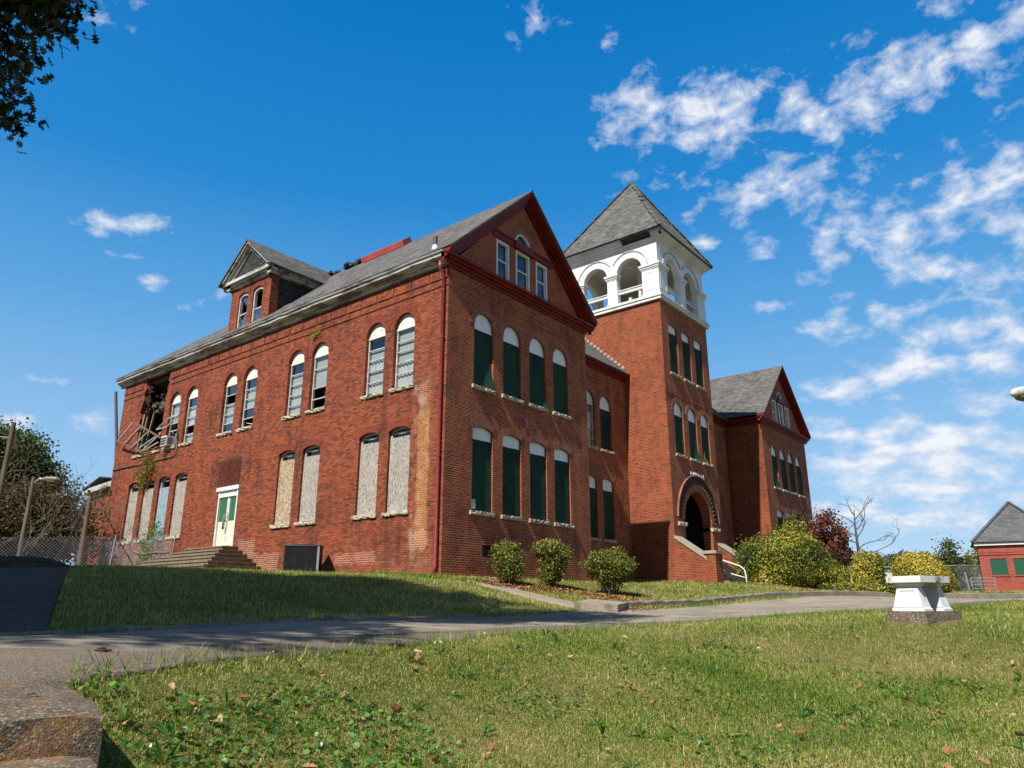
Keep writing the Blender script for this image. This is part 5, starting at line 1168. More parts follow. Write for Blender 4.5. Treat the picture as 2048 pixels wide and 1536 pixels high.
m.tube([(17.9, 1.9, 15.42), (17.9, 1.9, 18.86)], .10, 10); m.tube([(18.3, 1.3, 18.5), (17.9, 4.4, 18.6)], .06); m.bar((17.2, 2.2, 16.0), (21.6, 2.2, 16.0), .16)
m.build('bell_frame', M['belfry_in'], belf)
# horn loudspeaker on the back corner
m = MB(); m.tube([(16.42, 5.95, 18.15), (16.25, 6.0, 18.15), (16.05, 6.05, 18.15)], [.06, .14, .30], 14); m.build('horn', M['frame'], belf)

# ---------------------------------------------------------------- things round the school
def mb_part(parent, name, mat, fn, **k):
    m = MB(); fn(m); return m.build(name, M[mat], parent, **k)
# steps at the side door
st = thing('door_steps', 'brown concrete steps stacked like a half pyramid below the white side door', 'steps', (0, 13, .5))
stm = MB()
for k in range(6):
    x = -2.42 + .34 * k; y0 = 10.05 + .36 * k; y1 = 17.45 - .52 * k; z = .64 + .175 * k
    fr = Fr((0, 0, 0), (0, 1, 0), (-1, 0, 0)); stm.rect(fr, y0, y1, z - .175 - (.5 if k == 0 else 0), z - .05, x, -.004); stm.rect(fr, y0 - .035, y1 + .035, z - .05, z, x - .035, -.003)
o = stm.build('tread', M['stone_step']); o.parent = st; o.matrix_parent_inverse = Matrix.Translation(-Vector(st.location))
# air conditioning condenser
YAW = math.atan2(RV[1], RV[0])
def local(root, name, mat, fn, parent=None, **k):
    """a part modelled in the thing's own coordinates"""
    m = MB(); fn(m); return m.build(name, M[mat], parent or root, **k)
ac = thing('condenser_unit', 'dark box shaped air conditioning condenser on the grass against the sunlit wall', 'air conditioner', (-1.02, 5.85, g1(-1.02, 5.85)), YAW + math.radians(5))
X0, X1, Y0, Y1, Z1 = -.62, .62, -.46, .46, 1.02
local(ac, 'cabinet', 'black', lambda m: m.box(X0 + .03, X1 - .03, Y0 + .03, Y1 - .03, .03, Z1))
def gr_(m):
    for k in range(23):
        m.box(X0 + .04, X1 - .10, Y0 + .004, Y0 + .03, .07 + k * .041, .083 + k * .041); m.box(X0 + .004, X0 + .03, Y0 + .06, Y1 - .06, .07 + k * .041, .083 + k * .041); m.box(X1 - .03, X1 - .004, Y0 + .1, Y1 - .06, .07 + k * .041, .083 + k * .041)
    for x in (-.2, .2): m.box(x, x + .012, Y0 - .002, Y0 + .02, .05, Z1 - .03)
local(ac, 'grille', 'black', gr_)
local(ac, 'corner_post', 'galv', lambda m: m.box(X1 - .07, X1 + .004, Y0 - .004, Y0 + .06, .03, Z1 - .004))
local(ac, 'lid', 'iron', lambda m: m.box(X0 - .02, X1 + .02, Y0 - .02, Y1 + .02, Z1 - .004, Z1 + .04))
local(ac, 'fan_guard', 'black', lambda m: [m.tube([(r * math.cos(t), r * math.sin(t) * .8, Z1 + .05 + .05 * (1 - r / .6)) for t in np.linspace(0, 6.283, 21)], .016, 5, cap=False) for r in (.2, .35, .5)])
local(ac, 'slab', 'kerb', lambda m: m.box(X0 - .1, X1 + .1, Y0 - .1, Y1 + .1, -.2, .028))
# window air conditioner
wu = thing('window_air_conditioner', 'small white air conditioner sitting in an upstairs window beside the collapsed brickwork', 'air conditioner', (-.2, 19.2, 6.75))
def wup(name, mat, fn):
    m = MB(); fn(m); o = m.build(name, M[mat]); o.parent = wu; o.matrix_parent_inverse = Matrix.Translation(-Vector(wu.location)); return o
wup('casing', 'white', lambda m: (m.box(-.30, .25, 18.82, 19.42, 6.76, 7.24)))
wup('grille', 'iron', lambda m: [m.box(-.312, -.30, 18.86 + .14 * i, 18.97 + .14 * i, 6.80 + .135 * j, 6.91 + .135 * j) for i in range(4) for j in range(3)] + [m.box(-.25, .0, 18.812, 18.82, 6.82 + .07 * j, 6.86 + .07 * j) for j in range(5)])

# handrail by the entrance stair
hr = thing('handrail', 'white tube handrail at the foot of the entrance stair', 'handrail', (18.0, -2.2, .2))
def hp(m):
    x = 18.15
    m.tube([(x - .1, -1.0, 1.55), (x, -2.0, 1.17), (x + .02, -2.5, 1.0), (x + .04, -2.72, .82), (x + .05, -2.78, .5), (x + .05, -2.78, -.1)], .034, 10)
o = mb_part(None, 'rail', 'white', hp, smooth=True); o.parent = hr; o.matrix_parent_inverse = Matrix.Translation(-Vector(hr.location))
o = mb_part(None, 'mid_rail', 'white', lambda m: m.tube([(18.05, -1.2, .98), (18.17, -2.1, .62), (18.2, -2.78, .42)], .03, 10), smooth=True); o.parent = hr; o.matrix_parent_inverse = Matrix.Translation(-Vector(hr.location))

# white bench on its plinth
p = at(5.76, 10.75); be = thing('stone_bench', 'chunky white stone bench with sooty marks on its slab, standing on a concrete plinth', 'bench', p, YAW + math.radians(33))
def plinth(m):
    g = np.random.default_rng(3); n = 12
    for (a, b, c, d) in ((-.62, -.40, .72, -.40), (.72, -.40, .72, .40), (.72, .40, -.62, .40), (-.62, .40, -.62, -.40)):
        for k in range(n):
            t0, t1 = k / n, (k + 1) / n; q = [(a + (c - a) * t, b + (d - b) * t) for t in (t0, t1)]
            m.face([(*q[0], -.4), (*q[1], -.4), (*q[1], .155), (*q[0], .155)])
    m.face([(-.62, -.40, .155), (.72, -.40, .155), (.72, .40, .155), (-.62, .40, .155)])
be.scale = (.68, .68, .70)
local(be, 'plinth', 'bench_base', plinth)
def leg(m, s):
    """splayed slab leg with a recessed panel"""
    x0 = s * .37; t = .075; L = [(.155, .335, .085), (.20, .335, .085), (.225, .305, .06), (.60, .215, 0.0), (.62, .215, .0), (.635, .245, .03), (.70, .27, .05)]
    for (z0, w0, e0), (z1, w1, e1) in zip(L, L[1:]):
        a = [(x0 + sx * (t + e0), sy * w0, z0) for sx, sy in ((-1, -1), (1, -1), (1, 1), (-1, 1))]; b = [(x0 + sx * (t + e1), sy * w1, z1) for sx, sy in ((-1, -1), (1, -1), (1, 1), (-1, 1))]
        for k in range(4): m.face([a[k], a[(k + 1) % 4], b[(k + 1) % 4], b[k]])
    # raised borders round the panel on the outer and inner faces
    for sx in (-1, 1):
        for (y0, y1, z0, z1) in ((-.305, -.20, .226, .599), (.20, .305, .226, .599), (-.2, .2, .226, .29), (-.2, .2, .545, .599)):
            def q(y, z, o): v = (z - .225) / .375; return (x0 + sx * (t + .06 * (1 - v) + o), y * (1 - .295 * v), z)
            m.face([q(y0, z0, .016), q(y1, z0, .016), q(y1, z1, .016), q(y0, z1, .016)])
            for a, b in (((y0, z0), (y1, z0)), ((y1, z0), (y1, z1)), ((y1, z1), (y0, z1)), ((y0, z1), (y0, z0))): m.face([q(*a, 0), q(*b, 0), q(*b, .016), q(*a, .016)])
for s in (-1, 1): local(be, 'leg', 'bench_leg', lambda m: leg(m, s))
local(be, 'slab', 'bench_top', lambda m: (m.box(-.56, .56, -.36, .36, .70, .825)))

# concrete steps down to the lower lawn, at the photographer's left
SA = math.radians(36); sp = cfw(-1.50, 2.93, -.36)
cs = thing('concrete_steps', 'old lichen spotted concrete steps beside the lawn, dropping from the road', 'steps', sp, YAW + SA)
def slabmesh(m, x0, x1, y0, y1, z0, z1, seed):
    g = np.random.default_rng(seed); nx, ny, nz = 34, 14, 8
    def J(x, y, z, a=.0045): return (x + g.normal(0, a * .6), y + g.normal(0, a * .6), z + g.normal(0, a * .45))
    top = [[J(x0 + (x1 - x0) * i / nx, y0 + (y1 - y0) * j / ny, z1 - (.02 if j == 0 else 0) - (.015 if i == nx else 0)) for j in range(ny + 1)] for i in range(nx + 1)]
    for i in range(nx):
        for j in range(ny): m.face([top[i][j], top[i + 1][j], top[i + 1][j + 1], top[i][j + 1]])
    fr = [[top[i][0] if k == nz else J(x0 + (x1 - x0) * i / nx, y0 - .01, z0 + (z1 - z0) * k / nz) for k in range(nz + 1)] for i in range(nx + 1)]
    for i in range(nx):
        for k in range(nz): m.face([fr[i][k], fr[i + 1][k], fr[i + 1][k + 1], fr[i][k + 1]])
    sd = [[top[nx][j] if k == nz else (fr[nx][k] if j == 0 else J(x1 + .01, y0 + (y1 - y0) * j / ny, z0 + (z1 - z0) * k / nz)) for k in range(nz + 1)] for j in range(ny + 1)]
    for j in range(ny):
        for k in range(nz): m.face([sd[j][k], sd[j + 1][k], sd[j + 1][k + 1], sd[j][k + 1]])
local(cs, 'step', 'old_concrete', lambda m: slabmesh(m, -3.2, 0.0, 0.0, 1.4, -.9, 0.0, 5))
local(cs, 'step', 'old_concrete', lambda m: slabmesh(m, -3.2, -.03, -.50, .05, -.9, -.150, 6))
local(cs, 'step', 'old_concrete', lambda m: slabmesh(m, -3.2, -.03, -1.0, -.45, -1.2, -.345, 7))

# ---------------------------------------------------------------- poles, lamps, cables
def pole(name, r, f, h, rad, mat, label, cat='pole', lean=(0, 0)):
    p = at(r, f); t = thing(name, label, cat, p)
    local(t, 'post', mat, lambda m: m.tube([(0, 0, -.5), (lean[0] * .5, lean[1] * .5, h / 2), (lean[0], lean[1], h)], [rad * 1.15, rad * 1.05, rad * .9], 12), smooth=False)
    return t
pa = pole('utility_pole', -21.78, 31.13, 6.75, .105, 'pole', 'tall weathered wooden utility pole at the far left edge')
local(pa, 'insulator', 'galv', lambda m: (m.tube([(.15, 0, 5.9), (.15, 0, 6.2)], .06, 8), m.bar((-.25, 0, 6.05), (.25, 0, 6.05), .06)))
pb = pole('lamp_post', -16.47, 25.08, 3.28, .07, 'pole', 'short mossy wooden post carrying a floodlight, by the chain link fence', 'lamp post')
cx_ = lambda a, b, z: tuple((RV * a + FV * b).tolist()) + (z,)
local(pb, 'lamp_arm', 'galv', lambda m: m.tube([cx_(0, 0, 3.05), cx_(.25, -.05, 3.22), cx_(.45, -.05, 3.2)], .03, 8))
lh = local(pb, 'lamp_head', 'gas_grey', lambda m: m.tube([cx_(.28, -.05, 3.18), cx_(.5, -.05, 3.22), cx_(.85, -.08, 3.20), cx_(.95, -.08, 3.17)], [.05, .08, .08, .03], 10))
local(pb, 'lens', 'lens', lambda m: m.tube([cx_(.5, -.05, 3.15), cx_(.8, -.07, 3.13)], [.06, .05], 10), parent=lh)
pc = pole('utility_pole', -15.95, 27.75, 2.85, .085, 'pole_red', 'reddish wooden pole standing between the chain link fence and the brick outbuilding', lean=(.0, .0))
local(pc, 'insulator', 'iron', lambda m: m.bar(cx_(-.2, 0, 2.55), cx_(.2, 0, 2.65), .07))
def cable(label, a, b, sag, rad, mat):
    pts = []
    for k in range(15):
        t = k / 14; q = Vector(a).lerp(Vector(b), t); q.z -= sag * 4 * t * (1 - t); pts.append(q)
    m = MB(); m.tube(pts, rad, 6); return tag(m.build('overhead_cable', M[mat]), label, 'cable')
PC = at(-15.95, 27.75)
cable('grey service cable from the reddish pole to the school corner', PC + Vector((0, 0, 2.62)), (-.05, 24.75, 3.62), .15, .028, 'galv')
cable('black cable hanging down beside the reddish pole', PC + Vector((*(RV * -.12), 2.6)), PC + Vector((*(RV * -.95 + FV * -.2), .3)), .25, .024, 'rubber')
PA = at(-21.78, 31.13); cable('thin cable leaving the tall utility pole to the left', PA + Vector((0, 0, 6.1)), PA + Vector((*(RV * -9 + FV * -4), 7.4)), .4, .02, 'galv')
# street lamp whose head leans in from the right
sl_ = thing('street_lamp', 'grey cobra head street lamp reaching in at the right edge of the sky', 'street lamp', at(13.4, 15.6))
zb = float(sl_.location.z); zh = CAM[2] + 4.22 - zb
local(sl_, 'pole', 'galv', lambda m: m.tube([(0, 0, -.3), (0, 0, zh + .25)], [.09, .065], 12))
local(sl_, 'arm', 'galv', lambda m: m.tube([cx_(0, 0, zh - .1), cx_(-.6, -.2, zh + .22), cx_(-1.6, -.5, zh + .24), cx_(-2.2, -.67, zh + .13)], .035, 10))
hd = local(sl_, 'lamp_head', 'frame', lambda m: m.tube([cx_(-2.0, -.60, zh + .17), cx_(-2.3, -.69, zh + .13), cx_(-2.62, -.79, zh + .09), cx_(-2.86, -.86, zh + .045), cx_(-2.97, -.89, zh + .01)], [.05, .085, .12, .10, .025], 12), smooth=True)
local(sl_, 'lens', 'lens', lambda m: m.tube([cx_(-2.42, -.73, zh + .02), cx_(-2.6, -.78, zh - .03), cx_(-2.78, -.83, zh - .02), cx_(-2.88, -.86, zh + .01)], [.05, .10, .09, .03], 12), parent=hd, smooth=True)

# ---------------------------------------------------------------- chain link fences
def chain_fence(name, label, pts, h, cell, posts, wire=.006, rails=True, prad=.028, lean=0.0):
    P = [at(*q) for q in pts]; t = thing(name, label, 'fence', P[0]); L0 = Vector(P[0])
    def seg(m):
        for a, b in zip(P, P[1:]):
            a = a - L0; b = b - L0; L = Vector((b.x - a.x, b.y - a.y, 0)).length; u = (b - a) / L; n = int((L + h) / cell)
            for k in range(n):
                s0 = k * cell - h
                for sg in (1, -1):
                    e = [(s0, 0), (s0 + h, h)]
                    if e[0][0] < 0: e[0] = (0, -s0)
                    if e[1][0] > L: e[1] = (L, h - (s0 + h - L))
                    if e[1][0] <= e[0][0]: continue
                    q = [a + u * s + Vector((0, 0, (v if sg > 0 else h - v) + .03)) for s, v in e]
                    m.tube(q, wire, 3, cap=False)
    local(t, 'chain_link_mesh', 'galv', seg)
    def rl(m):
        for a, b in zip(P, P[1:]): m.tube([a - L0 + Vector((0, 0, h)), b - L0 + Vector((0, 0, h))], .02, 6)
    if rails: local(t, 'top_rail', 'galv', rl)
    for (s, ln) in posts:
        a, b = P[0] - L0, P[-1] - L0; q = a.lerp(b, s); gz_ = g1((q + L0).x, (q + L0).y) - L0.z
        local(t, 'post', 'galv', lambda m: m.tube([(q.x, q.y, gz_ - .3), (q.x + RV[0] * ln, q.y + RV[1] * ln, gz_ + h + .06)], prad, 8))
    return t
chain_fence('chain_link_fence', 'sagging chain link fence across the end of the driveway on the left', [(-24.5, 21.0), (-20.5, 22.6), (-16.0, 24.4), (-13.6, 25.4)], 1.15, .11, [(.0, 0), (.38, .14), (.72, 0), (1, .1)], .0045, False, .03)
def FW(x, y): q = np.array([x, y]) - CAM[:2]; return (float(q @ RV), float(q @ FV))
tw = chain_fence('chain_link_fence', 'chain link fence running in front of the boarded end windows of the school', [FW(-.7, 25.3), FW(-.55, 21.0), FW(-.40, 16.7)], 1.5, .11, [(0, .25), (.62, 0), (1, .12)], .0042, False)
_a, _b = Vector((-.56, 20.0, g1(-.5, 20.0) + .9)) - Vector(tw.location), Vector((-.44, 16.8, g1(-.4, 16.8) + .8)) - Vector(tw.location)
local(tw, 'loose_wire', 'galv', lambda m: m.tube([tuple(_a.lerp(_b, t) - Vector((0, 0, .12 * math.sin(3.14 * t) + .05 * math.sin(8 * t)))) for t in np.linspace(0, 1, 14)], .025, 6))
chain_fence('chain_link_fence', 'straight chain link fence beside the small brick kiosk', [(20.5, 42.6), (24.5, 41.6), (30, 42.2)], 1.38, .12, [(.0, 0), (.30, .0), (.33, -.12), (.6, 0), (1, 0)], .0045, True, .035)
chain_fence('chain_link_fence', 'far chain link fence seen behind the bare tree', [(16.5, 47.5), (22.5, 47.5)], 1.2, .14, [(.0, 0), (.5, 0), (.8, 0), (1, 0)], .005, True, .035)
gt = thing('metal_gate', 'tubular steel farm gate between the chain link fence and the kiosk', 'gate', at(24.6, 40.6))
def gate(m):
    a = Vector(cx_(0.0, 0, 0)); b = Vector(cx_(1.15, -.2, 0))
    for z in (.15, .34, .52, .70): m.tube([a + Vector((0, 0, z)), b + Vector((0, 0, z))], .016, 8)
    m.tube([a + Vector((0, 0, .2)), a + Vector((0, 0, .72))], .03, 8); m.tube([b + Vector((0, 0, .2)), b + Vector((0, 0, .72))], .03, 8)
local(gt, 'rails', 'galv', gate)
local(gt, 'gate_post', 'galv', lambda m: m.tube([cx_(-.12, .05, -.2), cx_(-.22, .05, 1.0)], .05, 10))
local(gt, 'brace', 'galv', lambda m: m.tube([cx_(-.4, .1, .7), cx_(-.16, .05, .4)], .035, 8))
ba = thing('traffic_barrier', 'orange and white striped sawhorse barrier lying by the round golden bush', 'barrier', at(21.55, 38.3), YAW)
def strip(m, k):
    for j in range(5):
        if j % 2 == k: m.prism(Fr((0, 0, 0), (1, 0, 0), (0, -1, 0)), [(-.55 + j * .2, .12 + j * .07), (-.35 + j * .2, .19 + j * .07), (-.35 + j * .2, .42 + j * .07), (-.55 + j * .2, .35 + j * .07)], -.02, .02)
local(ba, 'white_board', 'white', lambda m: strip(m, 0)); local(ba, 'orange_board', 'orange', lambda m: strip(m, 1))
for s in (-1, 1): local(ba, 'leg', 'orange' if s > 0 else 'white', lambda m: (m.bar((s * .46, -.02, .62 if s > 0 else .3), (s * .46 + .13, -.28, -.02), .06), m.bar((s * .46, .02, .62 if s > 0 else .3), (s * .46, .28, -.02), .06)))
uc = thing('white_cabinet', 'small white utility cabinet half hidden behind the golden shrubs', 'cabinet', at(21.55, 44.0), YAW)
local(uc, 'body', 'white', lambda m: m.box(-.45, .45, -.3, .3, 0, 1.15)); local(uc, 'lid', 'galv', lambda m: m.box(-.5, .5, -.35, .35, 1.15, 1.22))

# ---------------------------------------------------------------- small brick buildings
ki = thing('brick_kiosk', 'small brick kiosk with a steep grey pyramid roof and green boarded windows', 'kiosk', at(28.3, 41.9), YAW + math.radians(-31))
KF = Fr((0, 0, 0), (1, 0, 0), (0, -1, 0)); KW = 1.93; KH = 2.45
KWIN = ((-1.46, -.70), (-.40, .36), (.66, 1.42))
def kw(m):
    m.wall(Fr((0, -KW, 0), (1, 0, 0), (0, -1, 0)), [(-KW, -.4), (KW, -.4), (KW, KH), (-KW, KH)], [[(a, .80), (b, .80), (b, 1.66), (a, 1.66)] for a, b in KWIN], .2)
    for fr in (Fr((-KW, 0, 0), (0, -1, 0), (-1, 0, 0)), Fr((KW, 0, 0), (0, 1, 0), (1, 0, 0)), Fr((0, KW, 0), (-1, 0, 0), (0, 1, 0))): m.wall(fr, [(-KW, -.4), (KW, -.4), (KW, KH), (-KW, KH)], [])
    m.rect(Fr((0, -KW, 0), (1, 0, 0), (0, -1, 0)), -KW - .03, KW + .03, 1.86, 1.93, -.035, .05); m.rect(Fr((0, -KW, 0), (1, 0, 0), (0, -1, 0)), -KW - .02, KW + .02, 1.99, 2.05, -.02, .05)
local(ki, 'wall', 'brick_kiosk', kw)
for a, b in KWIN:
    wn = local(ki, 'window', 'green_kiosk', lambda m: m.rect(Fr((0, -KW, 0), (1, 0, 0), (0, -1, 0)), a + .002, b - .002, .802, 1.658, .03, .06))
    local(ki, 'sill', 'brick_kiosk', lambda m: m.rect(Fr((0, -KW, 0), (1, 0, 0), (0, -1, 0)), a - .06, b + .06, .72, .798, -.04, .05), parent=wn)
local(ki, 'fascia', 'white', lambda m: m.box(-KW - .14, KW + .14, -KW - .14, KW + .14, KH - .08, KH + .10))
def kr(m):
    e = KW + .24; c = [(-e, -e, KH + .10), (e, -e, KH + .10), (e, e, KH + .10), (-e, e, KH + .10)]
    for k in range(4): slab(m, [c[k], c[(k + 1) % 4], (0, 0, KH + 2.40)], .05)
    for k in range(4): m.bar(Vector(c[k]) + Vector((0, 0, .03)), Vector((0, 0, KH + 2.44)), .2, .03)
    m.face([(-e, -e, KH + .09), (e, -e, KH + .09), (e, e, KH + .09), (-e, e, KH + .09)])
local(ki, 'roof', 'shingle_kiosk', kr)
local(ki, 'wall_vent', 'white', lambda m: (m.rect(Fr((0, -KW, 0), (1, 0, 0), (0, -1, 0)), .42, .52, .28, .35, -.01, .02), m.rect(Fr((0, -KW, 0), (1, 0, 0), (0, -1, 0)), .28, .46, .02, .10, -.01, .02)))
ob = thing('brick_outbuilding', 'red brick outbuilding with a pale eave, behind the far corner of the school', 'outbuilding', at(-25.7, 52.2), math.radians(-6))
def obw(m):
    for fr in (Fr((-3, 0, 0), (0, 1, 0), (-1, 0, 0)), Fr((0, -3.2, 0), (1, 0, 0), (0, -1, 0)), Fr((9, 0, 0), (0, 1, 0), (1, 0, 0))):
        a = -3.2 if abs(fr.u.y) > .5 else -3; b = 3.2 if abs(fr.u.y) > .5 else 9; m.wall(fr, [(a, -.6), (b, -.6), (b, 6.6), (a, 6.6)], [])
local(ob, 'wall', 'brick_west', obw)
local(ob, 'eaves', 'cornice_old', lambda m: (m.box(-3.4, 9.4, -3.6, 3.6, 6.6, 6.95)))
local(ob, 'roof', 'shingle', lambda m: (slab(m, [(-3.5, -3.7, 6.95), (9.5, -3.7, 6.95), (9.5, 0, 7.5), (-3.5, 0, 7.5)]), slab(m, [(-3.5, 3.7, 6.95), (9.5, 3.7, 6.95), (9.5, 0, 7.5), (-3.5, 0, 7.5)])))

# ---------------------------------------------------------------- shrubs and trees
def shrub(name, label, r, f, blobs, n, size, mat, seed, cat='shrub', stems=6, sh=.38, lump=.2, group=None, tintf=None, flat=.35, bare=0.0):
    p = at(r, f); t = thing(name, label, cat, p, YAW, group)
    C, N_ = blob_points(blobs, n, seed, sh, lump); g = np.random.default_rng(seed + 1)
    tint = g.random(n) if tintf is None else tintf(C, N_, g)
    leaves('foliage', C, size * g.uniform(.7, 1.25, n), M[mat], t, N_, flat=flat, seed=seed, tint=tint)
    segs = []
    for k in range(stems):
        b = blobs[k % len(blobs)]; e = np.array([b[0] + g.normal(0, b[3] * .45), b[1] + g.normal(0, b[4] * .45), b[2] + b[5] * g.uniform(.1, .6)]); s = np.array([e[0] * .35, e[1] * .35, -.15])
        mid = (s + e) / 2 + g.normal(0, .08, 3); segs.append(([s, mid, e], [.028, .02, .01])); 
        for j in range(2): segs.append(([mid, mid + g.normal(0, .25, 3) + [0, 0, .3]], [.014, .006]))
    limbs_mesh('stem', segs, M['bark'], t, 5)
    return t
def clumpy(lo, sc, seed):
    g0 = np.random.default_rng(seed); k = g0.normal(size=(5, 3)) * sc; ph = g0.random(5) * 6.28
    def fn(C, N_, g): return np.clip(lo + sum(np.sin(C @ k[i] + ph[i]) for i in range(5)) * .12 + g.normal(0, .22, len(C)), 0, 1)
    return fn
def redtop(C, N_, g):
    z = (C[:, 2] - C[:, 2].min()) / np.ptp(C[:, 2]); return np.clip(.34 + g.normal(0, .2, len(C)) + .55 * np.clip(z - .80, 0, 1) * 2.0 * g.random(len(C)) + (g.random(len(C)) < .06) * .4, 0, 1)
shrub('nandina_shrub', 'narrow red tipped shrub nearest the corner of the school', -.12, 24.75, [(0, 0, .72, .47, .45, .5), (-.1, .1, 1.05, .42, .4, .38), (.12, 0, .42, .34, .35, .32)], 6500, .075, 'nandina', 31, group='clipped shrubs along the front wall', tintf=redtop)
shrub('nandina_shrub', 'taller red tipped shrub, middle one of the three against the front wall', 1.32, 25.75, [(0, 0, 1.17, .64, .55, .40), (.05, 0, .72, .45, .45, .48), (0, 0, .38, .34, .35, .34)], 7500, .078, 'nandina', 32, group='clipped shrubs along the front wall', tintf=redtop)
shrub('nandina_shrub', 'broad topped shrub on bare stems standing forward beside the path', 3.4, 26.3, [(0, 0, 1.05, .82, .7, .52), (-.22, 0, .95, .55, .55, .48), (.26, 0, .95, .55, .55, .45), (0, 0, .55, .42, .4, .36)], 10500, .078, 'nandina', 33, group='clipped shrubs along the front wall', stems=14, tintf=redtop)
shrub('euonymus_shrub', 'huge yellow flecked shrub covering the front of the far wing', 14.2, 39.0, [(0, 0, 1.35, 2.1, 1.7, 1.35), (-1.45, 0, 1.15, 1.15, 1.2, 1.15), (.35, 0, 2.05, 1.55, 1.3, 1.05), (1.45, .2, 1.25, .95, 1.1, 1.2), (-.4, -.4, .6, 2.1, 1.4, .6)], 42000, .105, 'euonymus', 34, stems=10, lump=.16, tintf=clumpy(.42, 1.6, 4))
bt = shrub('tall_weed', 'loose leafy sprays rising out of the top of the huge yellow flecked shrub', 14.7, 39.3, [(.1, 0, 3.15, .35, .3, .75), (.75, 0, 3.1, .16, .16, .62), (-.35, 0, 2.9, .25, .25, .5), (-.75, 0, 2.95, .12, .12, .55)], 2600, .10, 'euonymus', 35, cat='weed', stems=9, sh=.1, tintf=clumpy(.36, 2.2, 6))
shrub('euonymus_shrub', 'low yellow green shrub tucked behind the huge yellow flecked shrub', 17.35, 41.3, [(0, 0, .85, .85, .8, .85), (-.3, 0, .45, 1.0, .7, .5)], 11000, .10, 'euonymus', 36, tintf=clumpy(.5, 1.8, 8))
shrub('euonymus_shrub', 'upright half yellow half green shrub between the bare tree and the bench', 19.9, 42.2, [(0, 0, 1.0, .88, .7, .95), (.25, 0, 1.1, .6, .6, .8), (.15, 0, .4, .8, .6, .45)], 13000, .10, 'euonymus', 37, tintf=lambda C, N_, g: np.clip(.55 - .28 * C[:, 0] + g.normal(0, .2, len(C)), 0, 1))
shrub('golden_bush', 'large round clipped golden bush behind the white bench', 18.95, 34.9, [(-.1, 0, .98, 1.12, 1.1, .98), (.15, 0, .72, 1.12, 1.1, .74), (-.3, 0, 1.08, .85, .9, .86)], 26000, .085, 'golden', 38, stems=6, sh=.8, lump=.05, tintf=clumpy(.55, 1.4, 9), flat=.5)
hd = shrub('low_hedge', 'low scrubby green hedge running along the kerb behind the bench', 18.3, 36.9, [(-2.0, .2, .25, 1.3, .8, .42), (-.5, 0, .28, 1.2, .7, .42), (1.0, .2, .25, 1.2, .7, .4)], 13000, .09, 'euonymus', 39, cat='hedge', tintf=clumpy(.3, 1.8, 10))

def tree(name, label, base, h, rad, mat_bark, mat_leaf, n, leaf, seed, depth=4, spread=.55, crown=None, bare=False, shp=LEAF, lean=(0, 0, 1), first=.35, tintf=None, clump=.55, trunk_r=.2, droop=0.0, group=None, per=None, wob=.18, split=(2, 3), hang=.3, shrink=.74):
    t = thing(name, label, 'tree', base, 0, group); g = np.random.default_rng(seed); segs = []; tips = []
    hp = h * first; tp = [np.zeros(3), np.array([lean[0] * hp * .5, lean[1] * hp * .5, hp * .5]), np.array([lean[0] * hp, lean[1] * hp, hp])]; tp[0][2] = -.4
    segs.append((tp, [trunk_r * 1.2, trunk_r, trunk_r * .85]))
    for k in range(g.integers(3, 5)):
        d = np.array([math.cos(k * 2.1 + seed), math.sin(k * 2.1 + seed), 1.25]) + g.normal(0, .2, 3); grow(tp[2] - [0, 0, g.uniform(0, hp * .3)], d, (h - hp) * .42, trunk_r * .55, depth - 1, g, segs, tips, spread, droop, split, shrink, wob)
    grow(tp[2], [lean[0], lean[1], 1], (h - hp) * .42, trunk_r * .7, depth - 1, g, segs, tips, spread * .8, droop, split, shrink, wob)
    limbs_mesh('trunk', segs, M[mat_bark], t, 6)
    if not bare:
        if crown is not None:
            C, N_ = blob_points(crown, n, seed + 2, .35, .2); nc = max(8, n // (per or 60)); cc, _ = blob_points(crown, nc, seed + 3, .25, .15)
            C = cc[g.integers(0, nc, n)] + g.normal(0, clump, (n, 3)) * np.array([1, 1, .7]); N_ = None
        else:
            T = np.array(tips); C = T[g.integers(0, len(T), n)] + g.normal(0, clump, (n, 3))
        tint = np.clip(.45 + g.normal(0, .25, n), 0, 1) if tintf is None else tintf(C, None, g)
        leaves('crown', C, leaf * g.uniform(.7, 1.3, n), M[mat_leaf], t, None, shp, tint, 0, seed + 4, hang=hang)
    return t
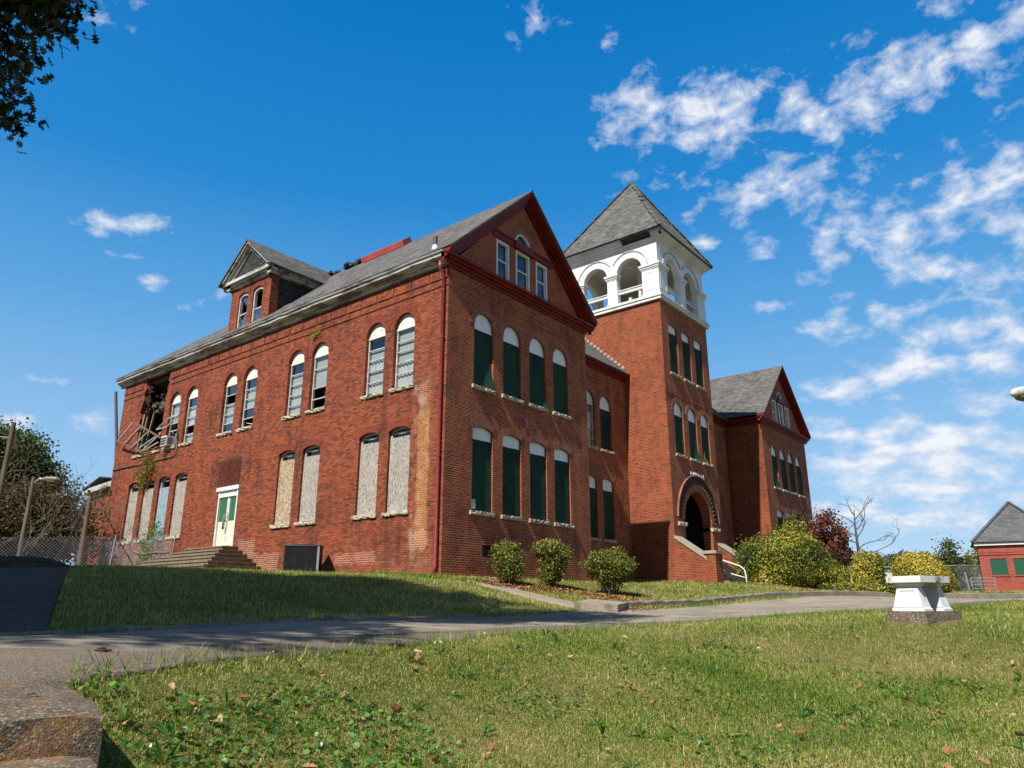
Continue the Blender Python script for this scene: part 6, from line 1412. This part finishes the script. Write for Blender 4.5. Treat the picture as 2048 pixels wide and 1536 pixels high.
# the shade tree standing beyond the left of the frame: its boughs hang into the corner of the sky and shade the lawn
def oak_crown():
    b = at(-14.0, 6.5)
    rel = lambda r, f, z: ((RV * r + FV * f + CAM[:2] - np.array([b.x, b.y])).tolist() + [CAM[2] + z - b.z])
    bl = [(-14.5, 8.0, 9.6, 3.0, 3.4, 2.8), (-11.2, 8.2, 10.2, 2.6, 2.6, 2.2), (-9.45, 10.35, 12.2, 1.7, 1.7, 2.0), (-9.8, 10.5, 9.4, 1.1, 1.2, 1.8), (-9.3, 10.4, 11.0, 1.2, 1.2, .7), (-11.9, 9.9, 7.8, 1.35, 1.4, 1.0), (-8.4, 7.0, 11.6, 1.9, 2.2, 1.7), (-5.6, 6.0, 12.4, 1.7, 2.0, 1.4), (-12, 4.5, 11.5, 3.4, 3.0, 2.8), (-13.2, 11.2, 9.0, 2.4, 2.4, 2.2), (-17, 7, 9, 3, 3, 3), (-13.5, 7, 12.6, 3, 3, 2), (-15.5, 11.5, 10.2, 3, 2.6, 2.4), (-11.5, 3.2, 9.6, 2.4, 2.4, 1.8), (-9.2, 2.2, 10.6, 2.6, 2.6, 1.8), (-12.6, .6, 10.4, 3, 3, 2.2), (-6.4, 4.4, 11.8, 1.9, 1.9, 1.4), (-10, 5, 11.4, 2.5, 2.5, 1.8), (-7.6, 9.2, 11.9, 1.5, 1.5, 1.2), (-8.8, -.8, 10.8, 2.0, 2.0, 1.4)]
    return b, [tuple(rel(r, f, z)) + (a, c, d) for r, f, z, a, c, d in bl]
ob_, oc = oak_crown()
tree('shade_tree', 'big dark leaved tree overhanging from the upper left corner', ob_, 11.5, 3, 'bark', 'darkleaf', 165000, .20, 51, depth=4, spread=.5, crown=oc, shp=OAK, trunk_r=.42, first=.42, clump=.29, per=72, tintf=lambda C, N_, g: np.clip(g.normal(.4, .25, len(C)) + (g.random(len(C)) < .02) * .6, 0, 1), shrink=.8)
# left background: evergreen mass, browning trees, bare pale saplings
def crownat(rx, rz, zc, extra=()): return [(0, 0, zc, rx, rx, rz)] + list(extra)
tree('evergreen_tree', 'tall dark green tree behind the left fence, partly hidden by the utility pole', at(-29.5, 40.5), 9, 3, 'bark', 'greenleaf', 42000, .16, 52, crown=[(0, 0, 4.6, 2.7, 2.7, 3.6), (.8, -.6, 6.8, 1.6, 1.6, 1.6), (-1, 0, 7.2, 1.8, 1.8, 1.4)], trunk_r=.28, clump=.42)
tree('evergreen_tree', 'bushy dark tree browning at its base, left of the reddish pole', at(-28.3, 41.5), 7, 3, 'bark', 'greenleaf', 38000, .16, 53, crown=[(0, 0, 3.8, 2.4, 2.4, 2.9), (.5, 0, 5.6, 1.5, 1.4, 1.4), (1.3, 0, 3.8, 1.3, 1.3, 1.8)], trunk_r=.25, clump=.4)
tree('browning_tree', 'low brown leaved tree in front of the evergreens by the left fence', at(-23.6, 36.5), 4.6, 2, 'bark', 'brownleaf', 26000, .14, 54, crown=[(0, 0, 2.3, 2.6, 2.2, 2.0), (-2.2, 0, 2.2, 1.9, 1.6, 1.8), (1.6, 0, 1.9, 1.4, 1.3, 1.5)], trunk_r=.14, clump=.42, first=.2)
tree('browning_tree', 'rust brown scrubby tree at the far left edge', at(-26.2, 33.5), 4.2, 2, 'bark', 'brownleaf', 20000, .14, 55, crown=[(0, 0, 2.0, 2.2, 2.0, 1.8), (1.5, .5, 1.7, 1.4, 1.2, 1.4)], trunk_r=.12, clump=.45, first=.2)
for k, (r, f, h, lx, lab) in enumerate([(-24.4, 33.2, 5.4, .28, 'pale bare sapling leaning right across the brown trees'), (-22.6, 34.0, 4.9, .32, 'thin leafless sapling spreading toward the reddish pole'), (-20.9, 36.0, 3.9, .12, 'leafless twiggy sapling just left of the brick outbuilding'), (-24.6, 32.0, 4.8, .15, 'bare pale sapling beside the lamp post')]):
    tree('bare_sapling', lab, at(r, f), h, 2, 'bark_pale', None, 0, 0, 60 + k, depth=5, spread=.42, bare=True, trunk_r=.038, first=.12, lean=(RV[0] * lx, RV[1] * lx, 1), wob=.10, split=(2, 3), group='bare saplings behind the left fence')
for k, (r, f) in enumerate([(-15.2, 34.2), (-14.6, 35.6)]):
    pass
iv = thing('ivy', 'yellow green ivy climbing the wall of the brick outbuilding', 'ivy', at(-25.1, 48.0))
g = np.random.default_rng(71); n = 14000
zz = g.uniform(0, 6.4, n); rr = g.normal(0, .55, n) + .35 * np.sin(zz * 2) + .4; C = np.stack([RV[0] * rr + FV[0] * g.normal(0, .22, n), RV[1] * rr + FV[1] * g.normal(0, .22, n), zz], 1)
leaves('foliage', C, .16 * g.uniform(.7, 1.3, n), M['ivy'], iv, seed=72)
limbs_mesh('stem', [([(RV[0] * .2, RV[1] * .2, -.2), (RV[0] * .5, RV[1] * .5, 1.4), (RV[0] * .4, RV[1] * .4, 6)], [.03, .025, .01])], M['bark'], iv)
# right background
tree('red_leaved_tree', 'small tree with dull red autumn leaves beside the far wing', at(21.3, 50.3), 5.2, 2, 'bark_grey', 'redleaf', 6500, .17, 81, crown=[(-.6, 0, 3.0, 1.8, 1.5, 1.5), (.9, 0, 2.6, 2.0, 1.3, .9), (-.9, 0, 4.3, 1.1, 1.0, .8), (2.3, 0, 2.1, 1.1, .8, .3), (1.3, 0, 3.6, 1.3, .8, .35), (2.0, 0, 3.0, 1.0, .8, .25)], trunk_r=.12, clump=.24, first=.22, per=70)
tree('dark_leaved_tree', 'dark shaded foliage half hidden behind the far corner of the school', at(19.2, 50.8), 4.6, 2, 'bark', 'brownleaf', 6500, .2, 82, crown=[(0, 0, 2.5, 1.1, 1.1, 1.9), (.2, 0, 1.2, 1.2, 1.2, 1.0)], trunk_r=.12, clump=.35, first=.2)
bt_ = thing('bare_tree', 'leafless tree with sparse drooping dark branches, against the pale sky', 'tree', at(23.6, 51.0)); g = np.random.default_rng(83); sg = []; tp_ = []
ld = [np.array([0, 0, -.3]), np.array([.05, .02, 1.7]), np.array([-.05, 0, 3.2]), np.array([.08, .03, 4.4]), np.array([.22, 0, 5.5])]; sg.append((ld, [.16, .12, .09, .06, .025]))
for zz, ang, ln_ in ((1.5, 20, 2.6), (1.8, 200, 1.4), (2.1, -30, 2.9), (2.5, 150, 1.5), (2.8, 10, 2.3), (3.2, 185, 1.8), (3.5, 40, 1.8), (3.7, 160, 2.4), (4.1, -10, 1.6), (4.5, 140, 1.5), (4.8, 30, 1.2), (5.1, 200, .9)):
    a_ = math.radians(ang); dd = RV * math.cos(a_) + FV * math.sin(a_) * .6; p0 = np.array([np.interp(zz, [p[2] for p in ld], [p[0] for p in ld]), 0.0, zz])
    grow(p0, (dd[0], dd[1], .7 if zz < 3.3 else 1.4), ln_ * .8, .04, 3, g, sg, tp_, .55, .09 if zz < 3.3 else .02, (2, 2), .62, .16)
limbs_mesh('trunk', sg, M['iron'], bt_, 6)
tree('bare_sapling', 'thin bare grey tree rising behind the red leaved tree', at(20.4, 54.5), 7.2, 2, 'bark_grey', None, 0, 0, 84, depth=5, spread=.4, bare=True, trunk_r=.07, first=.3, wob=.12)
far = [(25.0, 86, 4.6, 3.6), (31.5, 90, 5.4, 4.2), (38.0, 92, 5.0, 4.0), (44.5, 86, 5.6, 4.0), (51.0, 92, 5.2, 4.2), (57.0, 90, 6.2, 4.6), (18.0, 84, 4.2, 3.6), (63.5, 92, 5.4, 4.2), (34.6, 100, 6.4, 4.0), (48.0, 102, 6.6, 4.2)]
farlab = ['pale green distant tree just right of the bare tree', 'rounded distant tree behind the golden bush, left part', 'distant tree crown peeping over the golden bush', 'distant tree right of the golden bush', 'distant yellow green tree behind the chain link fence', 'distant tree nearest the kiosk', 'distant tree behind the red leaved tree', 'distant tree behind the kiosk', 'taller darker distant tree left of the golden bush', 'taller distant tree between the golden bush and the kiosk']
for k, (r, f, h, w_) in enumerate(far):
    h *= .95
    tree('distant_tree', farlab[k], at(r, f, -.3), h, 3, 'bark', 'farleaf' if k < 8 else 'greenleaf', 13000, .36, 100 + k, depth=3, crown=[(0, 0, h * .52, w_ * .95, w_ * .8, h * .44), (w_ * .5, 0, h * .36, w_ * .6, w_ * .5, h * .34), (-w_ * .55, 0, h * .36, w_ * .6, w_ * .5, h * .32), (w_ * .1, 0, h * .78, w_ * .5, w_ * .5, h * .2)], trunk_r=.25, clump=.45, first=.25, group='trees along the far horizon')
tree('dark_evergreen', 'dark green evergreen pressed against the left wall of the kiosk', at(27.2, 46.5), 2.7, 2, 'bark', 'greenleaf', 6000, .14, 120, depth=3, crown=[(-.3, 0, 1.5, .8, .8, 1.3), (.4, 0, 1.1, 1.1, .9, 1.1)], trunk_r=.1, clump=.26, first=.15)
# plants growing on the school
def wallplant(name, label, pts, n, size, mat, seed, sx, sz, base):
    t = thing(name, label, 'plant', base); g = np.random.default_rng(seed); P = np.array(pts, float); C = P[g.integers(0, len(P), n)] + g.normal(0, 1, (n, 3)) * np.array([sx * .5, sx, sz]); C[:, 0] = -np.abs(C[:, 0]) - .02
    leaves('foliage', C - np.array(base), size * g.uniform(.6, 1.3, n), M[mat], t, seed=seed, aspect=.6, hang=1.0)
    limbs_mesh('stem', [([P[0] - base, P[len(P) // 2] - base, P[-1] - base], [.015, .012, .005])], M['bark'], t); return t
wallplant('hanging_weed', 'straggly weed hanging down the brickwork below the collapsed window', [(-.1, 20.9, 6.5), (-.12, 21.1, 6.1), (-.12, 21.15, 5.6), (-.1, 20.6, 5.7), (-.1, 21.2, 5.2), (-.1, 20.3, 5.9), (-.1, 20.9, 5.35)], 1500, .10, 'nandina', 131, .22, .20, (0, 20.9, 6.5))
wallplant('hanging_weed', 'little weed tuft under the sill with the white air conditioner', [(-.06, 19.3, 6.5), (-.06, 19.25, 6.38)], 160, .07, 'nandina', 132, .1, .07, (0, 19.3, 6.5))
wallplant('wall_tuft', 'grass tuft sprouting from the arch of an upstairs window', [(-.05, 7.7, 9.92), (-.05, 7.55, 9.98), (-.05, 7.35, 10.02)], 180, .07, 'euonymus', 133, .09, .06, (0, 7.6, 9.9))
wallplant('climbing_vine', 'thin vine climbing in front of the blue boarded window', [(-.5, 18.9, 1.0), (-.45, 18.9, 1.5), (-.4, 18.6, 1.9), (-.3, 18.7, 2.3), (-.25, 18.8, 2.7), (-.4, 19.3, 2.1)], 900, .11, 'weed', 134, .26, .22, (-.45, 18.9, .9))

# ---------------------------------------------------------------- grass, weeds, fallen leaves
def lawn(n, d0, d1, a0, a1, seed, side):
    g = np.random.default_rng(seed); az_ = np.radians(g.uniform(a0, a1, n)); d = g.uniform(d0, d1, n); r = d * np.sin(az_); f = d * np.cos(az_)
    x = CAM[0] + RV[0] * r + FV[0] * f; y = CAM[1] + RV[1] * r + FV[1] * f
    ok = ~inpoly(r, f, ROADP) & ~inpoly(r, f, DRIVE) & ~inpoly(r, f, PATHP)
    ok &= ~((x > -.05) & (y > -.05) & (x < 8.9)) & ~((x > 8.8) & (y > 2.4)) & ~((x > 16.4) & (x < 22.4) & (y > -2.2)) & ~((x > 30.1) & (y > -.05)) & ~((x > -1.6) & (x < 0) & (y > 4.6) & (y < 6.3)) & ~((x > -2.4) & (x < 0) & (y > 10) & (y < 17.4))
    # keep off the concrete steps
    c, s = math.cos(-SA), math.sin(-SA); lx = (r + 1.50) * c - (f - 2.93) * s; ly = (r + 1.50) * s + (f - 2.93) * c
    ok &= ~((lx < .02) & (ly > -1.3) & (ly < 1.27))
    pl = np.array([5.62, 10.75]); ok &= np.hypot(r - pl[0] - .1, f - pl[1]) > .50
    near = inpoly(r, f, np.vstack([NEARW, [(60, 20), (60, -40), (-20, -40)]]))
    ok &= near if side == 'near' else ~near
    return r[ok], f[ok], x[ok], y[ok]
def blades(name, n, d0, d1, a0, a1, seed, side, h, wd, parent=None, tall=.06, three=True, lowh=1.0):
    r, f, x, y = lawn(n, d0, d1, a0, a1, seed, side); g = np.random.default_rng(seed + 1); N = len(r); z = zcf(r, f) + CAM[2]
    d = np.hypot(r, f); patch = np.sin(x * 1.7 + np.sin(y * 1.3) * 2) * np.sin(y * 2.1 + x * .6); patch2 = np.sin(x * .55 + 1) * np.sin(y * .7 + 2)
    hh = h * g.uniform(.45, 1.25, N) * (1 + .14 * patch) ; big = g.random(N) < tall; hh = np.where(big, hh * g.uniform(1.5, 2.3, N), hh)
    ww = wd * np.clip(d / 5.0, .75, 9) * g.uniform(.7, 1.3, N) * np.where(big, 1.5, 1)
    a = g.uniform(0, 6.283, N); ln = np.abs(g.normal(0, .8, N)); lx, ly = np.cos(a) * ln, np.sin(a) * ln; b = a + 1.57 + g.normal(0, .4, N); bx, by = np.cos(b) * ww / 2, np.sin(b) * ww / 2
    tint = np.clip(.35 + .08 * patch2 - .07 * patch + g.normal(0, .17, N) + (g.random(N) < .24) * .36 - big * .22, 0, 1)
    base = np.stack([x, y, z - .012], 1); B_ = np.stack([bx, by, 0 * bx], 1)
    t1 = base + np.stack([lx * hh * .35, ly * hh * .35, hh * .62], 1); t2 = base + np.stack([lx * hh * 1.0, ly * hh * 1.0, hh * .95 / (1 + .4 * ln)], 1)
    if three:
        V = np.stack([base - B_, base + B_, t1 + B_ * .75, t1 - B_ * .75, t2], 1).reshape(-1, 3); k = np.arange(N)[:, None] * 5
        F = np.concatenate([k + [0, 1, 2], k + [0, 2, 3], k + [3, 2, 4]], 1).reshape(-1, 3); tt = np.repeat(tint, 3)
    else:
        V = np.stack([base - B_, base + B_, t2], 1).reshape(-1, 3); F = (np.arange(N)[:, None] * 3 + [0, 1, 2]); tt = tint
    o = np_mesh(name, V, F, M['grass'], None, tt); tag(o, None, None, None, 'stuff'); return o
gs = blades('grass', 640000, 2.2, 9.5, -40, 42, 201, 'near', .034, .0040)
tag(gs, 'rough sunlit lawn grass in the foreground below the road', 'grass')
gs = blades('grass', 600000, 7.5, 25.0, -14, 44, 203, 'near', .052, .0042, three=False)
tag(gs, 'sunlit lawn grass running up to the near edge of the road', 'grass')
gs = blades('grass', 420000, 7.0, 46.0, -42, 42, 205, 'far', .10, .0046, three=False, tall=.02)
tag(gs, 'grass of the upper lawn between the road and the school', 'grass')
# a worn fringe of tufts along the road edges and kerbs
def tufts(name, label, pts, n, h, wd, seed, spread, tint0):
    g = np.random.default_rng(seed); p = smooth(pts, .1); c = p[g.integers(0, len(p), n)] + g.normal(0, spread, (n, 2)); q = np.array([at(*k) for k in c]) 
    dr = g.normal(0, .5, (n, 3)); dr[:, 2] = 1; dr /= np.linalg.norm(dr, axis=1)[:, None]; hh = h * g.uniform(.4, 1.3, n)[:, None]; a = g.uniform(0, 6.28, n); B_ = np.stack([np.cos(a), np.sin(a), 0 * a], 1) * wd / 2
    V = np.stack([q - B_, q + B_, q + dr * hh], 1).reshape(-1, 3); o = np_mesh(name, V, np.arange(n)[:, None] * 3 + [0, 1, 2], M['grass'], None, np.clip(tint0 + g.normal(0, .15, n), 0, 1)); tag(o, label, 'grass', None, 'stuff'); return o
tufts('grass_fringe', 'long grass blades fringing the near edge of the road', NEAR[3:12], 2600, .13, .010, 211, .09, .3)
tufts('grass_fringe', 'dry grass along the seam of the road', [tuple(MID[k]) for k in range(95, 190, 8)], 700, .045, .008, 212, .03, .8)
tufts('grass_fringe', 'grass growing in the gutter below the raised kerb', [(3.0, 19.3), (5.0, 21.9), (7.6, 25.2), (10.3, 27.6)], 1800, .14, .02, 213, .16, .3)
tufts('grass_fringe', 'grass and moss in the joint behind the old steps', [(-3.4, 2.95), (-2.9, 3.3), (-2.45, 3.62)], 900, .05, .006, 214, .05, .2)
tufts('grass_fringe', 'rough grass along the foot of the school walls', [(-4.3, 23.5), (-3.2, 23.0), (-2.4, 23.3), (-1.0, 24.3)], 1400, .2, .022, 215, .12, .28)
# broad-leaved weeds in the near lawn
r, f, x, y = lawn(30000, 2.7, 10.5, -36, 40, 221, 'near'); pz = np.sin(r * 2.6 + 1) * np.sin(f * 2.2) * .8 + 1.45 * np.exp(-((r + 1.1) ** 2 + (f - 4.2) ** 2) / 1.0); g = np.random.default_rng(222); ok = (pz + g.normal(0, .22, len(r))) > .62
r, f, x, y = r[ok], f[ok], x[ok], y[ok]; C = np.stack([x, y, zcf(r, f) + CAM[2] + g.uniform(.012, .055, len(r))], 1)
ROUND = (np.array([[0, 0, 0], [.25, .38, .07], [.65, .46, .05], [1, 0, -.05], [.65, -.46, .05], [.25, -.38, .07]]), np.array([[0, 1, 2], [0, 2, 3], [0, 3, 4], [0, 4, 5]]))
o = leaves('lawn_weeds', C, .030 * g.uniform(.5, 1.5, len(C)), M['weed'], None, np.tile([0, 0, 1.0], (len(C), 1)), ROUND, None, .45, 223); tag(o, 'patches of round leaved weeds in the foreground lawn', 'weeds', None, 'stuff')
# longer strap-leaved weeds
r, f, x, y = lawn(95, 3.4, 10, -34, 40, 225, 'near'); C = []; UP = []
for a, b, c, d in zip(r, f, x, y):
    k = g.integers(6, 13); C.append(np.stack([np.full(k, c), np.full(k, d), np.full(k, float(zcf(a, b)[0]) + CAM[2] + .01)], 1))
C = np.concatenate(C); tt = np.clip(g.normal(.35, .2, len(C)), 0, 1)
o = leaves('lawn_weeds', C, .12 * g.uniform(.5, 1.2, len(C)), M['weed'], None, np.tile([0, 0, 1.0], (len(C), 1)), LEAF, tt, .35, 226, aspect=.17, hang=-.5); tag(o, 'tufts of long strap shaped weed leaves in the lawn', 'weeds', None, 'stuff')
# leaf litter under the shrubs
def litter(label, pts, n, sp, seed, size=.085, mat='litter'):
    g = np.random.default_rng(seed); p = np.array(pts, float); c = p[g.integers(0, len(p), n)] + g.normal(0, sp, (n, 2)); q = np.array([at(*k, .02) for k in c]); q[:, 2] += g.uniform(0, .05, n)
    o = leaves('leaf_litter', q, size * g.uniform(.6, 1.3, n), M[mat], None, np.tile([0, 0, 1.0], (n, 1)), LEAF, None, .7, seed + 1); tag(o, label, 'leaf litter', None, 'stuff')
litter('orange brown leaf litter under the three clipped shrubs', [(-.6, 24.2), (0, 24.3), (.7, 24.8), (1.4, 25.1), (2.2, 25.2), (3.0, 25.3), (3.4, 24.6), (2.9, 23.4), (-1.0, 24.4)], 2600, .42, 231)
litter('orange leaves drifted into the gutter by the path slab', [(2.2, 18.3), (3.0, 19.3), (3.6, 20.4), (4.3, 21.4)], 500, .22, 232)
litter('pale dry leaves under the huge yellow flecked shrub', [(12.5, 36.6), (13.5, 36.4), (14.5, 35.5), (15.5, 34.6), (14.8, 33.2), (13.6, 32.2)], 1500, .6, 233, .12, 'dryleaf')
# single fallen leaves
def fallen(k, g):
    hw = [(0, .015), (.10, .26), (.30, .44), (.40, .22), (.62, .36), (.70, .16), (1, .01)]; j = g.uniform(.75, 1.2, (2, 7)); s = g.uniform(.6, 1.0); n = len(hw)
    V = np.array([(x, 0, 0) for x, y in hw] + [(x, y * s * a, 0) for (x, y), a in zip(hw, j[0])] + [(x, -y * s * a, 0) for (x, y), a in zip(hw, j[1])], float); F = []
    for i in range(n - 1): F += [[i, i + 1, n + i + 1, n + i], [i + 1, i, 2 * n + i, 2 * n + i + 1]]
    V[:, 2] = g.uniform(.1, .7) * np.abs(V[:, 1]) + g.uniform(-.3, .5) * (V[:, 0] - .5) ** 2 + g.normal(0, .025, len(V)) * (np.abs(V[:, 1]) > .05)
    me = bpy.data.meshes.new('fallen_leaf'); me.from_pydata(V, [], F); at_ = me.attributes.new('tint', 'FLOAT', 'FACE'); at_.data.foreach_set('value', np.full(len(F), g.uniform(.1, 1), np.float32)); me.materials.append(M['dryleaf']); return me
g = np.random.default_rng(241); protos = [fallen(k, g) for k in range(12)]
r, f, x, y = lawn(210, 2.9, 11, -34, 36, 242, 'near')
ex = [(-1.72, 4.35, .13), (-1.55, 4.28, .12), (-1.35, 3.95, .12), (-.12, 5.0, .13), (-.28, 4.95, .11), (-1.02, 3.55, .12), (-.75, 3.5, .12), (-1.6, 4.62, .11), (1.35, 3.95, .14), (1.5, 3.9, .13), (-.95, 4.9, .11), (4.55, 6.6, .17)]
rr = list(r) + [e[0] for e in ex]; ff = list(f) + [e[1] for e in ex]; ss = list(.078 * g.uniform(.6, 1.3, len(r))) + [e[2] * .8 for e in ex]
for a, b, s in zip(rr, ff, ss):
    o = bpy.data.objects.new('fallen_leaf', protos[g.integers(0, 12)]); COL.objects.link(o); o.location = at(a, b, .03 + g.uniform(0, .03)); o.scale = (s, s, s); o.rotation_euler = (g.normal(0, .35), g.normal(0, .35), g.uniform(0, 6.28))
    tag(o, 'curled dry brown leaf lying on the foreground lawn', 'leaf', 'fallen leaves on the foreground lawn')
for k, (a, b) in enumerate([(-2.55, 4.75), (-2.2, 3.55)]):
    o = bpy.data.objects.new('fallen_leaf', protos[k + 3]); COL.objects.link(o); o.location = at(a, b, .03) if k == 0 else Vector(cfw(-1.95, 3.25, -.345)); o.scale = (.16, .16, .16) if k == 0 else (.05, .05, .05); o.rotation_euler = (.1, .2, 2.1 * k + .4)
    tag(o, ['dry leaf lying on the coarse strip of the road', 'small leaf scrap on top of the old concrete step'][k], 'leaf')
